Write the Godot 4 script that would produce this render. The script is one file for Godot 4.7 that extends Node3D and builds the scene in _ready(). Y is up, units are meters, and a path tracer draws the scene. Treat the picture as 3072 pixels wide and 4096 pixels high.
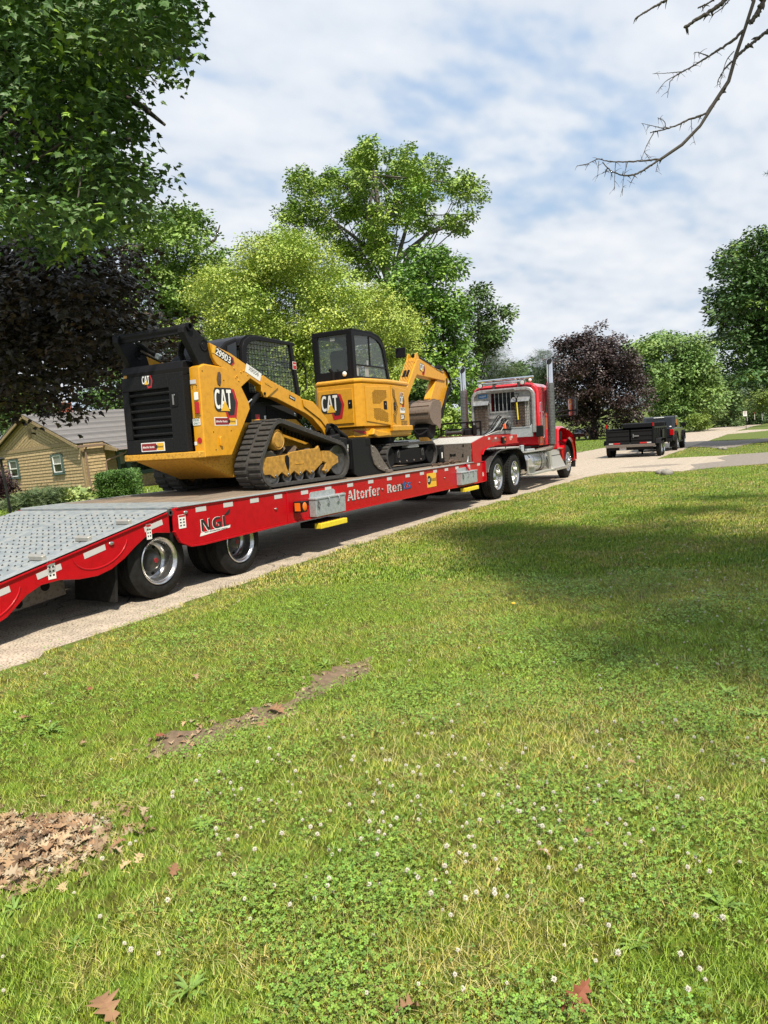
extends Node3D
# Units are metres. Most things are laid out in the road's own frame: s runs along the road the way the
# lorry drives, h is the height over the road's surface, l runs across the road (0 under the camera,
# 5.72 the near flank of the trailer). The road falls gently, so ROAD turns that frame into the world.
var ROAD := Transform3D()
var BASE := Vector3.ZERO
var rng := RandomNumberGenerator.new()
var M := {}
var used := {}
var cam_right := Vector3.ZERO
var cam_up := Vector3.ZERO
var cam_fwd := Vector3.ZERO
var eye := Vector3.ZERO

# ---------------------------------------------------------------- mesh collector
class MB:
	var v := PackedVector3Array()
	var n := PackedVector3Array()
	var c := PackedColorArray()
	var col := Color(1, 1, 1)
	var tint := false

	func tri(a: Vector3, b: Vector3, d: Vector3, na: Vector3, nb: Vector3, nd: Vector3):
		if (b - a).cross(d - a).dot(na + nb + nd) > 0.0:
			var t := b; b = d; d = t
			t = nb; nb = nd; nd = t
		v.append(a); v.append(b); v.append(d)
		n.append(na); n.append(nb); n.append(nd)
		if tint:
			c.append(col); c.append(col); c.append(col)

	func flat(a: Vector3, b: Vector3, d: Vector3):
		var k := (d - a).cross(b - a)
		if k.length_squared() < 1e-16: return
		k = k.normalized()
		tri(a, b, d, k, k, k)

	func quad(a: Vector3, b: Vector3, d: Vector3, e: Vector3):
		flat(a, b, d); flat(a, d, e)

	func squad(a: Vector3, b: Vector3, d: Vector3, e: Vector3, na: Vector3, nb: Vector3, nd: Vector3, ne: Vector3):
		tri(a, b, d, na, nb, nd); tri(a, d, e, na, nd, ne)

	# chamfered box between two corners in (s, h, l)
	func box(s0, s1, h0, h1, l0, l1, b := 0.004):
		boxv(Vector3((s0 + s1) / 2.0, (h0 + h1) / 2.0, -(l0 + l1) / 2.0), Vector3(absf(s1 - s0), absf(h1 - h0), absf(l1 - l0)), Basis.IDENTITY, b)

	func boxv(m: Vector3, size: Vector3, q: Basis, b := 0.004):
		var e := size / 2.0
		b = minf(b, minf(e.x, minf(e.y, e.z)) * 0.45)
		var p := []
		for ix in [-1, 1]:
			for iy in [-1, 1]:
				for iz in [-1, 1]:
					var g := Vector3(ix * e.x, iy * e.y, iz * e.z)
					p.append([m + q * (g - Vector3(0, iy * b, iz * b)), m + q * (g - Vector3(ix * b, 0, iz * b)), m + q * (g - Vector3(ix * b, iy * b, 0))])
		var nx := q.x; var ny := q.y; var nz := q.z
		for f in [[0, nx * -1.0, [0, 1, 3, 2]], [0, nx, [4, 5, 7, 6]], [1, ny * -1.0, [0, 1, 5, 4]], [1, ny, [2, 3, 7, 6]], [2, nz * -1.0, [0, 2, 6, 4]], [2, nz, [1, 3, 7, 5]]]:
			var i: Array = f[2]; var k: int = f[0]; var w: Vector3 = f[1]
			tri(p[i[0]][k], p[i[1]][k], p[i[2]][k], w, w, w); tri(p[i[0]][k], p[i[2]][k], p[i[3]][k], w, w, w)
		if b > 0.0005:
			for ed in [[0, 1, 0, 1], [2, 3, 0, 1], [4, 5, 0, 1], [6, 7, 0, 1], [0, 2, 0, 2], [1, 3, 0, 2], [4, 6, 0, 2], [5, 7, 0, 2], [0, 4, 1, 2], [1, 5, 1, 2], [2, 6, 1, 2], [3, 7, 1, 2]]:
				var a: Array = p[ed[0]]; var z: Array = p[ed[1]]
				var out: Vector3 = (a[0] + z[0]) / 2.0 - m
				var w: Vector3 = (z[ed[2]] - a[ed[2]]).cross(a[ed[3]] - a[ed[2]]).normalized()
				if w.dot(out) < 0: w = -w
				tri(a[ed[2]], z[ed[2]], z[ed[3]], w, w, w); tri(a[ed[2]], z[ed[3]], a[ed[3]], w, w, w)
			for k in p: flat(k[0], k[1], k[2])

	static func at(ax: String, u: float, w: float, t: float) -> Vector3:
		if ax == "l": return Vector3(u, w, -t)      # outline in (s, h), pushed along l
		if ax == "h": return Vector3(u, t, -w)      # outline in (s, l), pushed along h
		return Vector3(t, w, -u)                    # "s": outline in (l, h), pushed along s

	static func inset(poly: PackedVector2Array, b: float) -> PackedVector2Array:
		var area := 0.0
		var k := poly.size()
		for i in k: area += poly[i].cross(poly[(i + 1) % k])
		var sg := 1.0 if area > 0.0 else -1.0
		var out := PackedVector2Array()
		for i in k:
			var d0 := (poly[i] - poly[(i + k - 1) % k]).normalized()
			var d1 := (poly[(i + 1) % k] - poly[i]).normalized()
			var n0 := Vector2(-d0.y, d0.x) * sg; var n1 := Vector2(-d1.y, d1.x) * sg
			var m := n0 + n1
			var q := m.length_squared()
			out.append(poly[i] + (n0 * b if q < 0.2 else m * (2.0 * b / q)))
		return out

	# outline pushed from t0 to t1 along an axis, edges chamfered by b, near-straight corners shaded round
	func prism(pts: Array, t0: float, t1: float, ax := "l", b := 0.004, xf = null):
		var poly := PackedVector2Array()
		for q in pts: poly.append(Vector2(q[0], q[1]))
		var k := poly.size()
		var ins := inset(poly, b) if b > 0.0 else poly
		if t0 > t1:
			var t := t0; t0 = t1; t1 = t
		b = minf(b, (t1 - t0) * 0.4)
		var idx := Geometry2D.triangulate_polygon(ins)
		var area := 0.0
		for i in k: area += poly[i].cross(poly[(i + 1) % k])
		var sg := 1.0 if area > 0.0 else -1.0
		var f := func(q: Vector2, t: float) -> Vector3:
			var r := MB.at(ax, q.x, q.y, t)
			return xf * r if xf != null else r
		var along: Vector3 = f.call(Vector2.ZERO, 1.0) - f.call(Vector2.ZERO, 0.0)
		for i in range(0, idx.size(), 3):
			tri(f.call(ins[idx[i]], t0), f.call(ins[idx[i + 1]], t0), f.call(ins[idx[i + 2]], t0), -along, -along, -along)
			tri(f.call(ins[idx[i]], t1), f.call(ins[idx[i + 1]], t1), f.call(ins[idx[i + 2]], t1), along, along, along)
		var en := []
		for i in k:
			var d := (poly[(i + 1) % k] - poly[i]).normalized()
			en.append(Vector2(d.y, -d.x) * sg)
		var org: Vector3 = f.call(Vector2.ZERO, 0.0)
		for i in k:
			var j := (i + 1) % k
			var na: Vector2 = en[i]; var nb: Vector2 = en[i]
			if en[i].dot(en[(i + k - 1) % k]) > 0.8: na = (en[i] + en[(i + k - 1) % k]).normalized()
			if en[i].dot(en[j]) > 0.8: nb = (en[i] + en[j]).normalized()
			var wa: Vector3 = f.call(na, 0.0) - org; var wb: Vector3 = f.call(nb, 0.0) - org
			squad(f.call(poly[i], t0 + b), f.call(poly[j], t0 + b), f.call(poly[j], t1 - b), f.call(poly[i], t1 - b), wa, wb, wb, wa)
			if b > 0.0:
				var c0 := (wa - along).normalized(); var c1 := (wb - along).normalized()
				squad(f.call(ins[i], t0), f.call(ins[j], t0), f.call(poly[j], t0 + b), f.call(poly[i], t0 + b), c0, c1, c1, c0)
				c0 = (wa + along).normalized(); c1 = (wb + along).normalized()
				squad(f.call(ins[i], t1), f.call(ins[j], t1), f.call(poly[j], t1 - b), f.call(poly[i], t1 - b), c0, c1, c1, c0)

	# a skin of thickness th along an open line in a plane, pushed along an axis
	func sheet(pts: Array, th: float, t0: float, t1: float, ax := "l", b := 0.002):
		var a := []; var z := []
		for i in pts.size():
			var p := Vector2(pts[i][0], pts[i][1])
			var d := Vector2.ZERO
			if i > 0: d += (p - Vector2(pts[i - 1][0], pts[i - 1][1])).normalized()
			if i < pts.size() - 1: d += (Vector2(pts[i + 1][0], pts[i + 1][1]) - p).normalized()
			d = d.normalized()
			var w := Vector2(-d.y, d.x) * th / 2.0
			a.append([p.x + w.x, p.y + w.y]); z.push_front([p.x - w.x, p.y - w.y])
		prism(a + z, t0, t1, ax, b)

	func tube(pts: Array, radii, seg := 8, cap := true):
		var k := pts.size()
		var ring := []
		var ref := Vector3.UP
		var d0: Vector3 = (pts[1] - pts[0]).normalized()
		if absf(d0.dot(ref)) > 0.9: ref = Vector3.RIGHT
		for i in k:
			var d: Vector3
			if i == 0: d = pts[1] - pts[0]
			elif i == k - 1: d = pts[k - 1] - pts[k - 2]
			else: d = pts[i + 1] - pts[i - 1]
			d = d.normalized()
			var x := ref - d * ref.dot(d)
			if x.length() < 0.01: x = d.cross(Vector3(0.3, 0.5, 0.8))
			x = x.normalized(); ref = x
			var y := d.cross(x)
			var r: float = radii[i] if radii is Array else radii
			var row := []
			for j in seg:
				var g := TAU * j / seg
				var w := x * cos(g) + y * sin(g)
				row.append([pts[i] + w * r, w])
			ring.append(row)
		for i in k - 1:
			for j in seg:
				var e := (j + 1) % seg
				squad(ring[i][j][0], ring[i][e][0], ring[i + 1][e][0], ring[i + 1][j][0], ring[i][j][1], ring[i][e][1], ring[i + 1][e][1], ring[i + 1][j][1])
		if cap:
			for i in [0, k - 1]:
				var w: Vector3 = ((pts[0] - pts[1]) if i == 0 else (pts[k - 1] - pts[k - 2])).normalized()
				for j in seg: tri(pts[i], ring[i][j][0], ring[i][(j + 1) % seg][0], w, w, w)

	# profile [[along, radius], ...] turned round an axis
	func lathe(m: Vector3, axis: Vector3, prof: Array, seg := 32, from := 0.0, to := TAU):
		axis = axis.normalized()
		var x := axis.cross(Vector3.UP)
		if x.length() < 0.1: x = axis.cross(Vector3.RIGHT)
		x = x.normalized()
		var y := axis.cross(x)
		var k := prof.size()
		var en := []
		for i in k - 1:
			var d := Vector2(prof[i + 1][0] - prof[i][0], prof[i + 1][1] - prof[i][1]).normalized()
			en.append(Vector2(-d.y, d.x))
		for i in k - 1:
			var na: Vector2 = en[i]; var nb: Vector2 = en[i]
			if i > 0 and en[i].dot(en[i - 1]) > 0.7: na = (en[i] + en[i - 1]).normalized()
			if i < k - 2 and en[i].dot(en[i + 1]) > 0.7: nb = (en[i] + en[i + 1]).normalized()
			for j in seg:
				var g0 := from + (to - from) * j / seg; var g1 := from + (to - from) * (j + 1) / seg
				var w0 := x * cos(g0) + y * sin(g0); var w1 := x * cos(g1) + y * sin(g1)
				var p00: Vector3 = m + axis * prof[i][0] + w0 * prof[i][1]
				var p01: Vector3 = m + axis * prof[i][0] + w1 * prof[i][1]
				var p11: Vector3 = m + axis * prof[i + 1][0] + w1 * prof[i + 1][1]
				var p10: Vector3 = m + axis * prof[i + 1][0] + w0 * prof[i + 1][1]
				squad(p00, p01, p11, p10, axis * na.x + w0 * na.y, axis * na.x + w1 * na.y, axis * nb.x + w1 * nb.y, axis * nb.x + w0 * nb.y)

	func cyl(a: Vector3, b: Vector3, r: float, seg := 16, bev := 0.0):
		var L := (b - a).length()
		if bev > 0.0: lathe(a, b - a, [[0, 0.0001], [0, r - bev], [bev, r], [L - bev, r], [L, r - bev], [L, 0.0001]], seg)
		else: lathe(a, b - a, [[0, 0.0001], [0, r], [L, r], [L, 0.0001]], seg)

	func ball(m: Vector3, r: Vector3, seg := 12):
		for i in seg / 2:
			for j in seg:
				var q := []
				for e in [[i, j], [i, j + 1], [i + 1, j + 1], [i + 1, j]]:
					var t: float = PI * e[0] / (seg / 2); var g: float = TAU * e[1] / seg
					q.append(Vector3(sin(t) * cos(g), cos(t), sin(t) * sin(g)))
				squad(m + q[0] * r, m + q[1] * r, m + q[2] * r, m + q[3] * r, (q[0] / r).normalized(), (q[1] / r).normalized(), (q[2] / r).normalized(), (q[3] / r).normalized())

	func mesh(off := Vector3.ZERO) -> ArrayMesh:
		var a := []
		a.resize(Mesh.ARRAY_MAX)
		var w := v
		if off != Vector3.ZERO:
			w = PackedVector3Array()
			w.resize(v.size())
			for i in v.size(): w[i] = v[i] - off
		var nn := n
		for i in nn.size(): nn[i] = nn[i].normalized()
		a[Mesh.ARRAY_VERTEX] = w
		a[Mesh.ARRAY_NORMAL] = nn
		if tint: a[Mesh.ARRAY_COLOR] = c
		var m := ArrayMesh.new()
		m.add_surface_from_arrays(Mesh.PRIMITIVE_TRIANGLES, a)
		return m

# ---------------------------------------------------------------- scene tree
func numbered(called: String) -> String:
	var k: int = used.get(called, 0)
	used[called] = k + 1
	return called if k == 0 else "%s_%03d" % [called, k]

func tag(o: Node, label := "", category := "", group := "", kind := ""):
	if label: o.set_meta("label", label)
	if category: o.set_meta("category", category)
	if group: o.set_meta("group", group)
	if kind: o.set_meta("kind", kind)
	return o

# a thing of the road frame: its node stands at its base, parts are built in road coordinates
func thing(called: String, label: String, category: String, base: Vector3, group := "") -> Node3D:
	var o := Node3D.new()
	o.name = numbered(called)
	add_child(o)
	BASE = base
	o.transform = ROAD * Transform3D(Basis.IDENTITY, base)
	tag(o, label, category, group)
	return o

# a thing that stands upright in the world
func upright(called: String, label: String, category: String, where: Vector3, turn := 0.0, group := "") -> Node3D:
	var o := Node3D.new()
	o.name = numbered(called)
	add_child(o)
	BASE = Vector3.ZERO
	o.position = where
	o.rotation.y = turn
	tag(o, label, category, group)
	return o

func part(parent: Node, called: String, mb: MB, m: Material) -> MeshInstance3D:
	var o := MeshInstance3D.new()
	o.name = called
	o.mesh = mb.mesh(BASE)
	o.material_override = m
	parent.add_child(o, true)
	return o

func part_at(parent: Node, called: String, mesh: Mesh, m: Material, xf: Transform3D) -> MeshInstance3D:
	var o := MeshInstance3D.new()
	o.name = called
	o.mesh = mesh
	o.material_override = m
	o.transform = Transform3D(xf.basis, xf.origin - BASE)
	parent.add_child(o, true)
	return o

func structure(called: String, mb: MB, m: Material) -> MeshInstance3D:
	BASE = Vector3.ZERO
	var o := part(self, numbered(called), mb, m)
	o.transform = ROAD
	o.set_meta("kind", "structure")
	return o

func at(s: float, h: float, l: float) -> Vector3: return Vector3(s, h, -l)
func world(s: float, h: float, l: float) -> Vector3: return ROAD * Vector3(s, h, -l)

# the direction of a pixel of the 3072 x 4096 photograph, followed to a distance, the road's plane, or a wall along or across the road
func ray(px: float, py: float) -> Vector3:
	return cam_fwd + cam_right * ((px - 1536.0) / 2900.0) - cam_up * ((py - 2048.0) / 2900.0)
func seen(px: float, py: float, far: float) -> Vector3: return eye + ray(px, py) * far
func on_ground(px: float, py: float, h := 0.0) -> Vector3:
	var d := ROAD.basis.inverse() * ray(px, py)
	var e := ROAD.affine_inverse() * eye
	return e + d * ((h - e.y) / d.y)        # road coordinates (s, h, -l)
func on_flank(px: float, py: float, l: float) -> Vector3:
	var d := ROAD.basis.inverse() * ray(px, py)
	var e := ROAD.affine_inverse() * eye
	return e + d * ((-l - e.z) / d.z)

# ---------------------------------------------------------------- lettering and plates
const SIDE := 0      # faces the camera's side of the road
const REAR := 1      # faces backwards along the road
func face(dir: int, p: Vector3) -> Transform3D:
	return Transform3D(Basis.IDENTITY if dir == SIDE else Basis(Vector3.UP, -PI / 2), p)

var fonts := {}
func font(called: String, weight: int) -> Font:
	var k := called + str(weight)
	if not fonts.has(k):
		var f := SystemFont.new()
		f.font_names = PackedStringArray([called])
		f.font_weight = weight
		fonts[k] = f
	return fonts[k]

# words fitted into a width and height, standing proud of the face at xf
func words(parent: Node, called: String, xf: Transform3D, txt: String, w: float, h: float, m: Material, fam := "Droid Sans", weight := 700, depth := 0.002) -> MeshInstance3D:
	var t := TextMesh.new()
	t.text = txt
	t.font = font(fam, weight)
	t.font_size = 48
	t.pixel_size = 0.01
	t.depth = 0.02
	t.curve_step = 1.5
	var bb := t.get_aabb()
	var q := Basis.from_scale(Vector3(w / maxf(bb.size.x, 0.01), h / maxf(bb.size.y, 0.01), depth / 0.02))
	var c := bb.get_center()
	return part_at(parent, called, t, m, Transform3D(xf.basis * q, xf * (-(q * Vector3(c.x, c.y, -0.01)))))

# a flat plate whose outline lies in the face's own x, y
func plate(parent: Node, called: String, xf: Transform3D, pts: Array, m: Material, lift := 0.0, depth := 0.003, b := 0.0) -> MeshInstance3D:
	var mb := MB.new()
	mb.prism(pts, -lift, -lift - depth, "l", b, xf)
	return part(parent, called, mb, m)

func rect(w: float, h: float, cx := 0.0, cy := 0.0) -> Array:
	return [[cx - w / 2, cy - h / 2], [cx + w / 2, cy - h / 2], [cx + w / 2, cy + h / 2], [cx - w / 2, cy + h / 2]]

func round_rect(w: float, h: float, r: float, cx := 0.0, cy := 0.0, k := 5) -> Array:
	var o := []
	for q in [[1, -1, -PI / 2], [1, 1, 0.0], [-1, 1, PI / 2], [-1, -1, PI]]:
		for i in k + 1:
			var g: float = q[2] + PI / 2 * i / k
			o.append([cx + q[0] * (w / 2 - r) + cos(g) * r, cy + q[1] * (h / 2 - r) + sin(g) * r])
	return o

func disc(r: float, cx := 0.0, cy := 0.0, k := 20) -> Array:
	var o := []
	for i in k: o.append([cx + cos(TAU * i / k) * r, cy + sin(TAU * i / k) * r])
	return o

# ---------------------------------------------------------------- materials
func grain(sz: int, seed_: int, freq: float, oct: int, lo: float, hi: float, kind := FastNoiseLite.TYPE_SIMPLEX_SMOOTH, ramp := []) -> ImageTexture:
	var f := FastNoiseLite.new()
	f.seed = seed_
	f.noise_type = kind
	f.frequency = freq
	f.fractal_octaves = oct
	f.fractal_gain = 0.55
	var im := f.get_seamless_image(sz, sz, false, false, 0.15)
	var out := Image.create_empty(sz, sz, false, Image.FORMAT_RGB8)
	for y in sz:
		for x in sz:
			var t := im.get_pixel(x, y).r
			if ramp.is_empty():
				var g := lerpf(lo, hi, t)
				out.set_pixel(x, y, Color(g, g, g))
			else:
				var cc: Color = ramp[ramp.size() - 1][1]
				for i in ramp.size() - 1:
					if t < ramp[i + 1][0]:
						cc = ramp[i][1].lerp(ramp[i + 1][1], clampf((t - ramp[i][0]) / (ramp[i + 1][0] - ramp[i][0]), 0, 1))
						break
				out.set_pixel(x, y, cc)
	out.generate_mipmaps()
	return ImageTexture.create_from_image(out)

func mat(r: float, g: float, b: float, rough := 0.5, metal := 0.0, tex: Texture2D = null, scale := 1.0) -> StandardMaterial3D:
	var m := StandardMaterial3D.new()
	m.albedo_color = Color(r, g, b).linear_to_srgb()
	m.roughness = rough
	m.metallic = metal
	if tex:
		m.albedo_texture = tex
		m.uv1_triplanar = true
		m.uv1_scale = Vector3.ONE * scale
	return m

# ---------------------------------------------------------------- the scene
func _ready():
	rng.seed = 20240611
	# the road's frame in the level world
	var wu := Vector3(-0.04217, 0.99834, -0.03922).normalized()
	var ex := (Vector3.RIGHT - wu * wu.x).normalized()
	var ez := ex.cross(wu)
	ROAD = Transform3D(Basis(ex, wu, ez).transposed(), Vector3.ZERO)
	# camera
	cam_right = ROAD.basis * Vector3(0.46920, -0.05851, 0.88115)
	cam_up = ROAD.basis * Vector3(0.11473, 0.99338, 0.00487)
	cam_fwd = ROAD.basis * Vector3(0.87560, -0.09881, -0.47281)
	eye = ROAD * Vector3(0, 1.55, 0)
	var cam := Camera3D.new()
	cam.name = "camera"
	cam.fov = rad_to_deg(2.0 * atan(2048.0 / 2900.0))
	cam.near = 0.05
	cam.far = 3000.0
	add_child(cam)
	cam.transform = Transform3D(Basis(cam_right, cam_up, -cam_fwd).orthonormalized(), eye)
	cam.current = true
	# sky and air
	var env := Environment.new()
	env.background_mode = Environment.BG_SKY
	var sky := Sky.new()
	sky.sky_material = cloud_sky()
	env.sky = sky
	env.background_energy_multiplier = 0.80
	env.tonemap_mode = Environment.TONE_MAPPER_LINEAR
	env.tonemap_exposure = 1.32
	env.sdfgi_enabled = true
	env.ssao_enabled = true
	env.ssil_enabled = true
	var we := WorldEnvironment.new()
	we.name = "world_environment"
	we.environment = env
	add_child(we)
	# sun: high, behind the camera's right shoulder
	var sun := DirectionalLight3D.new()
	sun.name = "sun"
	sun.light_energy = 1.6
	sun.light_color = Color(1.0, 0.955, 0.88)
	sun.light_angular_distance = 1.8
	sun.shadow_enabled = true
	add_child(sun)
	sun.look_at_from_position(Vector3.ZERO, ROAD.basis * -Vector3(-0.45, 1.0, 0.50), Vector3.UP)
	make_materials()
	build_all()

func cloud_sky() -> PanoramaSkyMaterial:
	var w := 2048; var h := 1024
	var f := FastNoiseLite.new()
	f.seed = 77; f.noise_type = FastNoiseLite.TYPE_SIMPLEX_SMOOTH; f.frequency = 1.0
	f.fractal_octaves = 5; f.fractal_gain = 0.52
	var g := FastNoiseLite.new()
	g.seed = 5; g.noise_type = FastNoiseLite.TYPE_SIMPLEX_SMOOTH; g.frequency = 0.45
	g.fractal_octaves = 3
	var im := Image.create_empty(w, h, false, Image.FORMAT_RGB8)
	for y in h:
		var v := (y + 0.5) / h * PI
		var dy := cos(v); var r := sin(v)
		for x in w:
			if dy < -0.04:
				im.set_pixel(x, y, Color(0.60, 0.62, 0.62))
				continue
			var u := ((x + 0.5) / w - 0.5) * TAU
			var k := 1.0 / (maxf(dy, 0.0) + 0.16)
			var p := Vector2(sin(u) * r, -cos(u) * r) * k
			# sheets of thin cloud drawn out across the view, with rippled breaks
			var q := Vector2(p.x * 0.92 + p.y * 0.38, (-p.x * 0.38 + p.y * 0.92) * 1.5)
			var n := f.get_noise_2d(q.x * 1.3, q.y * 1.5)
			var b := g.get_noise_2d(q.x * 0.9 + 9.0, q.y * 0.9)
			var rip := f.get_noise_2d(q.x * 5.0 + 40.0, q.y * 6.0)
			var cov := smoothstep(-0.62, 0.30, n * 0.7 + b * 0.45 + rip * 0.36 + 0.22)
			var up := clampf(dy, 0.0, 1.0)
			var blue := Color(0.74, 0.82, 0.90).lerp(Color(0.56, 0.71, 0.90), smoothstep(0.05, 0.6, up))
			var t := clampf(0.5 + n * 0.7 + rip * 0.35, 0.0, 1.0)
			var white := Color(0.84, 0.87, 0.915).lerp(Color(0.96, 0.965, 0.975), t)
			im.set_pixel(x, y, blue.lerp(white, cov * 0.90))
	var m := PanoramaSkyMaterial.new()
	m.panorama = ImageTexture.create_from_image(im)
	m.energy_multiplier = 1.0
	return m

# ---------------------------------------------------------------- ground
func between(t: float, pts: Array) -> float:
	if t <= pts[0][0]: return pts[0][1]
	for i in pts.size() - 1:
		if t <= pts[i + 1][0]: return lerpf(pts[i][1], pts[i + 1][1], (t - pts[i][0]) / (pts[i + 1][0] - pts[i][0]))
	return pts[pts.size() - 1][1]

func road_near(s: float) -> float:
	return between(s, [[-40, 4.9], [3.2, 5.07], [4.3, 5.19], [6, 5.30], [9, 5.52], [14, 5.50], [20, 5.32], [23, 5.22], [28, 4.85], [34, 4.50], [60, 4.35], [110, 4.2], [160, 3.0], [250, -3.0], [400, -20]]) + 0.03 * sin(s * 1.1) + 0.02 * sin(s * 3.3 + 1.0)

func road_far(s: float) -> float:
	return between(s, [[-60, 11.2], [121, 11.2], [165, 10.5], [250, 5.0], [400, -10]]) + 0.06 * sin(s * 1.3)

var DRIVES := [
	[[21.5, 5.30], [23.0, 5.20], [24.6, 4.85], [25.3, 3.95], [24.9, 3.3], [24.6, 2.6], [25.5, 2.05], [26.4, 1.4], [26.9, 0.65], [27.4, 0.1], [28.3, -2.5], [30.5, -14], [39.5, -14], [37.0, -2.5], [36.1, 0.2], [35.2, 1.5], [34.6, 2.1], [34.4, 2.8], [34.1, 3.8], [33.4, 4.75], [28.0, 5.10]],
	[[48.5, 4.6], [47.5, 3.7], [44.0, 2.6], [44.7, 1.9], [49.9, 1.2], [53.0, 0.2], [58.0, -3.0], [62, -14], [72, -14], [64, -3], [61.2, 0.3], [58.6, 2.2], [60.2, 4.5]],
	[[87, 4.6], [88.3, 3.1], [97.2, 0.5], [108, -12], [118, -12], [106, 0.5], [110, 3.0], [102, 4.4]],
]
func in_drive(s: float, l: float) -> bool:
	if s < 20 or l > 5.6: return false
	for d in DRIVES:
		var pl := PackedVector2Array()
		for q in d: pl.append(Vector2(q[0], q[1]))
		if Geometry2D.is_point_in_polygon(Vector2(s, l), pl): return true
	return false

var bumps := FastNoiseLite.new()
var patch := FastNoiseLite.new()
func ditch_line(s: float) -> float: return between(s, [[-2, 3.5], [1.5, 3.25], [2.94, 3.08], [3.6, 2.85], [4.5, 2.77], [6.0, 2.85], [9, 3.1]])
func lawn(s: float, l: float) -> float:
	var rn := road_near(s); var rf := road_far(s)
	var e := minf(smoothstep(0.0, 1.2, rn - l), 1.0) if l < rn else smoothstep(0.0, 1.5, l - rf)
	if l > rn + 0.12 and l < rf - 0.12: return -0.07
	var h := 0.0 - 0.03 * e + e * (bumps.get_noise_2d(s * 0.6, l * 0.6) * 0.06 + bumps.get_noise_2d(s * 3.0, l * 3.0) * 0.018)
	if l < rn:
		var d := l - ditch_line(s)
		h -= 0.13 * exp(-d * d / 0.30) * smoothstep(8.5, 4.0, s) * smoothstep(-3.0, 1.0, s)
		h += 0.10 * e * smoothstep(2.0, -2.0, l) * smoothstep(20.0, 12.0, s)
	if s > 18.0: h = lerpf(h, 0.0, smoothstep(18.0, 24.0, s))
	return h

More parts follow.
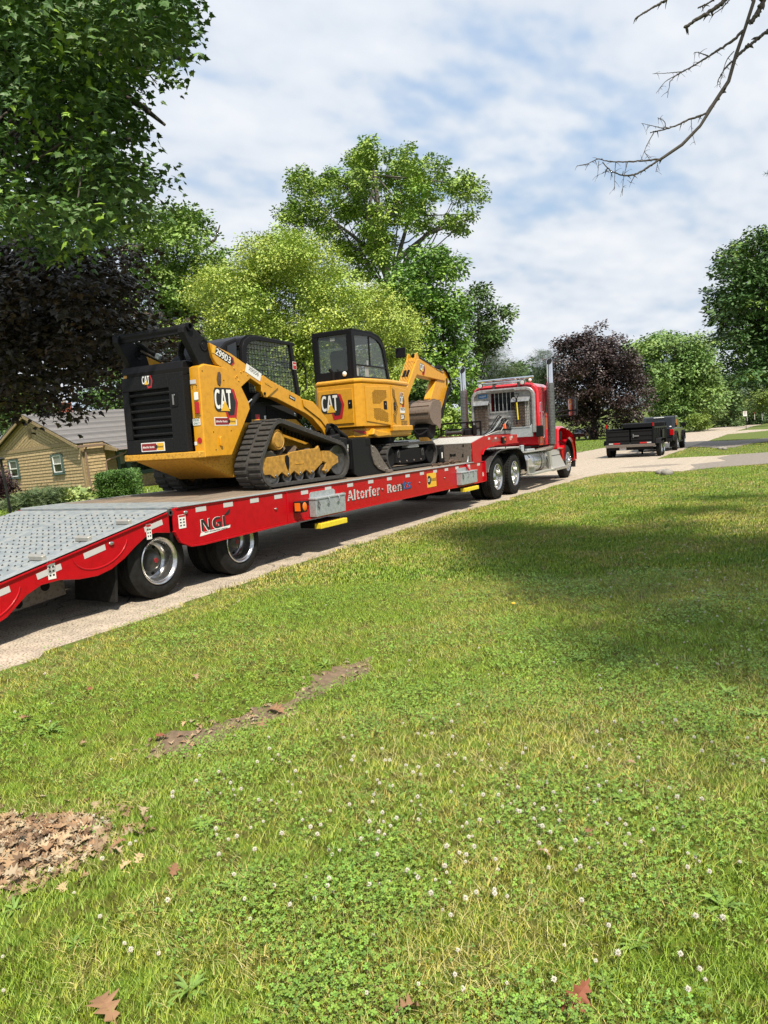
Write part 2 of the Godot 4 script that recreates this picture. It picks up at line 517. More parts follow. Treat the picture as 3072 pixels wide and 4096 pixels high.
func build_ground():
	bumps.seed = 3; bumps.frequency = 0.35; bumps.fractal_octaves = 3
	patch.seed = 11; patch.frequency = 0.9; patch.fractal_octaves = 3
	var ss := []
	var t := -6.0
	while t < 30.0: ss.append(t); t += 0.16 if t < 10 else 0.3
	while t < 130.0: ss.append(t); t += 1.0 + (t - 30.0) * 0.03
	for q in [150, 180, 220, 280, 360, 480, 700, 1000, 1500]: ss.append(float(q))
	for q in [-8, -12, -20, -40, -80, -160, -400, -800]: ss.push_front(float(q))
	var ls := []
	t = -4.0
	while t < 12.4: ls.append(t); t += 0.14 if t < 6.4 else 0.4
	for q in [14, 17, 21, 26, 32, 40, 60, 100, 180, 320, 600, 1200]: ls.append(float(q))
	for q in [-5, -6.5, -9, -12, -16, -24, -40, -80, -160, -320, -600, -1200]: ls.push_front(float(q))
	var mb := MB.new()
	var pts := []
	for a in ss:
		var row := []
		for b in ls:
			var h := lawn(a, b)
			if in_drive(a, b): h = -0.03
			if a > 120: h += (a - 120.0) * (a - 120.0) * 0.00004 if a < 500 else 0.00004 * 380 * 380 + (a - 500) * 0.03
			row.append(Vector3(a, h, -b))
		pts.append(row)
	var nm := []
	for i in ss.size():
		var row := []
		for j in ls.size():
			var dx: Vector3 = pts[mini(i + 1, ss.size() - 1)][j] - pts[maxi(i - 1, 0)][j]
			var dz: Vector3 = pts[i][mini(j + 1, ls.size() - 1)] - pts[i][maxi(j - 1, 0)]
			row.append(dx.cross(-dz).normalized() * (-1.0 if dx.cross(-dz).y < 0 else 1.0))
		nm.append(row)
	for i in ss.size() - 1:
		for j in ls.size() - 1:
			mb.squad(pts[i][j], pts[i + 1][j], pts[i + 1][j + 1], pts[i][j + 1], nm[i][j], nm[i + 1][j], nm[i + 1][j + 1], nm[i][j + 1])
	structure("ground", mb, M.soil)
	# the road: one sheet of worn chip seal with ragged edges
	mb = MB.new()
	var prev := []
	var rs := []
	t = -60.0
	while t < 380.0:
		rs.append(t)
		t += 0.2 if t > -4 and t < 30 else (1.0 if t < 60 else 6.0)
	for a in rs:
		var rise: float = (a - 120.0) * (a - 120.0) * 0.00004 if a > 120 else 0.0
		var n := road_near(a) + 0.03 * sin(a * 17.0); var f := road_far(a)
		var row := []
		for k in 9:
			var l := lerpf(n, f, k / 8.0)
			row.append(Vector3(a, 0.0 + 0.004 * sin(k * PI / 8.0) + rise - (0.015 if k == 0 or k == 8 else 0.0), -l))
		if prev:
			for k in 8: mb.squad(prev[k], row[k], row[k + 1], prev[k + 1], Vector3.UP, Vector3.UP, Vector3.UP, Vector3.UP)
		prev = row
	structure("road", mb, M.chipseal)
	# cracks wandering through the worn surface
	mb = MB.new()
	for k in 46:
		var p := Vector2(rng.randf_range(0.5, 26.0), rng.randf_range(5.3, 7.6))
		var dir := rng.randf() * TAU
		for j in rng.randi_range(5, 12):
			var q := p + Vector2.from_angle(dir) * rng.randf_range(0.06, 0.18)
			var w := Vector2.from_angle(dir + PI / 2) * rng.randf_range(0.003, 0.008)
			if minf(p.y, q.y) > road_near(p.x) + 0.06:
				var y := 0.0085
				mb.tri(at(p.x - w.x, y, p.y - w.y), at(p.x + w.x, y, p.y + w.y), at(q.x + w.x, y, q.y + w.y), Vector3.UP, Vector3.UP, Vector3.UP)
				mb.tri(at(p.x - w.x, y, p.y - w.y), at(q.x + w.x, y, q.y + w.y), at(q.x - w.x, y, q.y - w.y), Vector3.UP, Vector3.UP, Vector3.UP)
			p = q
			dir += rng.randf_range(-0.9, 0.9)
	structure("road_cracks", mb, M.crack)
	# driveways that leave the road on the camera's side
	for i in DRIVES.size():
		mb = MB.new()
		mb.prism(DRIVES[i], -0.06, 0.020 + 0.004 * (i % 2), "h", 0.0)
		structure("driveway", mb, [M.chipseal, M.asphalt, M.chipseal][i])
	# the grey asphalt that the first driveway turns into
	mb = MB.new()
	mb.prism([[24.95, 2.35], [25.5, 2.02], [26.4, 1.38], [26.9, 0.62], [27.4, 0.08], [28.3, -2.52], [30.5, -13.9], [39.4, -13.9], [36.9, -2.5], [36.0, 0.25], [35.1, 1.55], [32.5, 2.0], [30.0, 1.5], [28.2, 2.6], [26.5, 2.3]], -0.02, 0.028, "h", 0.0)
	structure("driveway", mb, M.asphalt)
	mb = MB.new()
	mb.prism([[27.4, 5.0], [28.6, 4.4], [29.2, 3.4], [28.8, 2.9], [27.9, 3.3], [27.3, 4.2]], -0.02, 0.024, "h", 0.0)
	structure("road_patch", mb, M.patch_tar)
	# the far driveway across the road, past the lorry
	mb = MB.new()
	mb.prism([[43.0, 11.05], [48.5, 11.05], [52.0, 30.0], [46.5, 30.0]], -0.05, 0.012, "h", 0.0)
	structure("driveway", mb, M.asphalt)

func make_materials():
	var fine := grain(512, 1, 0.035, 4, 0.72, 1.0)
	var mid := grain(512, 2, 0.012, 5, 0.70, 1.0)
	var dust := grain(512, 3, 0.02, 5, 0, 0, FastNoiseLite.TYPE_SIMPLEX_SMOOTH, [[0.0, Color(1, 1, 1)], [0.45, Color(0.985, 0.985, 0.985)], [0.70, Color(0.95, 0.94, 0.925)], [1.0, Color(0.90, 0.885, 0.86)]])
	var scuff := grain(512, 4, 0.03, 5, 0, 0, FastNoiseLite.TYPE_SIMPLEX_SMOOTH, [[0.0, Color(0.70, 0.68, 0.66)], [0.33, Color(0.86, 0.85, 0.84)], [0.45, Color(1, 1, 1)], [1.0, Color(1, 1, 1)]])
	var rough_var := grain(256, 5, 0.03, 4, 0.5, 1.0)
	M.fine = fine; M.mid = mid
	# chip seal: pale stones in dark binder
	var chips := grain(1024, 6, 0.055, 1, 0, 0, FastNoiseLite.TYPE_CELLULAR, [[0.0, Color(1.0, 0.985, 0.96)], [0.40, Color(0.97, 0.94, 0.90)], [0.60, Color(0.72, 0.69, 0.65)], [0.78, Color(0.40, 0.385, 0.37)], [1.0, Color(0.22, 0.21, 0.21)]])
	var blot := grain(512, 8, 0.006, 5, 0.80, 1.0)
	M.chipseal = mat(0.60, 0.545, 0.475, 0.92, 0.0, chips, 1.0)
	M.chipseal.uv1_world_triplanar = true
	M.chipseal.detail_enabled = true
	M.chipseal.detail_blend_mode = BaseMaterial3D.BLEND_MODE_MUL
	M.chipseal.detail_albedo = blot
	M.asphalt = mat(0.26, 0.245, 0.23, 0.92, 0.0, chips, 0.9)
	M.patch_tar = mat(0.30, 0.275, 0.25, 0.9, 0.0, chips, 0.8)
	var soilt := grain(512, 9, 0.02, 5, 0, 0, FastNoiseLite.TYPE_SIMPLEX_SMOOTH, [[0.0, Color(0.55, 0.50, 0.34)], [0.45, Color(0.80, 0.80, 0.45)], [0.6, Color(0.75, 0.92, 0.42)], [1.0, Color(0.95, 1.0, 0.55)]])
	M.soil = mat(0.16, 0.18, 0.055, 1.0, 0.0, soilt, 0.8)
	M.crack = mat(0.07, 0.066, 0.06, 0.95)
	M.dirt = mat(0.24, 0.17, 0.11, 1.0, 0.0, mid, 2.0)
	# paints
	M.red = mat(0.45, 0.003, 0.010, 0.38, 0.0, dust, 0.7); M.red.metallic_specular = 0.3; M.red.clearcoat_enabled = true; M.red.clearcoat = 0.25; M.red.clearcoat_roughness = 0.2
	M.cab_red = mat(0.58, 0.008, 0.018, 0.22, 0.0, dust, 0.4); M.cab_red.clearcoat_enabled = true; M.cab_red.clearcoat = 0.9; M.cab_red.clearcoat_roughness = 0.04
	M.yellow = mat(0.66, 0.315, 0.010, 0.4, 0.0, dust, 0.9); M.yellow.clearcoat_enabled = true; M.yellow.clearcoat = 0.25; M.yellow.clearcoat_roughness = 0.2
	M.worn_yellow = mat(0.60, 0.31, 0.03, 0.6, 0.0, scuff, 1.3)
	M.muddy_yellow = mat(0.56, 0.30, 0.045, 0.75, 0.0, mid, 1.6)
	M.black = mat(0.011, 0.011, 0.013, 0.36, 0.0, null)
	M.worn_black = mat(0.019, 0.0195, 0.021, 0.48, 0.0, fine, 1.5)
	M.dull_black = mat(0.016, 0.016, 0.017, 0.7, 0.0, fine, 2.0)
	M.deep_black = mat(0.012, 0.012, 0.012, 0.8)
	M.rubber = mat(0.027, 0.0265, 0.026, 0.78, 0.0, mid, 2.0)
	M.track_rubber = mat(0.060, 0.057, 0.054, 0.82, 0.0, mid, 1.6)
	M.steel = mat(0.36, 0.36, 0.36, 0.42, 0.85, mid, 2.0)
	M.dark_steel = mat(0.14, 0.135, 0.13, 0.5, 0.7, mid, 2.0)
	M.galv = mat(0.46, 0.49, 0.50, 0.48, 0.35, grain(512, 15, 0.03, 4, 0, 0, FastNoiseLite.TYPE_CELLULAR, [[0.0, Color(0.78, 0.8, 0.8)], [0.5, Color(0.92, 0.93, 0.94)], [1.0, Color(1, 1, 1)]]), 1.2)
	var streak := grain(512, 16, 0.016, 5, 0, 0, FastNoiseLite.TYPE_SIMPLEX_SMOOTH, [[0.0, Color(0.80, 0.82, 0.83)], [0.45, Color(0.90, 0.92, 0.93)], [0.56, Color(1, 1, 1)], [0.75, Color(1, 0.98, 0.94)], [1.0, Color(0.78, 0.74, 0.66)]])
	M.tail_plate = mat(0.30, 0.33, 0.345, 0.6, 0.12, streak, 0.8)
	M.alu = mat(0.72, 0.72, 0.72, 0.28, 0.9, mid, 1.5)
	M.bright_alu = mat(0.80, 0.80, 0.80, 0.24, 0.95, mid, 3.0)
	M.chrome = mat(0.78, 0.78, 0.80, 0.06, 1.0)
	M.rack_alu = mat(0.60, 0.61, 0.62, 0.38, 0.6, mid, 1.5)
	M.dirty_alu = mat(0.46, 0.45, 0.42, 0.5, 0.5, dust, 1.2)
	M.bed_plate = mat(0.55, 0.55, 0.53, 0.5, 0.35, dust, 1.0)
	M.rust = mat(0.15, 0.095, 0.065, 0.85, 0.2, mid, 3.0)
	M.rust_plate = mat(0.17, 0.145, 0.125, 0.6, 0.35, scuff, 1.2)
	M.chain = mat(0.13, 0.085, 0.06, 0.7, 0.4, fine, 6.0)
	M.bright_chain = mat(0.45, 0.44, 0.42, 0.45, 0.6)
	M.worn_bucket = mat(0.20, 0.155, 0.125, 0.62, 0.25, scuff, 1.5)
	M.mud = mat(0.16, 0.12, 0.085, 1.0, 0.0, mid, 3.0)
	var wood := []
	for k in 4:
		var wt := grain(256, 30 + k, 0.03, 5, 0.6, 1.0)
		var wm := mat([0.34, 0.30, 0.37, 0.32][k], [0.265, 0.235, 0.285, 0.255][k], [0.195, 0.175, 0.205, 0.195][k], 0.85, 0.0, wt, 1.0)
		wm.uv1_scale = Vector3(0.35, 3.0, 9.0)
		wood.append(wm)
	M.wood = wood
	M.white = mat(0.78, 0.78, 0.76, 0.5)
	M.tape = mat(0.52, 0.52, 0.52, 0.4)
	M.tape_red = mat(0.55, 0.02, 0.02, 0.35)
	M.paper = mat(0.74, 0.74, 0.72, 0.5)
	M.print_black = mat(0.015, 0.015, 0.015, 0.5)
	M.print_red = mat(0.42, 0.010, 0.018, 0.45)
	M.print_maroon = mat(0.22, 0.012, 0.018, 0.45)
	M.print_yellow = mat(0.74, 0.43, 0.03, 0.45)
	M.print_blue = mat(0.03, 0.07, 0.26, 0.45)
	M.print_green = mat(0.02, 0.12, 0.08, 0.45)
	M.sign_blue = mat(0.02, 0.16, 0.42, 0.4)
	M.safety_yellow = mat(0.78, 0.62, 0.03, 0.5, 0.0, dust, 2.0)
	M.orange = mat(0.75, 0.16, 0.01, 0.35)
	M.cone = mat(0.80, 0.13, 0.03, 0.5)
	M.lens_red = mat(0.40, 0.006, 0.008, 0.15)
	M.lens_white = mat(0.75, 0.76, 0.75, 0.15)
	M.glass = mat(0.05, 0.07, 0.065, 0.03); M.glass.transparency = BaseMaterial3D.TRANSPARENCY_ALPHA; M.glass.albedo_color.a = 0.40
	M.dark_glass = mat(0.010, 0.012, 0.013, 0.04)
	M.seat = mat(0.03, 0.03, 0.032, 0.9)
	M.grey_plastic = mat(0.16, 0.16, 0.165, 0.6)
	for k in ["black", "worn_black", "dull_black", "deep_black", "seat", "rubber"]: M[k].metallic_specular = 0.22
	# house
	M.siding = []
	for k in 3: M.siding.append(mat([0.56, 0.52, 0.59][k], [0.42, 0.39, 0.445][k], [0.225, 0.205, 0.24][k], 0.75, 0.0, mid, 0.9))
	M.trim = mat(0.42, 0.315, 0.17, 0.7, 0.0, mid, 1.5)
	M.gutter = mat(0.21, 0.145, 0.11, 0.5)
	M.shingle = []
	for k in 3: M.shingle.append(mat([0.25, 0.19, 0.30][k], [0.24, 0.185, 0.29][k], [0.245, 0.19, 0.295][k], 0.95, 0.0, fine, 3.0))
	M.brick = mat(0.40, 0.105, 0.065, 0.85, 0.0, mid, 3.0)
	M.green_trim = mat(0.06, 0.105, 0.095, 0.5)
	M.curtain = mat(0.62, 0.62, 0.58, 0.9)
	# plants
	M.bark = mat(0.085, 0.072, 0.060, 0.95, 0.0, mid, 3.0)
	M.grey_bark = mat(0.15, 0.135, 0.12, 0.95, 0.0, mid, 3.0)
	M.dead_bark = mat(0.10, 0.085, 0.072, 0.95, 0.0, mid, 8.0)
	M.leaf = mat(1, 1, 1, 0.55); M.leaf.vertex_color_use_as_albedo = true; M.leaf.backlight = Color(0.75, 0.85, 0.35); M.leaf.cull_mode = BaseMaterial3D.CULL_DISABLED
	M.purple_leaf = mat(1, 1, 1, 0.45); M.purple_leaf.vertex_color_use_as_albedo = true; M.purple_leaf.backlight = Color(0.35, 0.12, 0.10); M.purple_leaf.cull_mode = BaseMaterial3D.CULL_DISABLED
	M.grass = mat(1, 1, 1, 0.6); M.grass.vertex_color_use_as_albedo = true; M.grass.backlight = Color(0.5, 0.6, 0.2); M.grass.cull_mode = BaseMaterial3D.CULL_DISABLED
	M.dry = mat(1, 1, 1, 0.8); M.dry.vertex_color_use_as_albedo = true; M.dry.cull_mode = BaseMaterial3D.CULL_DISABLED
	M.petal = mat(1, 1, 1, 0.8); M.petal.vertex_color_use_as_albedo = true
	M.oakleaf = []
	for k in 4: M.oakleaf.append(mat([0.36, 0.30, 0.42, 0.33][k], [0.20, 0.15, 0.27, 0.11][k], [0.105, 0.075, 0.16, 0.06][k], 0.75, 0.0, fine, 8.0))
	M.pickup = mat(0.014, 0.016, 0.019, 0.22, 0.0, null); M.pickup.clearcoat_enabled = true; M.pickup.clearcoat = 0.3; M.pickup.clearcoat_roughness = 0.12
	M.car_red = mat(0.16, 0.008, 0.012, 0.25); M.car_red.clearcoat_enabled = true; M.car_red.clearcoat = 0.8
	M.stone = mat(0.36, 0.34, 0.30, 0.9, 0.0, mid, 4.0)
	M.lamp_black = mat(0.02, 0.02, 0.018, 0.5)
	M.post_white = mat(0.6, 0.6, 0.58, 0.6)

# ---------------------------------------------------------------- wheels
# a tyre on a rim; dir is +1 when its outer face looks at the camera's side, -1 on the far side
func wheel(parent: Node, s: float, h: float, l: float, R: float, w: float, rr: float, style: String, dir := 1.0):
	var ax := Vector3(0, 0, -1) * dir
	var m := at(s, h, l)
	var mb := MB.new()
	var prof := [[0.03, rr - 0.01], [0.004, rr + 0.012], [-0.004, rr + 0.05], [0.0, lerpf(rr, R, 0.55)], [0.006, R - 0.055], [0.010, R - 0.05], [0.02, R - 0.03], [0.034, R - 0.010]]
	var ribs := 4
	var tw := w - 0.068
	for i in ribs:
		var a := 0.034 + tw * i / ribs
		prof.append([a + 0.004, R]); prof.append([a + tw / ribs - 0.008, R]); prof.append([a + tw / ribs - 0.006, R - 0.012]); prof.append([a + tw / ribs - 0.001, R - 0.012])
	prof.append([w - 0.03, R - 0.012]); prof.append([w - 0.01, R - 0.05]); prof.append([w, lerpf(rr, R, 0.5)]); prof.append([w - 0.02, rr])
	mb.lathe(m, ax, prof, 56)
	if style == "drive":
		for k in 44:       # shoulder lugs of a drive tyre
			var g := TAU * k / 44
			var d := Vector3(cos(g), sin(g), 0)
			mb.boxv(m + d * (R - 0.004) + ax * 0.040, Vector3(0.05, 0.020, 0.075), Basis(d.cross(ax), d, ax), 0.006)
	var wn := Node3D.new()
	wn.name = "wheel"
	parent.add_child(wn, true)
	part(wn, "tyre", mb, M.rubber)
	mb = MB.new()
	if style == "front":
		mb.lathe(m, ax, [[0.03, rr - 0.02], [-0.004, rr + 0.008], [-0.010, rr], [0.012, rr - 0.018], [0.025, rr - 0.035], [0.018, rr - 0.055], [-0.004, rr - 0.12], [-0.012, 0.125], [-0.012, 0.11], [-0.06, 0.10], [-0.075, 0.085], [-0.078, 0.0001]], 48)
		part(wn, "rim", mb, M.bright_alu)
		for k in 10:
			var g := TAU * (k + 0.5) / 10
			mb = MB.new()
			var p := m + Vector3(cos(g), sin(g), 0) * (rr - 0.075)
			mb.lathe(p - ax * 0.011, ax, [[0, 0.024], [0.003, 0.022], [0.006, 0.0001]], 14)
			part(wn, "hand_hole", mb, M.deep_black)
			mb = MB.new()
			p = m + Vector3(cos(g + 0.3), sin(g + 0.3), 0) * 0.142
			mb.lathe(p - ax * 0.075, ax, [[0, 0.0001], [0.002, 0.010], [0.012, 0.016], [0.075, 0.019]], 10)
			part(wn, "lug_nut", mb, M.chrome)
		return
	mb.lathe(m, ax, [[0.03, rr - 0.02], [-0.004, rr + 0.010], [-0.012, rr + 0.002], [-0.004, rr - 0.014], [0.012, rr - 0.020], [0.020, rr - 0.030], [0.085, rr - 0.036], [0.13, rr - 0.045], [0.150, rr - 0.075]], 48)
	part(wn, "rim", mb, M.bright_alu)
	mb = MB.new()
	mb.lathe(m, ax, [[0.150, rr - 0.070], [0.158, rr - 0.10], [0.150, 0.13], [0.146, 0.115], [0.09, 0.10], [0.07, 0.085], [0.055, 0.06], [0.052, 0.0001]], 40)
	part(wn, "hub", mb, M.dark_steel if style == "trailer" else M.alu)
	for k in 8:
		var g := TAU * (k + 0.3) / 8
		mb = MB.new()
		var p := m + Vector3(cos(g), sin(g), 0) * (rr - 0.095) + ax * 0.148
		mb.lathe(p, ax, [[0.0, 0.0001], [0.0, 0.018], [0.01, 0.020]], 12)
		part(wn, "hand_hole", mb, M.deep_black)
	if style == "trailer":
		mb = MB.new()
		mb.lathe(m + ax * 0.045, ax, [[0, 0.0001], [0.0, 0.026], [0.02, 0.032]], 18)
		part(wn, "hub_cap", mb, M.print_maroon)

func tape(parent: Node, s: float, h: float, w := 0.15, ht := 0.05, l := 5.72, tilt := 0.0, m: Material = null):
	plate(parent, "reflective_tape", Transform3D(Basis(Vector3(0, 0, 1), tilt), at(s, h, l)), rect(w, ht), m if m else M.tape, 0.001, 0.002)

func side_lamp(parent: Node, s: float, h: float, m: Material, r := 0.02, l := 5.72):
	var mb := MB.new()
	mb.ball(at(s, h, l - 0.006), Vector3(r * 1.3, r * 0.75, 0.016), 12)
	part(parent, "marker_lamp", mb, m)

func toolbox(parent: Node, s0: float, s1: float):
	var mb := MB.new()
	mb.box(s0, s1, 0.535, 0.79, 5.60, 5.719, 0.006)
	mb.box(s0 - 0.008, s1 + 0.008, 0.775, 0.80, 5.59, 5.719, 0.004)
	var b := part(parent, "tool_box", mb, M.galv)
	mb = MB.new()
	mb.prism([[s0 + 0.02, 0.80], [s1 - 0.1, 0.80], [s1 - 0.1, 0.855], [s1 - 0.14, 0.88], [s0 + 0.06, 0.88], [s0 + 0.02, 0.855]], 5.712, 5.719, "l", 0.001)
	part(b, "back_plate", mb, M.galv)
	for k in [0.38, 0.72]:
		mb = MB.new()
		var s := lerpf(s0, s1, k)
		mb.tube([at(s, 0.79, 5.585), at(s + 0.005, 0.765, 5.565), at(s - 0.012, 0.715, 5.575), at(s - 0.022, 0.69, 5.59)], [0.009, 0.014, 0.011, 0.006], 8)
		part(b, "latch", mb, M.alu)
	mb = MB.new()
	mb.tube([at(s0 + 0.05, 0.76, 5.59), at(s0 + 0.02, 0.70, 5.58), at(s0 + 0.045, 0.65, 5.585), at(s0 + 0.075, 0.70, 5.58), at(s0 + 0.05, 0.76, 5.59)], 0.006, 6)
	part(b, "handle", mb, M.dark_steel)

func step_plate(parent: Node, s0: float, s1: float, h: float):
	var mb := MB.new()
	mb.box(s0 - 0.02, s1, h - 0.03, h + 0.05, 5.72, 5.95, 0.004)
	var b := part(parent, "step", mb, M.black)
	mb = MB.new()
	mb.box(s0, s1 + 0.01, h - 0.04, h + 0.035, 5.60, 5.719, 0.006)
	part(b, "yellow_tread", mb, M.safety_yellow)
	for k in 9:
		mb = MB.new()
		mb.box(s0 + 0.03 + (s1 - s0 - 0.06) * k / 8.0 - 0.012, s0 + 0.03 + (s1 - s0 - 0.06) * k / 8.0 + 0.012, h + 0.035, h + 0.040, 5.63, 5.69, 0.001)
		part(b, "tread_bar", mb, M.worn_yellow)

func tail_h(s: float) -> float: return 0.945 - (5.78 - s) * 0.190

func build_trailer():
	var t := thing("lowbed_trailer", "long red flatbed trailer with plank deck and grey sloping tail, carrying yellow machines", "trailer", at(10.0, 0.0, 7.015))
	var mb: MB
	# flank plates of the main deck, with their flanges
	for side in [0, 1]:
		var l0: float = 5.72 if side == 0 else 8.29
		mb = MB.new()
		mb.prism([[5.79, 0.945], [15.44, 0.945], [15.43, 0.505], [7.86, 0.528], [6.22, 0.503], [6.02, 0.512], [5.87, 0.575], [5.79, 0.68]], l0, l0 + 0.02, "l", 0.004)
		mb.box(5.84, 15.44, 0.932, 0.949, l0 - 0.012, l0 + 0.0325, 0.003)
		mb.sheet([[5.785, 0.70], [5.865, 0.572], [6.02, 0.503], [6.22, 0.493], [7.86, 0.518], [15.43, 0.495]], 0.02, l0 - 0.022 if side == 0 else l0, l0 + 0.02 if side == 0 else l0 + 0.042)
		part(t, "side_rail", mb, M.red)
		mb = MB.new()
		mb.box(7.875, 7.895, 0.53, 0.93, l0 - 0.012, l0 + 0.031, 0.002)
		part(t, "rail_joint", mb, M.red)
		mb = MB.new()
		mb.box(5.86, 14.78, 0.950, 0.962, l0 - 0.02, l0 + 0.07, 0.003)
		part(t, "deck_edge", mb, M.galv)
		# gooseneck flank
		mb = MB.new()
		mb.prism([[14.79, 0.951], [14.75, 1.37], [15.56, 1.505], [17.95, 1.495], [17.95, 1.30], [16.43, 1.29], [15.78, 1.262], [15.46, 1.20], [15.32, 1.10], [15.30, 0.951]], l0, l0 + 0.02, "l", 0.004)
		mb.sheet([[15.445, 0.55], [15.44, 0.96], [15.33, 1.09], [15.46, 1.19], [15.78, 1.252], [16.43, 1.28], [17.95, 1.29]].slice(2), 0.02, l0 - 0.03 if side == 0 else l0, l0 + 0.02 if side == 0 else l0 + 0.05)
		mb.box(15.425, 15.445, 0.50, 0.945, l0 - 0.05 if side == 0 else l0, l0 + 0.1, 0.003)
		part(t, "gooseneck_plate", mb, M.red)
		# tail flank with its wavy lower edge
		mb = MB.new()
		mb.prism([[1.4, 0.07], [5.70, 0.915], [5.73, 0.88], [5.73, 0.69], [5.52, 0.72], [5.38, 0.695], [5.23, 0.615], [5.08, 0.52], [4.91, 0.445], [4.74, 0.412], [4.53, 0.42], [4.32, 0.455], [4.13, 0.448], [3.98, 0.39], [3.87, 0.31], [3.78, 0.245], [3.66, 0.20], [3.4, 0.17], [2.2, 0.10], [1.4, 0.02]], l0, l0 + 0.02, "l", 0.004)
		part(t, "tail_plate", mb, M.red)
		mb = MB.new()
		var fl := []
		for k in 12: fl.append([lerpf(5.70, 1.5, k / 11.0), tail_h(lerpf(5.70, 1.5, k / 11.0)) - 0.022])
		mb.sheet(fl, 0.014, l0 - 0.018 if side == 0 else l0, l0 + 0.02 if side == 0 else l0 + 0.038)
		part(t, "tail_flange", mb, M.red)
	# pressed half-round lips on the tail flank
	for c in [4.76, 3.55]:
		mb = MB.new()
		var arc := []
		for k in 15:
			var g := PI * (1.02 + 0.93 * k / 14.0)
			arc.append(at(c + cos(g) * 0.33 + 0.05, tail_h(c) - 0.06 + sin(g) * (0.20 if c > 4 else 0.22) + (c - 4.76 + cos(g) * 0.33) * 0.0 + cos(g) * 0.05, 5.722))
		mb.tube(arc, 0.009, 6)
		part(t, "pressed_lip", mb, M.red)
	# hinge tube between tail and deck
	mb = MB.new()
	mb.lathe(at(5.755, 0.905, 5.715), Vector3(0, 0, -1), [[0, 0.018], [0.0, 0.036], [2.6, 0.036]], 20)
	part(t, "hinge_tube", mb, M.dark_steel)
	# sloping tail: steel skin in two halves, with raised nubs and cleats
	for q in [[5.75, 6.995], [7.005, 8.28]]:
		mb = MB.new()
		mb.sheet([[1.45, tail_h(1.45) - 0.004], [5.75, tail_h(5.75) - 0.004]], 0.010, q[0], q[1])
		part(t, "tail_skin", mb, M.tail_plate)
		mb = MB.new()
		var a := 2.6
		var i := 0
		while a < 5.62:
			var b: float = q[0] + 0.13 + (0.045 if i % 2 else 0.0)
			while b < q[1] - 0.06:
				var p := at(a, tail_h(a) + 0.001, b)
				var top := p + Vector3(0, 0.016, 0)
				var e := 0.009
				var ring := [p + Vector3(-e, -0.18 * e, -e * 0.8), p + Vector3(e, 0.18 * e, -e * 0.8), p + Vector3(e, 0.18 * e, e * 0.8), p + Vector3(-e, -0.18 * e, e * 0.8)]
				for k in 4: mb.flat(ring[k], ring[(k + 1) % 4], top)
				b += 0.09
			a += 0.105
			i += 1
		part(t, "grip_nubs", mb, M.dark_steel).set_meta("kind", "stuff")
	for k in 4:
		var a: float = 5.27 - 0.51 * k
		mb = MB.new()
		mb.boxv(at(a - 0.03, tail_h(a - 0.03) + 0.028, 5.86), Vector3(0.045, 0.05, 0.20), Basis(Vector3(0, 0, 1), 0.19), 0.008)
		part(t, "cleat", mb, M.dirty_alu)
	mb = MB.new()
	mb.sheet([[1.5, tail_h(1.5) + 0.004], [5.70, tail_h(5.70) + 0.004]], 0.008, 5.705, 5.79)
	part(t, "tail_edge", mb, M.galv)
	# steel strip behind the hinge, then planks
	mb = MB.new()
	mb.box(5.80, 6.42, 0.935, 0.960, 5.795, 8.285, 0.003)
	part(t, "deck_plate", mb, M.tail_plate)
	var np := 12
	for k in np:
		var a := 5.795 + 2.49 * k / np; var b := 5.795 + 2.49 * (k + 1) / np
		var cut := 10.2 + fmod(k * 2.37, 2.4)
		for seg in [[6.428, cut - 0.003], [cut + 0.003, 14.74]]:
			mb = MB.new()
			mb.box(seg[0], seg[1], 0.925, 0.964 + 0.003 * sin(k * 5.1 + seg[0]), a + 0.005, b - 0.005, 0.005)
			part(t, "plank", mb, M.wood[(k * 3 + int(seg[0])) % 4])
	# gooseneck: bulkhead, sloping tread plate, upper deck
	mb = MB.new()
	mb.box(14.745, 14.775, 0.966, 1.37, 5.745, 8.285, 0.006)
	var bh := part(t, "bulkhead", mb, M.rust_plate)
	mb = MB.new()
	mb.prism([[-6.10, 1.12], [-6.10, 1.165], [-6.17, 1.145], [-6.24, 1.165], [-6.24, 1.10], [-6.20, 1.10], [-6.17, 1.12], [-6.14, 1.10]].map(func(p): return [-p[0], p[1]]), 14.738, 14.746, "s", 0.0)
	part(bh, "cut_out", mb, M.deep_black)
	for q in [[5.92, 1.08, 1.15], [5.90, 1.30, 1.35]]:
		mb = MB.new()
		mb.box(14.739, 14.746, q[1], q[2], q[0], q[0] + 0.03, 0.0)
		part(bh, "slot", mb, M.deep_black)
	mb = MB.new()
	mb.sheet([[14.74, 1.372], [15.56, 1.507]], 0.012, 5.742, 8.288)
	var rp := part(t, "tread_ramp", mb, M.bed_plate)
	mb = MB.new()
	var dz := 0
	var a2 := 14.85
	while a2 < 15.5:
		var b2 := 5.95 + (0.06 if dz % 2 else 0.0)
		while b2 < 8.2:
			mb.boxv(at(a2, 1.372 + (a2 - 14.74) * 0.1646 + 0.008, b2), Vector3(0.05, 0.006, 0.016), Basis(Vector3(0, 0, 1), 0.163) * Basis(Vector3.UP, 0.7 if dz % 2 else -0.7), 0.002)
			b2 += 0.12
		a2 += 0.06
		dz += 1
	part(rp, "tread_pattern", mb, M.bed_plate).set_meta("kind", "stuff")
	mb = MB.new()
	mb.box(15.57, 17.95, 1.47, 1.495, 5.745, 8.285, 0.003)
	part(t, "upper_deck", mb, M.red)
	mb = MB.new()
	mb.box(15.5, 17.93, 1.24, 1.46, 6.45, 6.62, 0.004); mb.box(15.5, 17.93, 1.24, 1.46, 7.40, 7.57, 0.004)
	mb.box(17.2, 17.85, 1.19, 1.25, 6.3, 7.7, 0.004)
	part(t, "gooseneck_beam", mb, M.red)
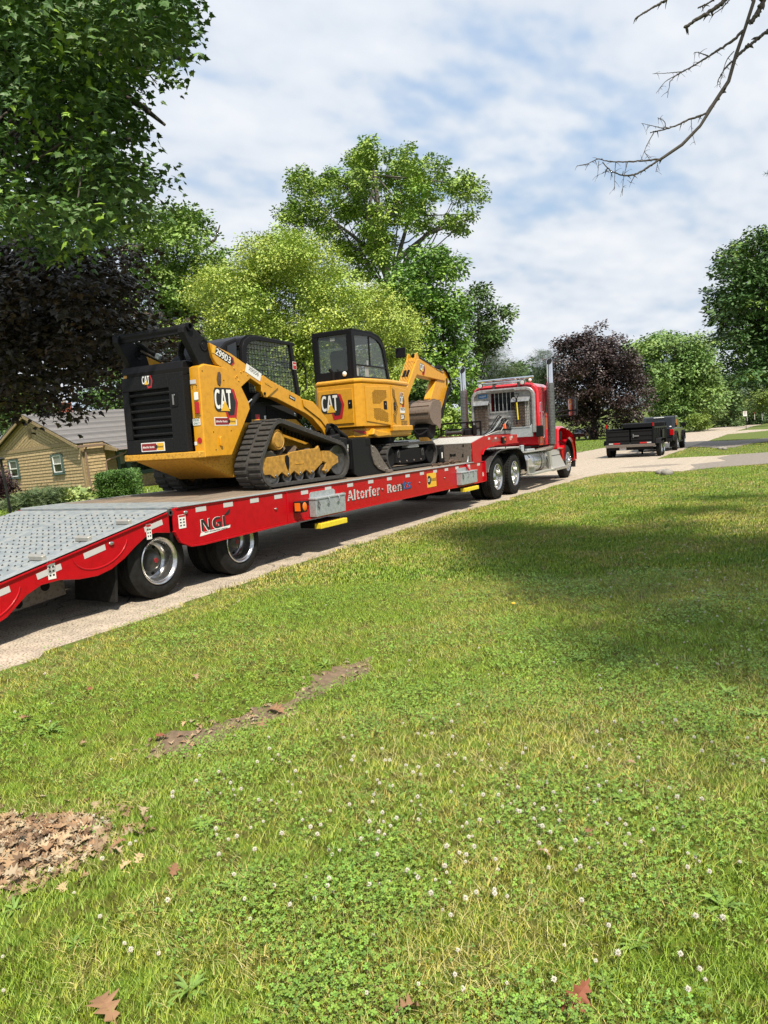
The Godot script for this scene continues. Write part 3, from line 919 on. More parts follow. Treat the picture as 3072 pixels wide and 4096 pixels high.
	# main beams, axles, cross members
	for b in [6.45, 7.45]:
		mb = MB.new()
		mb.prism([[3.6, 0.28], [5.8, 0.72], [5.9, 0.90], [15.5, 0.90], [15.5, 0.56], [6.2, 0.46], [3.6, 0.16]], b, b + 0.12, "l", 0.004)
		part(t, "main_beam", mb, M.deep_black)
	for s in [8.3, 9.6, 10.9, 12.2, 13.5, 14.8]:
		mb = MB.new()
		mb.box(s, s + 0.08, 0.72, 0.92, 5.75, 8.28, 0.004)
		part(t, "cross_member", mb, M.red)
	for s in [5.62, 6.97]:
		mb = MB.new()
		mb.cyl(at(s, 0.41, 5.9), at(s, 0.41, 8.15), 0.065, 16)
		part(t, "axle", mb, M.dull_black)
		wheel(t, s, 0.405, 5.80, 0.405, 0.25, 0.248, "trailer")
		wheel(t, s, 0.405, 6.09, 0.405, 0.25, 0.248, "trailer")
		wheel(t, s, 0.405, 8.23, 0.405, 0.25, 0.248, "trailer", -1.0)
		wheel(t, s, 0.405, 7.94, 0.405, 0.25, 0.248, "trailer", -1.0)
	mb = MB.new()
	mb.prism([[5.03, 0.52], [5.06, 0.52], [5.02, 0.09], [4.99, 0.09]], 5.80, 6.40, "l", 0.003)
	part(t, "mud_flap", mb, M.rubber)
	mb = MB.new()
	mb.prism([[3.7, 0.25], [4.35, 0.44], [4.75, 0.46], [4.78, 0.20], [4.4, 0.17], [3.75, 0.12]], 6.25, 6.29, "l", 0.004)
	var fr := part(t, "tail_frame", mb, M.rust_plate)  # dark rust-plate colour borrowed here to paint in the deep shade under the tail
	for q in [[4.05, 0.24, 0.035], [4.25, 0.22, 0.045], [4.55, 0.33, 0.05]]:
		mb = MB.new()
		mb.lathe(at(q[0], q[1], 6.245), Vector3(0, 0, -1), [[0, 0.0001], [0, q[2]], [0.004, q[2]]], 14)
		part(fr, "frame_hole", mb, M.deep_black)
	toolbox(t, 8.40, 9.19)
	toolbox(t, 13.80, 14.68)
	step_plate(t, 8.50, 9.20, 0.395)
	step_plate(t, 13.98, 14.74, 0.42)
	# amber lamp on its bracket
	mb = MB.new()
	mb.box(8.10, 8.36, 0.705, 0.775, 5.69, 5.718, 0.004)
	part(t, "lamp_bracket", mb, M.black)
	mb = MB.new()
	mb.box(7.98, 8.11, 0.645, 0.795, 5.55, 5.69, 0.008)
	var al := part(t, "side_lamp", mb, M.black)
	mb = MB.new()
	mb.ball(at(8.045, 0.72, 5.548), Vector3(0.05, 0.06, 0.014), 16)
	part(al, "amber_lens", mb, M.orange)
	mb = MB.new()
	mb.box(7.975, 7.981, 0.665, 0.775, 5.575, 5.665, 0.002)
	part(al, "amber_lens", mb, M.orange)
	mb = MB.new()
	mb.prism(round_rect(0.15, 0.075, 0.035, 9.30, 0.765), 5.70, 5.719, "l", 0.004)
	var cl := part(t, "clear_lamp", mb, M.alu)
	mb = MB.new()
	mb.ball(at(9.30, 0.765, 5.70), Vector3(0.055, 0.026, 0.014), 12)
	part(cl, "lens", mb, M.lens_white)
	for q in [[5.98, 0.885, 0], [7.62, 0.74, 0], [10.58, 0.735, 0], [12.02, 0.735, 0], [13.18, 0.735, 0], [4.93, 0.70, 0]]:
		side_lamp(t, q[0], q[1], M.alu if q[2] == 0 else M.orange, 0.026 if q[0] < 6 else 0.02)
	# reflective tape
	for s in [6.23, 6.70, 7.20, 7.70, 8.31, 8.92, 9.55, 10.20, 10.85, 11.55, 12.15, 12.75, 13.30, 13.85, 14.5, 15.1]: tape(t, s, 0.893, 0.17, 0.055)
	for s in [15.85, 16.3, 16.85, 17.5]: tape(t, s, 1.44, 0.13, 0.05)
	for s in [5.50, 4.73, 4.22, 3.7]: tape(t, s, tail_h(s) - 0.095, 0.26, 0.055, 5.72, 0.188)
	# stickers with small print
	for q in [[5.92, 0.79, 0.11, 0.15], [5.43, 0.745, 0.07, 0.16], [4.245, 0.565, 0.08, 0.17], [15.36, 0.66, 0.07, 0.09]]:
		var st := plate(t, "sticker", face(SIDE, at(q[0], q[1], 5.72)), rect(q[2], q[3]), M.paper, 0.001, 0.002)
		plate(st, "red_bar", face(SIDE, at(q[0], q[1] + q[3] * 0.40, 5.72)), rect(q[2] * 0.9, q[3] * 0.14), M.print_red, 0.003, 0.001)
		for k in 3:
			for e in [-1, 1]:
				plate(st, "print", face(SIDE, at(q[0] + e * q[2] * 0.22, q[1] + q[3] * (0.15 - 0.22 * k), 5.72)), rect(q[2] * 0.24, q[3] * 0.10), M.print_black, 0.003, 0.001)
	# lettering
	var hx := 0.735
	words(t, "lettering_outline", face(SIDE, at(9.972, hx - 0.004, 5.72)), "Altorfer", 1.07, 0.185, M.print_black, "Droid Sans", 700, 0.0015)
	words(t, "lettering", face(SIDE, at(9.965, hx, 5.7185)), "Altorfer", 1.04, 0.165, M.tape, "Droid Sans", 700, 0.0015)
	words(t, "lettering_outline", face(SIDE, at(11.215, hx - 0.004, 5.72)), "Rents", 0.93, 0.165, M.print_black, "Droid Sans", 700, 0.0015)
	words(t, "lettering", face(SIDE, at(11.02, hx - 0.006, 5.7185)), "Ren", 0.53, 0.145, M.tape, "Droid Sans", 700, 0.0015)
	words(t, "lettering", face(SIDE, at(11.50, hx - 0.002, 5.7185)), "ts", 0.33, 0.135, M.print_blue, "Droid Sans", 700, 0.0015)
	for k in 3:
		for q in [[9.50, 10.42], [10.80, 11.26]]:
			var n := 9 if q[0] < 10 else 5
			for i in n:
				var s := lerpf(q[0], q[1], i / float(n - 1))
				plate(t, "letter_stripe", face(SIDE, at(s, hx - 0.045 + k * 0.032, 5.7165)), rect(0.045, 0.014), M.print_red, 0.0005, 0.0008)
	for k in 7: plate(t, "letter_star", face(SIDE, at(11.40 + 0.032 * k, hx - 0.03 + 0.03 * (k % 3), 5.7165)), disc(0.006, 0, 0, 6), M.paper, 0.0005, 0.0008)
	var logo := plate(t, "maker_badge", face(SIDE, at(6.45, 0.62, 5.72)), [[-0.27, -0.035], [0.25, 0.0], [0.26, 0.03], [-0.25, 0.005]], M.paper, 0.001, 0.002)
	words(logo, "lettering", face(SIDE, at(6.46, 0.621, 5.717)), "NEXT GENERATION LANDOLL", 0.40, 0.016, M.print_black, "Droid Sans", 700, 0.001)
	words(t, "lettering_outline", face(SIDE, at(6.445, 0.703, 5.72)), "NGL", 0.48, 0.142, M.paper, "Droid Sans", 700, 0.0015)
	words(t, "lettering", face(SIDE, at(6.45, 0.705, 5.7185)), "NGL", 0.47, 0.13, M.print_black, "Droid Sans", 700, 0.0015)
	plate(t, "badge_horn", face(SIDE, at(6.45, 0.70, 5.72)), [[0.155, 0.074], [0.285, 0.15], [0.27, 0.105], [0.236, 0.076]], M.print_black, 0.002, 0.002)
	var rn := plate(t, "rental_sign", face(SIDE, at(12.57, 0.74, 5.72)), rect(0.42, 0.265), M.print_yellow, 0.001, 0.003)
	plate(rn, "roundel", face(SIDE, at(12.45, 0.745, 5.72)), disc(0.085), M.print_black, 0.004, 0.002)
	words(rn, "lettering", face(SIDE, at(12.435, 0.745, 5.714)), "CAT", 0.10, 0.06, M.paper, "Droid Sans", 700, 0.001)
	words(rn, "lettering", face(SIDE, at(12.655, 0.75, 5.716)), "Rental", 0.23, 0.07, M.print_black, "Droid Serif", 700, 0.001)
	for k in 5: plate(rn, "rule_mark", face(SIDE, at(12.55 + 0.045 * k, 0.66, 5.72)), rect(0.006, 0.05), M.worn_yellow, 0.004, 0.001)
	words(t, "lettering", face(SIDE, at(17.42, 1.405, 5.72)), "T617", 0.19, 0.085, M.paper, "Droid Sans", 400, 0.0015)
	words(t, "lettering", face(SIDE, at(16.35, 1.395, 5.72)), "LANDOLL", 0.62, 0.075, M.rust_plate, "Droid Sans", 700, 0.001)
	mb = MB.new()
	mb.box(16.66, 16.90, 1.31, 1.45, 5.66, 5.719, 0.006)
	var gl := part(t, "side_lamp", mb, M.black)
	plate(gl, "amber_lens", face(SIDE, at(16.80, 1.385, 5.66)), disc(0.032), M.orange, 0.0, 0.006)
	# stake hook near the bulkhead and a bent grab rod
	mb = MB.new()
	mb.tube([at(14.34, 0.93, 5.70), at(14.33, 0.86, 5.68), at(14.38, 0.80, 5.66), at(14.50, 0.785, 5.68)], [0.022, 0.024, 0.024, 0.016], 8)
	part(t, "tie_down_hook", mb, M.red)
	mb = MB.new()
	mb.tube([at(14.60, 0.965, 5.78), at(14.64, 1.02, 5.78), at(14.66, 1.10, 5.78)], [0.02, 0.014, 0.006], 8)
	part(t, "stake", mb, M.galv)

func chain_run(parent: Node, called: String, pts: Array, link: float, m: Material, thick := 0.0):
	var mb := MB.new()
	var th := thick if thick > 0.0 else link * 0.16
	var total := 0.0
	var k := 0
	for i in pts.size() - 1:
		var a: Vector3 = pts[i]; var b: Vector3 = pts[i + 1]
		var L := (b - a).length()
		var d := (b - a) / L
		var x := d.cross(Vector3(0.31, 0.2, 0.93)).normalized()
		while total < L:
			var p := a + d * total
			var side := x if k % 2 == 0 else d.cross(x)
			var lp := []
			for j in 7:
				var g := TAU * j / 6.0
				lp.append(p + d * cos(g) * link * 0.62 + side * sin(g) * link * 0.34)
			mb.tube(lp, th, 5, false)
			total += link * 0.95
			k += 1
		total -= L
	return part(parent, called, mb, m)

# the maker's hexagon badge: dark field, red band, white letters, yellow triangle
func badge(parent: Node, xf: Transform3D, w: float, m_word := "CAT"):
	var f := func(a): return a.map(func(p): return [(p[0] - 0.5) * w, (p[1] - 0.44) * w])
	var b := plate(parent, "badge", xf, f.call([[0.66, 0.90], [0.87, 0.87], [1.0, 0.50], [0.88, 0.03], [0.51, -0.01], [0.44, 0.24], [0.66, 0.3]]), M.print_red, 0.001, 0.002)
	plate(b, "dark_field", xf, f.call([[0.0, 0.36], [0.0, 0.80], [0.06, 0.90], [0.72, 0.905], [0.80, 0.78], [0.90, 0.50], [0.80, 0.15], [0.57, 0.13], [0.52, 0.24], [0.14, 0.24], [0.05, 0.28]]), M.print_black, 0.003, 0.0015)
	words(b, "lettering", xf * Transform3D(Basis.IDENTITY, Vector3(-0.13 * w, 0.145 * w, 0.0045)), m_word, 0.70 * w, 0.54 * w, M.white, "Droid Sans", 700, 0.0015)
	plate(b, "triangle", xf, f.call([[0.24, 0.26], [0.43, 0.55], [0.62, 0.26]]), M.print_yellow, 0.0063, 0.001)
	return b

func rental_sticker(parent: Node, xf: Transform3D, w: float, h: float):
	var b := plate(parent, "rental_sticker", xf, rect(w, h), M.paper, 0.001, 0.0015)
	plate(b, "maroon_field", xf, rect(w * 0.62, h * 0.80, -w * 0.16, 0), M.print_maroon, 0.0025, 0.001)
	plate(b, "yellow_field", xf, rect(w * 0.29, h * 0.80, w * 0.315, 0), M.print_yellow, 0.0025, 0.001)
	plate(b, "roundel", xf, disc(h * 0.22, w * 0.15, 0), M.print_black, 0.0036, 0.001)
	words(b, "lettering", xf * Transform3D(Basis.IDENTITY, Vector3(-w * 0.19, 0, 0.0036)), "Altorfer Rents", w * 0.50, h * 0.24, M.paper, "Droid Sans", 700, 0.001)
	words(b, "lettering", xf * Transform3D(Basis.IDENTITY, Vector3(w * 0.33, 0, 0.0036)), "Rental", w * 0.22, h * 0.22, M.print_black, "Droid Serif", 700, 0.001)

# outline of a belt round several wheels [[s, h, r], ...]
func belt_line(circles: Array, grow: float, step := 0.03) -> PackedVector2Array:
	var pts := PackedVector2Array()
	for c in circles:
		for i in 96:
			var g := TAU * i / 96.0
			pts.append(Vector2(c[0] + cos(g) * (c[2] + grow), c[1] + sin(g) * (c[2] + grow)))
	var hull := Geometry2D.convex_hull(pts)
	var out := PackedVector2Array()
	for i in hull.size() - 1:
		var L := hull[i].distance_to(hull[i + 1])
		var k := maxi(1, int(L / step))
		for j in k: out.append(hull[i].lerp(hull[i + 1], float(j) / k))
	return out

func track_belt(parent: Node, circles: Array, l0: float, l1: float, th: float, lug: float, pitch: float, m: Material, near: bool) -> Node3D:
	var o := belt_line(circles, 0.0); var i := belt_line(circles, -th)
	var mb := MB.new()
	for ln in [[o, 1.0], [i, -1.0]]:
		var p: PackedVector2Array = ln[0]
		var n := p.size()
		for k in n:
			var a := p[k]; var b := p[(k + 1) % n]
			var d0 := (b - p[(k + n - 1) % n]).normalized(); var d1 := (p[(k + 2) % n] - a).normalized()
			var na: Vector3 = Vector3(d0.y, -d0.x, 0) * ln[1]; var nb: Vector3 = Vector3(d1.y, -d1.x, 0) * ln[1]
			mb.squad(at(a.x, a.y, l0), at(b.x, b.y, l0), at(b.x, b.y, l1), at(a.x, a.y, l1), na, nb, nb, na)
	var n0 := o.size()
	for l in [l0, l1]:
		for k in n0:
			var j := (k + 1) % n0
			var a2 := i[int(float(k) / n0 * i.size()) % i.size()]; var b2 := i[int(float(k + 1) / n0 * i.size()) % i.size()]
			# pair by nearest point of the inner line
			a2 = _nearest(i, o[k]); b2 = _nearest(i, o[j])
			mb.quad(at(o[k].x, o[k].y, l), at(o[j].x, o[j].y, l), at(b2.x, b2.y, l), at(a2.x, a2.y, l))
	var belt := part(parent, "track", mb, m)
	# tread bars, in two staggered halves
	var w := (l1 - l0)
	var bar := MB.new()
	bar.boxv(Vector3.ZERO, Vector3(pitch * 0.56, lug, w * 0.43), Basis.IDENTITY, 0.006)
	var bm := bar.mesh()
	var total := 0.0
	for k in n0: total += o[k].distance_to(o[(k + 1) % n0])
	var cnt := int(total / pitch)
	for half in 2:
		var k := 0; var walked := 0.0
		for c in cnt:
			var want := (c + 0.5 * half) * total / cnt
			while walked + o[k % n0].distance_to(o[(k + 1) % n0]) < want:
				walked += o[k % n0].distance_to(o[(k + 1) % n0]); k += 1
			var a := o[k % n0]; var b := o[(k + 1) % n0]
			var p := a.lerp(b, (want - walked) / a.distance_to(b))
			if p.y < 1.0: continue
			if not near and p.x > circles[0][0] + 0.4: continue
			var d := (b - a).normalized()
			var nn := Vector2(d.y, -d.x)
			var x := Vector3(d.x, d.y, 0); var y := Vector3(nn.x, nn.y, 0)
			var l := lerpf(l0, l1, 0.235 if half == 0 else 0.765)
			part_at(belt, "tread_bar", bm, m, Transform3D(Basis(x, y, x.cross(y)), at(p.x + nn.x * lug * 0.4, p.y + nn.y * lug * 0.4, l)))
	return belt

func _nearest(p: PackedVector2Array, q: Vector2) -> Vector2:
	var best := p[0]; var bd := 1e9
	for a in p:
		var d := a.distance_squared_to(q)
		if d < bd: bd = d; best = a
	return best

func hose(parent: Node, called: String, pts: Array, r: float, m: Material):
	var c := Curve3D.new()
	for k in pts.size():
		var t: Vector3 = (pts[mini(k + 1, pts.size() - 1)] - pts[maxi(k - 1, 0)]) / 6.0
		c.add_point(pts[k], -t, t)
	var line := []
	for k in 25: line.append(c.sample_baked(c.get_baked_length() * k / 24.0, true))
	var mb := MB.new()
	mb.tube(line, r, 7)
	return part(parent, called, mb, m)

func bolt(parent: Node, s: float, h: float, l: float, r: float, m: Material):
	var mb := MB.new()
	mb.lathe(at(s, h, l), Vector3(0, 0, -1), [[-r * 0.7, 0.0001], [-r * 0.7, r * 0.8], [-r * 0.4, r], [r * 0.2, r]], 8)
	return part(parent, "bolt", mb, m)

func build_skid_steer():
	var t := thing("compact_track_loader", "yellow and black compact track loader with black louvred rear door on the trailer deck", "track loader", at(8.9, 0.965, 7.02))
	var mb: MB
	var D := 0.966
	# tracks and their running gear
	var wheels3 := [[8.065, D + 0.30, 0.275], [8.33, 1.625, 0.285], [9.825, D + 0.312, 0.287]]
	for side in 2:
		var near: bool = side == 0
		var l0 := 6.04 if near else 7.55
		var l1 := 6.49 if near else 8.0
		var belt := track_belt(t, wheels3, l0, l1, 0.045, 0.026, 0.088, M.track_rubber, near)
		var lf := 6.10 if near else 7.62
		for q in [[8.065, D + 0.30, 0.22], [9.825, D + 0.312, 0.235]]:
			mb = MB.new()
			mb.lathe(at(q[0], q[1], lf - 0.01), Vector3(0, 0, -1), [[0.03, 0.0001], [0.03, q[2] * 0.5], [0.012, q[2] * 0.8], [0.0, q[2] * 0.9], [0.0, q[2]], [0.30, q[2]], [0.30, 0.0001]], 32)
			part(t, "idler", mb, M.dark_steel)
		for s in [8.17, 8.47, 8.77, 9.07, 9.40]:
			mb = MB.new()
			mb.lathe(at(s, D + 0.155, lf + 0.0), Vector3(0, 0, -1), [[0.02, 0.0001], [0.02, 0.06], [0.006, 0.085], [0.0, 0.10], [0.006, 0.108], [0.28, 0.108], [0.28, 0.0001]], 24)
			part(t, "roller", mb, M.dark_steel)
		mb = MB.new()
		mb.lathe(at(8.28, 1.64, lf - 0.03), Vector3(0, 0, -1), [[0.0, 0.0001], [0.0, 0.105], [0.012, 0.112], [0.012, 0.125], [0.0, 0.132], [0.02, 0.145], [0.16, 0.145]], 32)
		part(t, "drive_hub", mb, M.muddy_yellow)
		mb = MB.new()
		var teeth := []
		for k in 32:
			var g := TAU * k / 32.0
			var r := 0.255 if k % 2 == 0 else 0.215
			teeth.append([8.30 + cos(g) * r, 1.62 + sin(g) * r])
		mb.prism(teeth, lf + 0.12, lf + 0.20, "l", 0.004)
		part(t, "sprocket", mb, M.dull_black)
		# roller frame with saw-tooth lower edge
		var fr := [[7.90, 1.40], [8.52, 1.425], [8.56, 1.45], [8.95, 1.475], [9.26, 1.485], [9.30, 1.52], [9.33, 1.48], [9.36, 1.36], [9.38, 1.26]]
		for s in [9.22, 9.07, 8.92, 8.77, 8.62, 8.47, 8.32, 8.17]:
			fr.append([s, D + 0.215 if int(round(s * 100)) in [922, 892, 862, 832] else D + 0.135])
		fr += [[8.05, D + 0.20], [7.93, D + 0.20], [7.86, D + 0.28]]
		mb = MB.new()
		mb.prism(fr, lf - 0.015, lf + 0.05, "l", 0.005)
		mb.box(7.95, 9.35, 1.25, 1.43, lf + 0.05, lf + 0.34, 0.004)
		part(t, "roller_frame", mb, M.muddy_yellow)
		mb = MB.new()
		mb.prism([[9.40, 1.44], [9.60, 1.43], [9.83, 1.33], [9.84, 1.24], [9.66, 1.19], [9.54, 1.12], [9.46, 1.09], [9.41, 1.14], [9.48, 1.25], [9.39, 1.28]], lf - 0.02, lf + 0.03, "l", 0.005)
		part(t, "idler_arm", mb, M.muddy_yellow)
		if near:
			for s in [8.17, 8.47, 8.77, 9.07, 9.46]: bolt(t, s, D + 0.175 if s < 9.2 else 1.13, lf - 0.016, 0.022, M.steel)
			mb = MB.new()
			mb.prism([[8.42, 1.40], [8.47, 1.42], [8.51, 1.38], [8.50, 1.25], [8.47, 1.19], [8.44, 1.25], [8.41, 1.33]], lf - 0.025, lf - 0.012, "l", 0.004)
			part(t, "grease_cover", mb, M.dull_black)
			mb = MB.new()
			mb.box(8.66, 8.87, 1.275, 1.285, lf - 0.02, lf - 0.012, 0.001); mb.box(8.66, 8.67, 1.275, 1.31, lf - 0.02, lf - 0.012, 0.001); mb.box(8.86, 8.87, 1.275, 1.31, lf - 0.02, lf - 0.012, 0.001)
			part(t, "weld_mark", mb, M.worn_yellow)
			mb = MB.new()
			var mud := [[8.00, 1.41]]
			for k in 13: mud.append([8.05 + 0.09 * k, 1.47 + 0.05 * sin(k * 1.7) + 0.03 * sin(k * 4.1)])
			mud += [[9.2, 1.44]]
			mb.prism(mud, lf + 0.02, lf + 0.33, "l", 0.02)
			part(t, "mud_cake", mb, M.mud)
			mb = MB.new()
			mb.prism([[8.45, 1.55], [8.50, 1.72], [8.75, 1.66], [9.05, 1.52], [8.95, 1.47]], lf + 0.34, lf + 0.40, "l", 0.004)
			part(t, "inner_plate", mb, M.worn_yellow)
			mb = MB.new()
			for k in 13:
				var u := k / 12.0
				mb.boxv(at(lerpf(8.52, 9.62, u), lerpf(1.80, 1.47, u), lf + 0.10), Vector3(0.018, 0.06, 0.04), Basis.IDENTITY, 0.004)
			part(belt, "drive_lugs", mb, M.dull_black).set_meta("kind", "stuff")
	# lower hull between the tracks and the raked belly
	mb = MB.new()
	mb.prism([[7.05, 1.49], [7.02, 1.45], [7.80, 1.16], [9.75, 1.16], [9.95, 1.35], [9.75, 1.75], [9.4, 1.95], [7.6, 1.95], [7.3, 1.49]], 6.53, 7.51, "l", 0.01)
	part(t, "hull", mb, M.worn_yellow)
	mb = MB.new()
	mb.box(6.985, 7.11, 1.46, 1.545, 6.36, 7.69, 0.01)
	part(t, "bumper", mb, M.worn_yellow)
	# rear towers
	var tower := [[7.08, 1.462], [7.60, 1.462], [8.06, 2.08], [8.045, 2.18], [7.90, 2.40], [7.70, 2.585], [7.58, 2.625], [7.20, 2.645], [7.09, 2.60]]
	for q in [[6.35, 6.52], [7.52, 7.69]]:
		mb = MB.new()
		mb.prism(tower, q[0], q[1], "l", 0.014)
		part(t, "rear_tower", mb, M.yellow)
	# lift links and their cross bar
	for q in [[6.40, 6.50], [7.54, 7.64]]:
		mb = MB.new()
		mb.prism([[6.92, 3.02], [6.93, 3.08], [7.0, 3.13], [7.08, 3.12], [7.18, 3.05], [7.39, 2.93], [7.44, 2.78], [7.49, 2.60], [7.18, 2.60], [7.10, 2.74]], q[0], q[1], "l", 0.008)
		part(t, "lift_link", mb, M.worn_black)
		mb = MB.new()
		mb.lathe(at(7.27, 2.885, q[0] - 0.012), Vector3(0, 0, -1), [[0.0, 0.0001], [0.0, 0.035], [0.004, 0.038], [0.004, 0.06], [0.0, 0.066], [0.02, 0.07]], 24)
		part(t, "link_pin", mb, M.black)
	mb = MB.new()
	mb.cyl(at(7.01, 3.085, 6.44), at(7.01, 3.085, 7.66), 0.042, 18)
	mb.box(6.985, 7.035, 3.01, 3.06, 6.50, 7.54, 0.008)
	part(t, "cross_bar", mb, M.worn_black)
	for q in [6.365, 7.635]:
		mb = MB.new()
		mb.lathe(at(7.02, 3.09, q), Vector3(0, 0, -1), [[0.03, 0.0001], [0.03, 0.034], [0.0, 0.036], [0.0, 0.05], [0.05, 0.052], [0.05, 0.0001]], 24)
		part(t, "bar_end", mb, M.black)
	# rear door: frame, recess, louvres
	mb = MB.new()
	mb.box(6.985, 7.075, 1.548, 2.555, 6.535, 6.79, 0.01)
	mb.box(6.985, 7.075, 1.548, 1.735, 6.79, 7.62, 0.008)
	mb.box(6.985, 7.075, 2.375, 2.555, 6.79, 7.62, 0.008)
	mb.box(6.985, 7.075, 1.735, 2.375, 7.50, 7.62, 0.008)
	var door := part(t, "rear_door", mb, M.worn_black)
	mb = MB.new()
	mb.box(7.055, 7.075, 1.73, 2.38, 6.79, 7.50, 0.0)
	part(door, "recess", mb, M.worn_black)
	for k in 6:
		var h := 1.765 + 0.105 * k
		mb = MB.new()
		mb.prism([[7.055, h], [7.055, h + 0.012], [7.045, h + 0.05], [7.005, h + 0.045], [6.992, h + 0.03], [6.998, h + 0.012]], 6.795, 7.495, "l", 0.004)
		part(door, "louvre", mb, M.worn_black)
	mb = MB.new()
	mb.prism(round_rect(0.11, 0.19, 0.012, 6.70, 2.22), 6.976, 6.986, "s", 0.003)
	var lt := part(door, "latch", mb, M.dull_black)
	mb = MB.new()
	mb.box(6.970, 6.977, 2.15, 2.28, 6.70, 6.725, 0.003)
	part(lt, "pull", mb, M.grey_plastic)
	mb = MB.new()
	mb.ball(at(6.974, 2.275, 6.685), Vector3(0.006, 0.010, 0.010), 8)
	part(lt, "lock", mb, M.chrome)
	mb = MB.new()
	mb.prism([[7.00, 2.60], [7.02, 2.69], [7.10, 2.705], [7.72, 2.68], [7.80, 2.60]], 6.545, 7.62, "l", 0.012)
	part(t, "hood", mb, M.black)
	mb = MB.new()
	mb.box(7.0, 7.9, 2.52, 2.61, 6.53, 7.52, 0.004)
	mb.box(7.06, 8.3, 1.9, 2.55, 6.53, 7.52, 0.004)
	part(t, "engine_bay", mb, M.deep_black)
	# hoses looping from the far tower and by the near link
	for k in 4:
		var e := 0.05 * k
		hose(t, "hose", [at(7.3, 2.68, 7.70 - e), at(7.3, 2.84, 7.76 - e), at(7.3, 3.03 - e * 0.9, 7.62 - e * 0.5), at(7.3, 2.95 - e * 0.6, 7.42), at(7.32, 2.80 - e * 0.3, 7.20)], [0.022, 0.016, 0.014, 0.012][k], [M.dull_black, M.dull_black, M.rust_plate, M.black][k])
	for k in 3: hose(t, "hose", [at(7.12 + 0.03 * k, 2.64, 6.60), at(7.05 + 0.035 * k, 2.80, 6.62), at(7.10 + 0.035 * k, 2.95, 6.58), at(7.22, 3.0, 6.55)], 0.016, M.dull_black)
	mb = MB.new()
	mb.boxv(at(7.30, 2.83, 7.22), Vector3(0.06, 0.07, 0.08), Basis(Vector3(1, 0, 0), 0.5), 0.01)
	part(t, "hose_clamp", mb, M.galv)
	# lift arms
	var arm := [[7.34, 2.92], [7.75, 2.81], [8.05, 2.69], [8.37, 2.56], [8.86, 2.41], [9.31, 2.28], [9.34, 2.25], [9.64, 2.215], [9.72, 2.17], [10.04, 1.93], [10.10, 1.76], [10.10, 1.60], [10.04, 1.58], [9.95, 1.66], [9.84, 1.78], [9.60, 1.95], [9.40, 2.03], [8.69, 2.24], [8.41, 2.275], [8.345, 2.41], [8.12, 2.50], [7.90, 2.37], [7.76, 2.42], [7.70, 2.54], [7.43, 2.66], [7.38, 2.74]]
	for q in [[6.355, 6.475], [7.565, 7.685]]:
		mb = MB.new()
		mb.prism(arm, q[0], q[1], "l", 0.008)
		var ar := part(t, "lift_arm", mb, M.yellow)
		if q[0] < 7:
			mb = MB.new()
			mb.prism([[8.36, 2.545], [8.40, 2.555], [8.73, 2.415], [8.72, 2.395], [8.45, 2.25], [8.38, 2.25], [8.325, 2.33]], 6.335, 6.354, "l", 0.004)
			var br := part(ar, "arm_bracket", mb, M.yellow)
			mb = MB.new()
			mb.prism([[8.42, 2.475], [8.56, 2.425], [8.575, 2.40], [8.55, 2.395], [8.42, 2.44], [8.405, 2.46]], 6.330, 6.336, "l", 0.0)
			part(br, "slot", mb, M.worn_yellow)
			bolt(br, 8.385, 2.30, 6.334, 0.022, M.dull_black)
			for b in [[7.78, 2.62], [7.83, 2.52], [7.92, 2.58], [7.86, 2.46], [7.80, 2.50], [7.98, 2.60], [8.06, 2.55], [9.66, 2.02]]: bolt(ar, b[0], b[1], 6.354, 0.012, M.yellow)
			mb = MB.new()
			mb.prism([[9.33, 2.235], [9.62, 2.20], [9.72, 2.14], [10.02, 1.90], [10.06, 1.72], [9.80, 1.93], [9.36, 2.13]], 6.335, 6.354, "l", 0.004)
			part(ar, "knee_plate", mb, M.yellow)
	# lift ram under the near arm
	mb = MB.new()
	mb.cyl(at(7.95, 1.98, 6.44), at(8.38, 2.30, 6.44), 0.038, 14)
	part(t, "lift_ram", mb, M.black)
	mb = MB.new()
	mb.cyl(at(8.0, 2.12, 6.40), at(8.17, 2.22, 6.40), 0.010, 8)
	part(t, "ram_pipe", mb, M.galv)
	# cab
	mb = MB.new()
	mb.prism([[8.22, 2.20], [8.24, 2.95], [8.30, 3.06], [8.42, 3.125], [8.58, 3.15], [9.50, 3.135], [9.55, 3.11], [9.54, 3.085], [8.62, 3.085], [8.46, 3.06], [8.37, 3.0], [8.335, 2.9], [8.33, 2.20]], 6.555, 6.61, "l", 0.006)
	mb.prism([[9.40, 3.09], [9.48, 3.09], [9.60, 2.38], [9.62, 1.95], [9.52, 1.95], [9.52, 2.38]], 6.555, 6.61, "l", 0.006)
	mb.prism([[8.33, 2.34], [9.53, 2.34], [9.53, 2.28], [8.33, 2.28]], 6.56, 6.60, "l", 0.004)
	mb.prism([[8.0, 2.15], [8.64, 2.20], [9.52, 1.97], [9.60, 1.60], [7.95, 1.60], [7.9, 2.0]], 6.555, 6.60, "l", 0.004)
	mb.prism([[8.22, 2.20], [8.24, 2.95], [8.30, 3.06], [8.42, 3.125], [8.58, 3.15], [9.50, 3.135], [9.50, 3.085], [8.62, 3.085], [8.46, 3.06], [8.37, 3.0], [8.335, 2.9], [8.33, 2.20]], 7.43, 7.485, "l", 0.006)
	mb.prism([[9.40, 3.09], [9.48, 3.09], [9.60, 2.38], [9.62, 1.95], [9.52, 1.95], [9.52, 2.38]], 7.43, 7.485, "l", 0.006)
	var cab := part(t, "cab_frame", mb, M.black)
	mb = MB.new()
	mb.sheet([[8.23, 2.98], [8.30, 3.075], [8.42, 3.135], [8.60, 3.155], [9.52, 3.13]], 0.03, 6.60, 7.44)
	part(cab, "roof", mb, M.black)
	mb = MB.new()
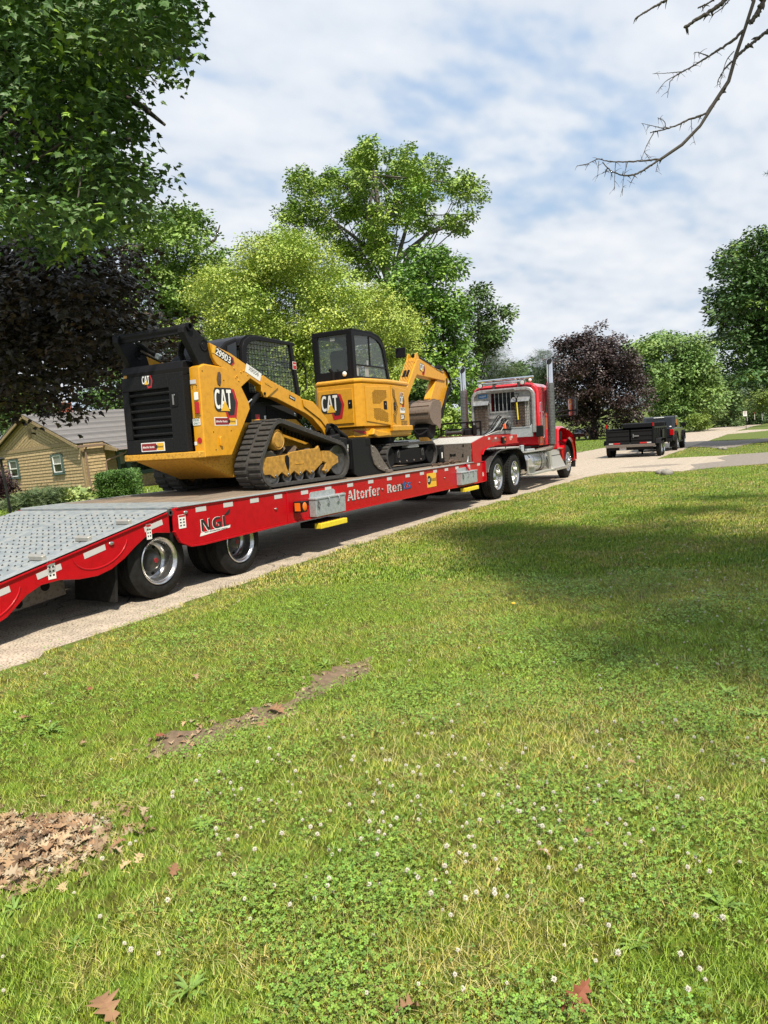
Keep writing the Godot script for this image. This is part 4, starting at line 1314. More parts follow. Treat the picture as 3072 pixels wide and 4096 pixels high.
	mb.box(8.35, 9.5, 1.6, 2.3, 6.62, 7.42, 0.01)
	mb.prism([[8.55, 2.2], [8.50, 2.95], [8.62, 3.0], [8.75, 2.4], [9.1, 2.38], [9.1, 2.2]], 6.80, 7.25, "l", 0.03)
	part(cab, "seat", mb, M.seat)
	mb = MB.new()
	mb.quad(at(8.235, 2.35, 6.62), at(8.235, 2.35, 7.42), at(8.25, 3.03, 7.42), at(8.25, 3.03, 6.62))
	part(cab, "rear_glass", mb, M.glass)
	mb = MB.new()
	mb.quad(at(8.34, 2.35, 6.585), at(9.52, 2.35, 6.585), at(9.42, 3.08, 6.585), at(8.36, 3.08, 6.585))
	part(cab, "side_glass", mb, M.glass)
	for k in 16:                     # wire guard in the side window
		var s := 8.40 + 0.072 * k
		if s > 9.50: break
		mb = MB.new()
		mb.cyl(at(s, 2.34, 6.575), at(s, 3.08, 6.575), 0.004, 5)
		part(cab, "guard_wire", mb, M.worn_black)
	for k in 10:
		mb = MB.new()
		mb.cyl(at(8.35, 2.38 + 0.072 * k, 6.572), at(9.52, 2.38 + 0.072 * k, 6.572), 0.004, 5)
		part(cab, "guard_wire", mb, M.worn_black)
	mb = MB.new()
	mb.prism([[8.70, 2.14], [9.46, 1.96], [9.46, 1.72], [8.62, 1.72]], 6.545, 6.556, "l", 0.002)
	var lm := part(cab, "lower_screen", mb, M.deep_black)
	for k in 12:
		mb = MB.new()
		mb.cyl(at(8.70 + 0.065 * k, 1.73, 6.543), at(8.70 + 0.065 * k, 2.13 - 0.0155 * k, 6.543), 0.0035, 5)
		part(lm, "guard_wire", mb, M.worn_black)
	mb = MB.new()
	mb.tube([at(9.62, 2.38, 6.53), at(9.72, 2.42, 6.52), at(9.74, 2.74, 6.52), at(9.66, 2.82, 6.53)], 0.014, 8)
	part(cab, "grab_rail", mb, M.black)
	plate(cab, "red_notice", face(SIDE, at(9.49, 2.78, 6.555)), rect(0.10, 0.12), M.paper, 0.001, 0.001)
	plate(cab, "red_notice", face(SIDE, at(9.49, 2.78, 6.553)), rect(0.085, 0.105), M.print_red, 0.001, 0.001)
	words(cab, "lettering", face(SIDE, at(9.49, 2.79, 6.5505)), "DANGER", 0.07, 0.02, M.paper, "Droid Sans", 700, 0.001)
	# quarter window and black body behind the cab
	mb = MB.new()
	mb.prism([[7.75, 2.62], [7.70, 2.80], [7.98, 3.02], [8.22, 3.10], [8.24, 2.62]], 6.62, 7.42, "l", 0.02)
	part(cab, "rear_hump", mb, M.black)
	mb = MB.new()
	mb.prism([[7.98, 2.70], [7.99, 2.96], [8.18, 3.03], [8.20, 2.70]], 6.610, 6.618, "l", 0.002)
	part(cab, "quarter_glass", mb, M.dark_glass)
	# lamps in the tower's rear face
	for q in [6.365, 7.60]:
		mb = MB.new()
		mb.box(7.074, 7.0795, 2.0, 2.32, q, q + 0.09, 0.0)
		var rc := part(t, "lamp_recess", mb, M.worn_yellow)
		mb = MB.new()
		mb.prism(round_rect(0.065, 0.10, 0.015, q + 0.04, 2.235), 7.052, 7.073, "s", 0.006)
		part(rc, "white_lamp", mb, M.lens_white)
		mb = MB.new()
		mb.prism(round_rect(0.065, 0.145, 0.006, q + 0.04, 2.09), 7.052, 7.073, "s", 0.004)
		part(rc, "red_lamp", mb, M.lens_red)
	plate(t, "reflector", face(REAR, at(7.079, 1.68, 6.42)), disc(0.038), M.lens_red, 0.001, 0.003)
	var ds := plate(t, "fuel_label", face(REAR, at(7.079, 1.915, 6.445)), round_rect(0.125, 0.085, 0.01), M.paper, 0.001, 0.0015)
	words(ds, "lettering", face(REAR, at(7.0765, 1.937, 6.445)), "DIESEL", 0.10, 0.028, M.print_green, "Droid Sans", 700, 0.001)
	words(ds, "lettering", face(REAR, at(7.0765, 1.897, 6.445)), "ONLY", 0.10, 0.028, M.print_green, "Droid Sans", 700, 0.001)
	plate(t, "worn_label", face(REAR, at(7.079, 2.42, 6.45)), rect(0.10, 0.05), M.tape, 0.0005, 0.001)
	plate(t, "small_label", face(REAR, at(7.079, 1.645, 6.49)), rect(0.04, 0.045), M.paper, 0.001, 0.001)
	badge(t, face(REAR, at(6.984, 2.475, 7.14)), 0.185)
	rental_sticker(t, face(REAR, at(6.984, 1.635, 7.14)), 0.42, 0.115)
	badge(t, face(SIDE, at(7.565, 2.135, 6.35)), 0.47)
	rental_sticker(t, face(SIDE, at(7.525, 1.915, 6.35)), 0.44, 0.11)
	mb = MB.new()
	mb.prism([[7.41, 2.46], [7.44, 2.55], [7.48, 2.56], [7.50, 2.52], [7.49, 2.42], [7.46, 2.37], [7.42, 2.40]], 6.34, 6.352, "l", 0.004)
	part(t, "grease_cover", mb, M.rust)
	mb = MB.new()
	mb.prism(round_rect(0.05, 0.13, 0.024, 7.39, 1.655), 6.325, 6.351, "l", 0.004)
	part(t, "tie_lug", mb, M.yellow)
	for b in [[7.27, 1.78], [7.62, 1.79], [7.29, 1.55], [7.15, 2.55], [7.55, 2.45]]: bolt(t, b[0], b[1], 6.351, 0.008, M.dull_black)
	for b in [[6.40, 2.37], [6.47, 2.36], [6.40, 1.96], [6.48, 1.96]]:
		mb = MB.new()
		mb.ball(at(7.078, b[1], b[0]), Vector3(0.006, 0.008, 0.008), 6)
		part(t, "bolt", mb, M.dull_black)
	# model name and fleet number along the arm
	var inc := Basis(Vector3(0, 0, 1), -0.375)
	var nm := plate(t, "model_plate", Transform3D(inc, at(7.60, 2.765, 6.355)), [[-0.17, -0.055], [0.15, -0.055], [0.19, 0.0], [0.15, 0.06], [-0.17, 0.06]], M.print_black, 0.001, 0.0015)
	words(nm, "lettering", Transform3D(inc, at(7.585, 2.77, 6.352)), "299D3", 0.30, 0.088, M.white, "Droid Sans", 700, 0.001)
	plate(nm, "red_tip", Transform3D(inc, at(7.60, 2.765, 6.3525)), [[0.15, -0.055], [0.175, -0.055], [0.215, 0.0], [0.175, 0.06], [0.15, 0.06], [0.19, 0.0]], M.print_red, 0.0, 0.001)
	plate(t, "warning_label", Transform3D(Basis(Vector3(0, 0, 1), -0.25), at(7.40, 2.84, 6.352)), rect(0.05, 0.10), M.print_yellow, 0.001, 0.001)
	var fl := plate(t, "fleet_label", Transform3D(inc, at(8.19, 2.585, 6.353)), rect(0.34, 0.12), M.paper, 0.001, 0.0015)
	words(fl, "lettering", Transform3D(inc, at(8.20, 2.60, 6.350)), "X9556", 0.22, 0.055, M.print_black, "Droid Sans", 400, 0.001)
	var ps := plate(t, "arm_label", Transform3D(Basis(Vector3(0, 0, 1), -0.29), at(9.08, 2.255, 6.353)), rect(0.16, 0.05), M.print_black, 0.001, 0.001)
	words(ps, "lettering", Transform3D(Basis(Vector3(0, 0, 1), -0.29), at(9.08, 2.255, 6.3508)), "Pow erect", 0.12, 0.022, M.paper, "Droid Sans", 700, 0.001)
	for q in [[8.47, 1.98, 0.10, 0.085, 0], [8.66, 1.95, 0.07, 0.11, 1]]:
		plate(cab, "notice", face(SIDE, at(q[0], q[1], 6.555)), rect(q[2], q[3]), M.print_red if q[4] == 0 else M.paper, 0.001, 0.001)
	# coupler and its rams ahead of the arms
	for q in [6.40, 7.55]:
		mb = MB.new()
		mb.prism([[9.85, 1.75], [10.0, 1.82], [10.20, 1.78], [10.30, 1.62], [10.30, 1.10], [10.18, 1.05], [10.05, 1.35], [9.75, 1.45], [9.72, 1.62]], q, q + 0.09, "l", 0.01)
		part(t, "coupler", mb, M.black)
		mb = MB.new()
		mb.cyl(at(9.55, 1.62, q + 0.045), at(10.12, 1.72, q + 0.045), 0.045, 14, 0.006)
		part(t, "tilt_ram", mb, M.black)
	mb = MB.new()
	mb.box(9.95, 10.25, 1.25, 1.60, 6.5, 7.55, 0.01)
	mb.boxv(at(9.90, 1.60, 6.25), Vector3(0.30, 0.16, 0.22), Basis(Vector3(0, 0, 1), 0.1), 0.02)
	mb.boxv(at(9.98, 1.74, 6.28), Vector3(0.14, 0.14, 0.14), Basis(Vector3(0, 0, 1), 0.3), 0.03)
	mb.boxv(at(10.13, 1.50, 6.20), Vector3(0.22, 0.26, 0.14), Basis(Vector3(0, 0, 1), -0.1), 0.02)
	part(t, "coupler_frame", mb, M.worn_black)
	mb = MB.new()
	mb.cyl(at(10.05, 1.75, 6.22), at(10.35, 1.62, 6.22), 0.045, 14, 0.006)
	part(t, "auxiliary_ram", mb, M.black)
	for k in 3: hose(t, "hose", [at(9.75, 1.72, 6.22), at(9.86, 1.85, 6.20 + 0.03 * k), at(10.02, 1.80 - 0.03 * k, 6.18), at(10.12, 1.62, 6.20)], 0.012, M.dull_black)

func build_bucket():
	# the loader's earth bucket, carried on its coupler
	var t := thing("loader_bucket", "black steel loader bucket with paper stickers between the two yellow machines", "bucket", at(10.9, 0.966, 7.05))
	var mb := MB.new()
	var side := [[10.31, 1.02], [10.29, 1.58], [10.34, 1.61], [10.86, 1.60], [10.90, 1.58], [10.90, 1.32], [10.97, 1.16], [11.12, 1.06], [11.44, 1.0], [11.44, 0.968], [10.42, 0.968]]
	for q in [[6.07, 6.10], [7.98, 8.01]]:
		mb = MB.new()
		mb.prism(side, q[0], q[1], "l", 0.005)
		part(t, "side_plate", mb, M.worn_black)
	mb = MB.new()
	mb.sheet([[10.60, 1.60], [10.33, 1.59], [10.31, 1.30], [10.34, 1.06], [10.44, 0.982], [11.44, 0.980]], 0.022, 6.10, 7.98)
	part(t, "shell", mb, M.worn_black)
	mb = MB.new()
	mb.prism([[10.885, 1.48], [11.0, 1.45], [11.08, 1.40], [11.30, 1.18], [11.48, 1.045], [11.46, 0.985], [11.30, 1.0], [11.10, 1.055], [10.96, 1.15], [10.89, 1.30]], 6.045, 6.069, "l", 0.005)
	part(t, "side_cutter", mb, M.rust_plate)
	for b in [[10.92, 1.44], [10.92, 1.36], [11.12, 1.09], [11.33, 1.04], [11.40, 1.04]]: bolt(t, b[0], b[1], 6.044, 0.014, M.steel)
	mb = MB.new()
	mb.prism([[11.36, 1.03], [11.52, 1.02], [11.58, 0.99], [11.50, 0.97], [11.36, 0.97]], 6.0, 6.15, "l", 0.01)
	part(t, "tooth", mb, M.rust_plate)
	# its back panel, with stickers
	mb = MB.new()
	mb.box(10.28, 10.298, 1.10, 1.58, 6.10, 6.50, 0.004)
	var bp := part(t, "back_panel", mb, M.black)
	for q in [[6.32, 1.49, 0.13, 0.06, 0], [6.19, 1.48, 0.10, 0.06, 1], [6.21, 1.36, 0.12, 0.16, 0], [6.25, 1.19, 0.12, 0.07, 0]]:
		var st := plate(bp, "sticker", face(REAR, at(10.28, q[1], q[0])), rect(q[2], q[3]), M.paper if q[4] == 0 else M.tape, 0.001, 0.0015)
		if q[3] > 0.1:
			for k in 4: plate(st, "yellow_square", face(REAR, at(10.2778, q[1] + 0.055 - 0.037 * k, q[0] + 0.033)), rect(0.045, 0.03), M.print_yellow, 0.0, 0.001)
	words(bp, "lettering", face(REAR, at(10.28, 1.56, 6.22)), "DANGER", 0.10, 0.02, M.paper, "Droid Sans", 700, 0.001)
	plate(t, "dark_plate", face(SIDE, at(10.80, 1.52, 6.07)), rect(0.13, 0.10), M.dull_black, 0.001, 0.003)

# ---------------------------------------------------------------- excavator
# a face over the edge from p to q of a plan in (s, l), seen from outside with p on the left
func edge_face(p: Array, q: Array, h: float) -> Transform3D:
	var a := at(p[0], h, p[1]); var b := at(q[0], h, q[1])
	var x := (b - a).normalized()
	return Transform3D(Basis(x, Vector3.UP, x.cross(Vector3.UP)), (a + b) / 2.0)

func build_excavator():
	var t := thing("mini_excavator", "yellow mini excavator with black glazed cab and folded boom on the trailer deck", "excavator", at(12.7, 0.966, 7.0))
	var mb: MB
	var D := 0.966
	var wh := [[11.865, D + 0.255, 0.235], [13.635, D + 0.255, 0.235]]
	for side in 2:
		var near: bool = side == 0
		var l0 := 6.15 if near else 7.53
		track_belt(t, wh, l0, l0 + 0.35, 0.035, 0.022, 0.10, M.track_rubber, near)
		for q in wh:
			mb = MB.new()
			mb.lathe(at(q[0], q[1], l0 + 0.06), Vector3(0, 0, -1), [[0.02, 0.0001], [0.02, 0.08], [0.0, 0.12], [0.0, 0.185], [0.02, 0.195], [0.22, 0.195], [0.22, 0.0001]], 28)
			part(t, "idler", mb, M.dull_black)
		mb = MB.new()
		mb.prism([[12.05, 1.11], [12.08, 1.31], [12.75, 1.36], [13.30, 1.34], [13.35, 1.12], [13.2, 1.08], [12.2, 1.08]], l0 + 0.03, l0 + 0.10, "l", 0.008)
		mb.box(11.9, 13.6, 1.10, 1.35, l0 + 0.10, l0 + 0.30, 0.01)
		part(t, "track_frame", mb, M.dull_black)
		if near:
			for q in [12.18, 12.48, 12.80, 13.12]:
				bolt(t, q, 1.125, l0 + 0.03, 0.018, M.rust_plate)
			mb = MB.new()
			mb.box(12.55, 13.05, 1.37, 1.415, l0 + 0.02, l0 + 0.16, 0.01)
			part(t, "carrier_cover", mb, M.tape)
			for q in [12.12, 13.18]:
				mb = MB.new()
				mb.tube([at(q - 0.02, 1.20, l0 + 0.02), at(q - 0.03, 1.30, l0 + 0.015), at(q + 0.01, 1.34, l0 + 0.015), at(q + 0.04, 1.30, l0 + 0.015), at(q + 0.03, 1.20, l0 + 0.02)], 0.012, 7)
				part(t, "tie_loop", mb, M.dark_steel)
	mb = MB.new()
	mb.box(12.2, 13.3, 1.20, 1.50, 6.5, 7.53, 0.02)
	mb.cyl(at(12.6, 1.48, 7.02), at(12.6, 1.64, 7.02), 0.42, 28)
	part(t, "undercarriage", mb, M.dull_black)
	# blade at the front end
	mb = MB.new()
	mb.sheet([[14.30, 0.99], [14.12, 1.02], [14.05, 1.16], [14.10, 1.36]], 0.03, 6.10, 7.95)
	mb.box(13.55, 14.08, 1.10, 1.30, 6.55, 6.68, 0.01); mb.box(13.55, 14.08, 1.10, 1.30, 7.35, 7.48, 0.01)
	mb.prism([[13.90, 1.03], [13.90, 1.30], [14.10, 1.36], [14.12, 1.0]], 6.10, 6.13, "l", 0.004)
	part(t, "blade", mb, M.worn_black)
	plate(t, "blade_label", face(SIDE, at(14.0, 1.16, 6.10)), rect(0.06, 0.12), M.paper, 0.001, 0.001)
	# slewing house on its plan
	var A := [10.98, 7.14]; var B := [10.92, 6.34]; var C := [11.0, 6.22]; var Dp := [11.80, 6.125]; var E := [12.74, 6.20]
	var plan := [A, B, C, Dp, E, [12.74, 6.55], [12.80, 7.75], [12.4, 7.88], [11.80, 7.68], [11.28, 7.38]]
	mb = MB.new()
	mb.prism(plan, 1.80, 2.545, "h", 0.012)
	var house := part(t, "house_body", mb, M.yellow)
	mb = MB.new()
	var hood := plan.map(func(p): return [11.85 + (p[0] - 11.85) * 1.012, 7.0 + (p[1] - 7.0) * 1.014])
	mb.prism(hood, 2.547, 2.635, "h", 0.03)
	part(house, "hood_rim", mb, M.yellow)
	mb = MB.new()
	mb.prism([[11.30, 7.32], [11.06, 7.06], [10.99, 6.44], [11.10, 6.26], [11.80, 6.15], [12.74, 6.18], [12.76, 7.7], [11.85, 7.65]], 1.60, 1.797, "h", 0.03)
	var skirt := part(house, "skirt", mb, M.yellow)
	mb = MB.new()
	mb.prism([[11.80, 6.085], [12.77, 6.15], [12.77, 6.40], [11.86, 6.40]], 1.70, 1.80, "h", 0.012)
	part(skirt, "side_sill", mb, M.yellow)
	var rear := edge_face(A, B, 2.17)
	var pn := plate(house, "rear_panel", rear, rect(0.74, 0.60), M.yellow, 0.0, 0.018, 0.006)
	badge(pn, rear * Transform3D(Basis.IDENTITY, Vector3(-0.06, 0.0, 0.019)), 0.50)
	var lk := plate(pn, "latch", rear * Transform3D(Basis.IDENTITY, Vector3(0.315, 0.03, 0.018)), round_rect(0.085, 0.145, 0.012), M.black, 0.0, 0.008, 0.002)
	plate(lk, "lock", rear * Transform3D(Basis.IDENTITY, Vector3(0.315, 0.045, 0.026)), disc(0.012), M.chrome, 0.0, 0.003)
	# side doors with their vents
	var s1 := edge_face(C, Dp, 2.17)
	var d1 := plate(house, "side_door", s1, [[-0.34, -0.28], [0.40, -0.36], [0.40, 0.34], [-0.34, 0.32]], M.yellow, 0.0, 0.014, 0.005)
	mb = MB.new()
	for region in [[[-0.14, 0.03], [0.08, 0.03], [0.30, 0.14], [0.30, 0.26], [-0.06, 0.27], [-0.14, 0.22]], [[-0.12, -0.05], [0.08, -0.06], [0.32, -0.14], [0.32, -0.31], [-0.05, -0.26], [-0.12, -0.22]]]:
		var pl := PackedVector2Array()
		for q in region: pl.append(Vector2(q[0], q[1]))
		var y := -0.33
		var row := 0
		while y < 0.30:
			var x := -0.16 + (0.0105 if row % 2 else 0.0)
			while x < 0.34:
				if Geometry2D.is_point_in_polygon(Vector2(x, y), pl): mb.prism(disc(0.0075, x, y, 6), -0.0142, -0.0155, "l", 0.0, s1)
				x += 0.021
			y += 0.019
			row += 1
	part(d1, "vent_holes", mb, M.deep_black).set_meta("kind", "stuff")
	var k1 := plate(d1, "latch", s1 * Transform3D(Basis.IDENTITY, Vector3(0.24, 0.0, 0.014)), round_rect(0.10, 0.15, 0.012), M.black, 0.0, 0.008, 0.002)
	plate(k1, "lock", s1 * Transform3D(Basis.IDENTITY, Vector3(0.24, 0.02, 0.022)), disc(0.013), M.chrome, 0.0, 0.003)
	var s2 := edge_face(Dp, E, 2.17)
	var d2 := plate(house, "side_door", s2, [[-0.40, -0.40], [0.38, -0.38], [0.38, 0.30], [-0.40, 0.36]], M.yellow, 0.0, 0.014, 0.006)
	for k in 24:
		var y := 0.30 - 0.026 * k
		var x0 := -0.36 + (maxf(0.0, 0.10 - absf(y - 0.0) * 0.5) if absf(y) < 0.16 else 0.0)
		var x1: float = x0 + 0.05 + 0.10 * clampf(1.0 - absf(y) * 0.9, 0.3, 1.0)
		plate(d2, "vent_slot", s2, [[x0, y], [x1, y - 0.045], [x1, y - 0.033], [x0, y + 0.012]], M.deep_black, 0.0142, 0.0012)
	var k2 := plate(d2, "latch", s2 * Transform3D(Basis.IDENTITY, Vector3(-0.28, -0.02, 0.0155)), round_rect(0.08, 0.15, 0.012), M.black, 0.0, 0.008, 0.002)
	plate(k2, "lock", s2 * Transform3D(Basis.IDENTITY, Vector3(-0.28, 0.0, 0.0235)), disc(0.012), M.chrome, 0.0, 0.003)
	rental_sticker(d2, s2 * Transform3D(Basis.IDENTITY, Vector3(0.11, 0.22, 0.014)), 0.17, 0.06)
	badge(d2, s2 * Transform3D(Basis.IDENTITY, Vector3(0.10, 0.075, 0.014)), 0.235)
	var nl := plate(d2, "fleet_label", s2 * Transform3D(Basis.IDENTITY, Vector3(0.10, -0.085, 0.014)), rect(0.235, 0.10), M.paper, 0.001, 0.001)
	words(nl, "lettering", s2 * Transform3D(Basis.IDENTITY, Vector3(0.10, -0.065, 0.0165)), "Y00276", 0.21, 0.05, M.print_black, "Droid Sans", 700, 0.001)
	var ml := plate(d2, "model_plate", s2 * Transform3D(Basis.IDENTITY, Vector3(0.09, -0.21, 0.014)), [[-0.10, -0.055], [0.07, -0.055], [0.105, 0.0], [0.07, 0.055], [-0.10, 0.055]], M.print_black, 0.001, 0.001)
	words(ml, "lettering", s2 * Transform3D(Basis.IDENTITY, Vector3(0.075, -0.21, 0.0165)), "304", 0.15, 0.085, M.white, "Droid Sans", 700, 0.001)
	var dl := plate(d2, "dealer_plate", s2 * Transform3D(Basis.IDENTITY, Vector3(0.16, -0.325, 0.014)), round_rect(0.29, 0.085, 0.015), M.print_black, 0.001, 0.001)
	plate(dl, "plate_field", s2 * Transform3D(Basis.IDENTITY, Vector3(0.16, -0.325, 0.016)), round_rect(0.26, 0.055, 0.01), M.worn_yellow, 0.0, 0.0005)
	words(dl, "lettering", s2 * Transform3D(Basis.IDENTITY, Vector3(0.16, -0.325, 0.0168)), "ALTORFER", 0.22, 0.034, M.print_black, "Droid Sans", 700, 0.001)
	# red reflector low on the corner
	plate(skirt, "reflector", edge_face([10.99, 6.44], [11.10, 6.26], 1.72), [[-0.13, 0.03], [0.10, 0.01], [0.12, -0.045], [0.02, -0.035]], M.lens_red, 0.012, 0.004)
	mb = MB.new()
	mb.prism([[11.16, 1.66], [11.34, 1.60], [11.84, 1.62], [11.84, 1.69], [11.40, 1.72], [11.22, 1.76]], 6.15, 6.30, "l", 0.02)
	part(skirt, "corner_guard", mb, M.yellow)
	# cab: black frame, panes, seat
	var lf := 6.56; var lb := 7.40
	mb = MB.new()
	var flank := [[11.34, 2.64], [11.32, 3.50], [11.36, 3.545], [12.05, 3.55], [12.30, 3.51], [12.48, 3.42], [12.56, 3.30], [12.74, 2.64]]
	var hole := [[11.44, 2.72], [11.42, 3.44], [12.03, 3.47], [12.26, 3.43], [12.40, 3.36], [12.48, 3.26], [12.64, 2.72]]
	for q in [lf, lb - 0.05]:
		for k in flank.size():
			var j := (k + 1) % flank.size()
			var hk: Array = hole[mini(k, hole.size() - 1)] if k > 0 else hole[0]
			hk = hole[[0, 1, 1, 2, 3, 4, 5, 6][k]]; var hj: Array = hole[[0, 1, 1, 2, 3, 4, 5, 6][j]]
			var pg := [flank[k], flank[j], hj, hk]
			if hk == hj: pg = [flank[k], flank[j], hk]
			mb.prism(pg, q, q + 0.05, "l", 0.0)
	mb.box(11.32, 11.40, 2.64, 2.82, lf + 0.05, lb - 0.05, 0.006)
	mb.box(11.32, 11.38, 3.46, 3.54, lf + 0.05, lb - 0.05, 0.006)
	mb.box(11.32, 11.39, 2.82, 3.46, lf + 0.05, lf + 0.115, 0.006)
	mb.box(11.32, 11.39, 2.82, 3.46, lb - 0.115, lb - 0.05, 0.006)
	mb.box(12.66, 12.72, 2.64, 2.72, lf + 0.05, lb - 0.05, 0.006)
	var cab := part(t, "cab_frame", mb, M.black)
	mb = MB.new()
	mb.sheet([[11.33, 3.535], [12.05, 3.545], [12.30, 3.505], [12.48, 3.42]], 0.03, lf - 0.005, lb + 0.005)
	part(cab, "roof", mb, M.black)
	mb = MB.new()
	mb.quad(at(11.345, 2.82, lf + 0.11), at(11.345, 2.82, lb - 0.11), at(11.345, 3.46, lb - 0.11), at(11.345, 3.46, lf + 0.11))
	part(cab, "rear_pane", mb, M.glass)
	for q in [lf + 0.02, lb - 0.03]:
		mb = MB.new()
		for k in range(1, hole.size() - 1): mb.flat(at(hole[0][0], hole[0][1], q), at(hole[k][0], hole[k][1], q), at(hole[k + 1][0], hole[k + 1][1], q))
		part(cab, "side_pane", mb, M.glass)
	mb = MB.new()
	mb.quad(at(12.50, 3.38, lf + 0.05), at(12.50, 3.38, lb - 0.05), at(12.69, 2.70, lb - 0.05), at(12.69, 2.70, lf + 0.05))
	part(cab, "windscreen", mb, M.glass)
	mb = MB.new()
	mb.box(11.42, 12.62, 2.91, 2.935, lf + 0.005, lf + 0.035, 0.003)
	mb.box(11.96, 11.985, 2.93, 3.46, lf + 0.005, lf + 0.035, 0.003)
	part(cab, "glazing_bar", mb, M.black)
	mb = MB.new()
	mb.prism([[11.55, 2.66], [11.50, 3.16], [11.54, 3.22], [11.62, 3.22], [11.70, 2.86], [12.05, 2.84], [12.08, 2.70], [12.0, 2.64]], 6.80, 7.18, "l", 0.05)
	part(cab, "seat", mb, M.seat)
	mb = MB.new()
	mb.box(11.40, 12.70, 2.60, 2.66, lf + 0.05, lb - 0.05, 0.01)
	part(cab, "cab_floor", mb, M.deep_black)
	for q in [[11.52, 2.80, 0.07, 0.20], [11.86, 2.82, 0.14, 0.20], [11.90, 2.98, 0.06, 0.09]]:
		plate(cab, "window_label", face(SIDE, at(q[0], q[1], lf + 0.022)), rect(q[2], q[3]), M.paper, -0.008, 0.001)
	plate(cab, "window_label", face(REAR, at(11.347, 3.40, 6.98)), rect(0.10, 0.06), M.paper, -0.006, 0.001)
	mb = MB.new()
	mb.tube([at(11.25, 2.60, 6.95), at(11.25, 2.80, 6.95), at(11.20, 2.86, 6.99)], [0.03, 0.03, 0.028], 12, false)
	part(t, "exhaust_pipe", mb, M.dull_black)
	mb = MB.new()
	mb.ball(at(11.27, 2.76, 6.72), Vector3(0.03, 0.045, 0.045), 12)
	part(t, "work_lamp", mb, M.lens_white)
	mb = MB.new()
	mb.boxv(at(13.02, 3.235, 6.45), Vector3(0.05, 0.20, 0.20), Basis(Vector3.UP, 0.2), 0.02)
	var mr := part(t, "mirror", mb, M.black)
	hose(mr, "mirror_arm", [at(12.45, 3.30, 6.57), at(12.7, 3.33, 6.52), at(13.0, 3.30, 6.48)], 0.010, M.black)
	# swing post, boom, stick
	mb = MB.new()
	mb.box(12.75, 13.35, 1.45, 1.95, 6.86, 7.19, 0.03)
	part(t, "swing_post", mb, M.dull_black)
	mb = MB.new()
	var boom := [[13.30, 1.78], [14.20, 2.70], [14.70, 3.255], [14.78, 3.285], [14.90, 3.28], [15.79, 3.09], [16.25, 3.01], [16.31, 2.94], [16.22, 2.86], [15.95, 2.875], [14.82, 2.92], [14.70, 2.935], [14.61, 2.88], [14.33, 2.58], [13.65, 1.78]]
	mb.prism(boom, 6.90, 7.14, "l", 0.012)
	var bm := part(t, "boom", mb, M.yellow)
	for k in 6:                       # steel pipes along the boom's back
		var l := 6.925 + 0.038 * k
		mb = MB.new()
		var o := Vector2(-0.028, 0.024)
		mb.tube([at(13.9 + o.x, 2.40 + o.y, l), at(14.20 + o.x, 2.71 + o.y, l), at(14.66 + o.x, 3.24 + o.y, l), at(14.78, 3.315, l), at(15.79, 3.12, l)], 0.010, 6)
		part(bm, "pipe", mb, M.worn_yellow)
	for l in [6.97, 7.05]:
		mb = MB.new()
		mb.boxv(at(14.36, 2.95, l), Vector3(0.20, 0.05, 0.05), Basis(Vector3(0, 0, 1), 0.82), 0.01)
		part(bm, "hose_fitting", mb, M.black)
	for l in [6.91, 7.10]:
		mb = MB.new()
		mb.prism([[14.62, 3.20], [14.70, 3.40], [14.78, 3.42], [14.84, 3.34], [14.90, 3.27]], l, l + 0.03, "l", 0.005)
		part(bm, "ram_ear", mb, M.yellow)
	badge(bm, Transform3D(Basis(Vector3(0, 0, 1), -0.20), at(14.98, 3.065, 6.90)), 0.27)
	mb = MB.new()
	mb.cyl(at(14.78, 3.37, 7.02), at(15.66, 3.22, 7.02), 0.05, 16, 0.006)
	part(t, "stick_ram", mb, M.black)
	mb = MB.new()
	mb.cyl(at(15.66, 3.22, 7.02), at(16.38, 3.08, 7.02), 0.025, 12)
	part(t, "ram_rod", mb, M.chrome)
	mb = MB.new()
	mb.cyl(at(13.75, 1.68, 7.02), at(14.40, 2.52, 7.02), 0.05, 16, 0.006)
	part(t, "boom_ram", mb, M.black)
	mb = MB.new()
	mb.cyl(at(14.38, 2.49, 7.02), at(14.72, 2.92, 7.02), 0.026, 12)
	part(t, "ram_rod", mb, M.chrome)
	mb = MB.new()
	mb.prism([[16.16, 2.98], [16.34, 3.10], [16.47, 3.13], [16.53, 3.06], [16.52, 2.86], [16.40, 2.60], [16.12, 2.32], [15.60, 1.78], [15.44, 1.74], [15.38, 1.86], [15.46, 2.2], [15.42, 2.44], [15.74, 2.84]], 6.93, 7.11, "l", 0.012)
	var stk := part(t, "stick", mb, M.yellow)
	mb = MB.new()
	mb.prism([[16.42, 2.95], [16.44, 2.83], [16.40, 2.74], [16.37, 2.80], [16.37, 2.92]], 6.925, 6.932, "l", 0.0)
	part(stk, "slot", mb, M.deep_black)
	mb = MB.new()
	mb.cyl(at(16.34, 2.70, 6.86), at(15.78, 1.98, 6.86), 0.035, 14, 0.004)
	part(t, "bucket_ram", mb, M.dull_black)
	for k in 4: hose(t, "hose", [at(15.80, 3.13 + 0.01 * k, 6.93 + 0.03 * k), at(16.20, 3.16 + 0.02 * k, 6.90 + 0.03 * k), at(16.52 + 0.02 * k, 2.95, 6.88 + 0.02 * k), at(16.42 + 0.02 * k, 2.66, 6.88), at(16.20, 2.45, 6.88), at(16.02 - 0.04 * k, 2.20, 6.87)], 0.015, M.dull_black)
	mb = MB.new()
	mb.boxv(at(15.66, 2.28, 6.90), Vector3(0.13, 0.10, 0.08), Basis(Vector3(0, 0, 1), 0.6), 0.02)
	mb.ball(at(15.55, 2.27, 6.86), Vector3(0.035, 0.035, 0.03), 10)
	part(t, "hose_coupling", mb, M.galv)
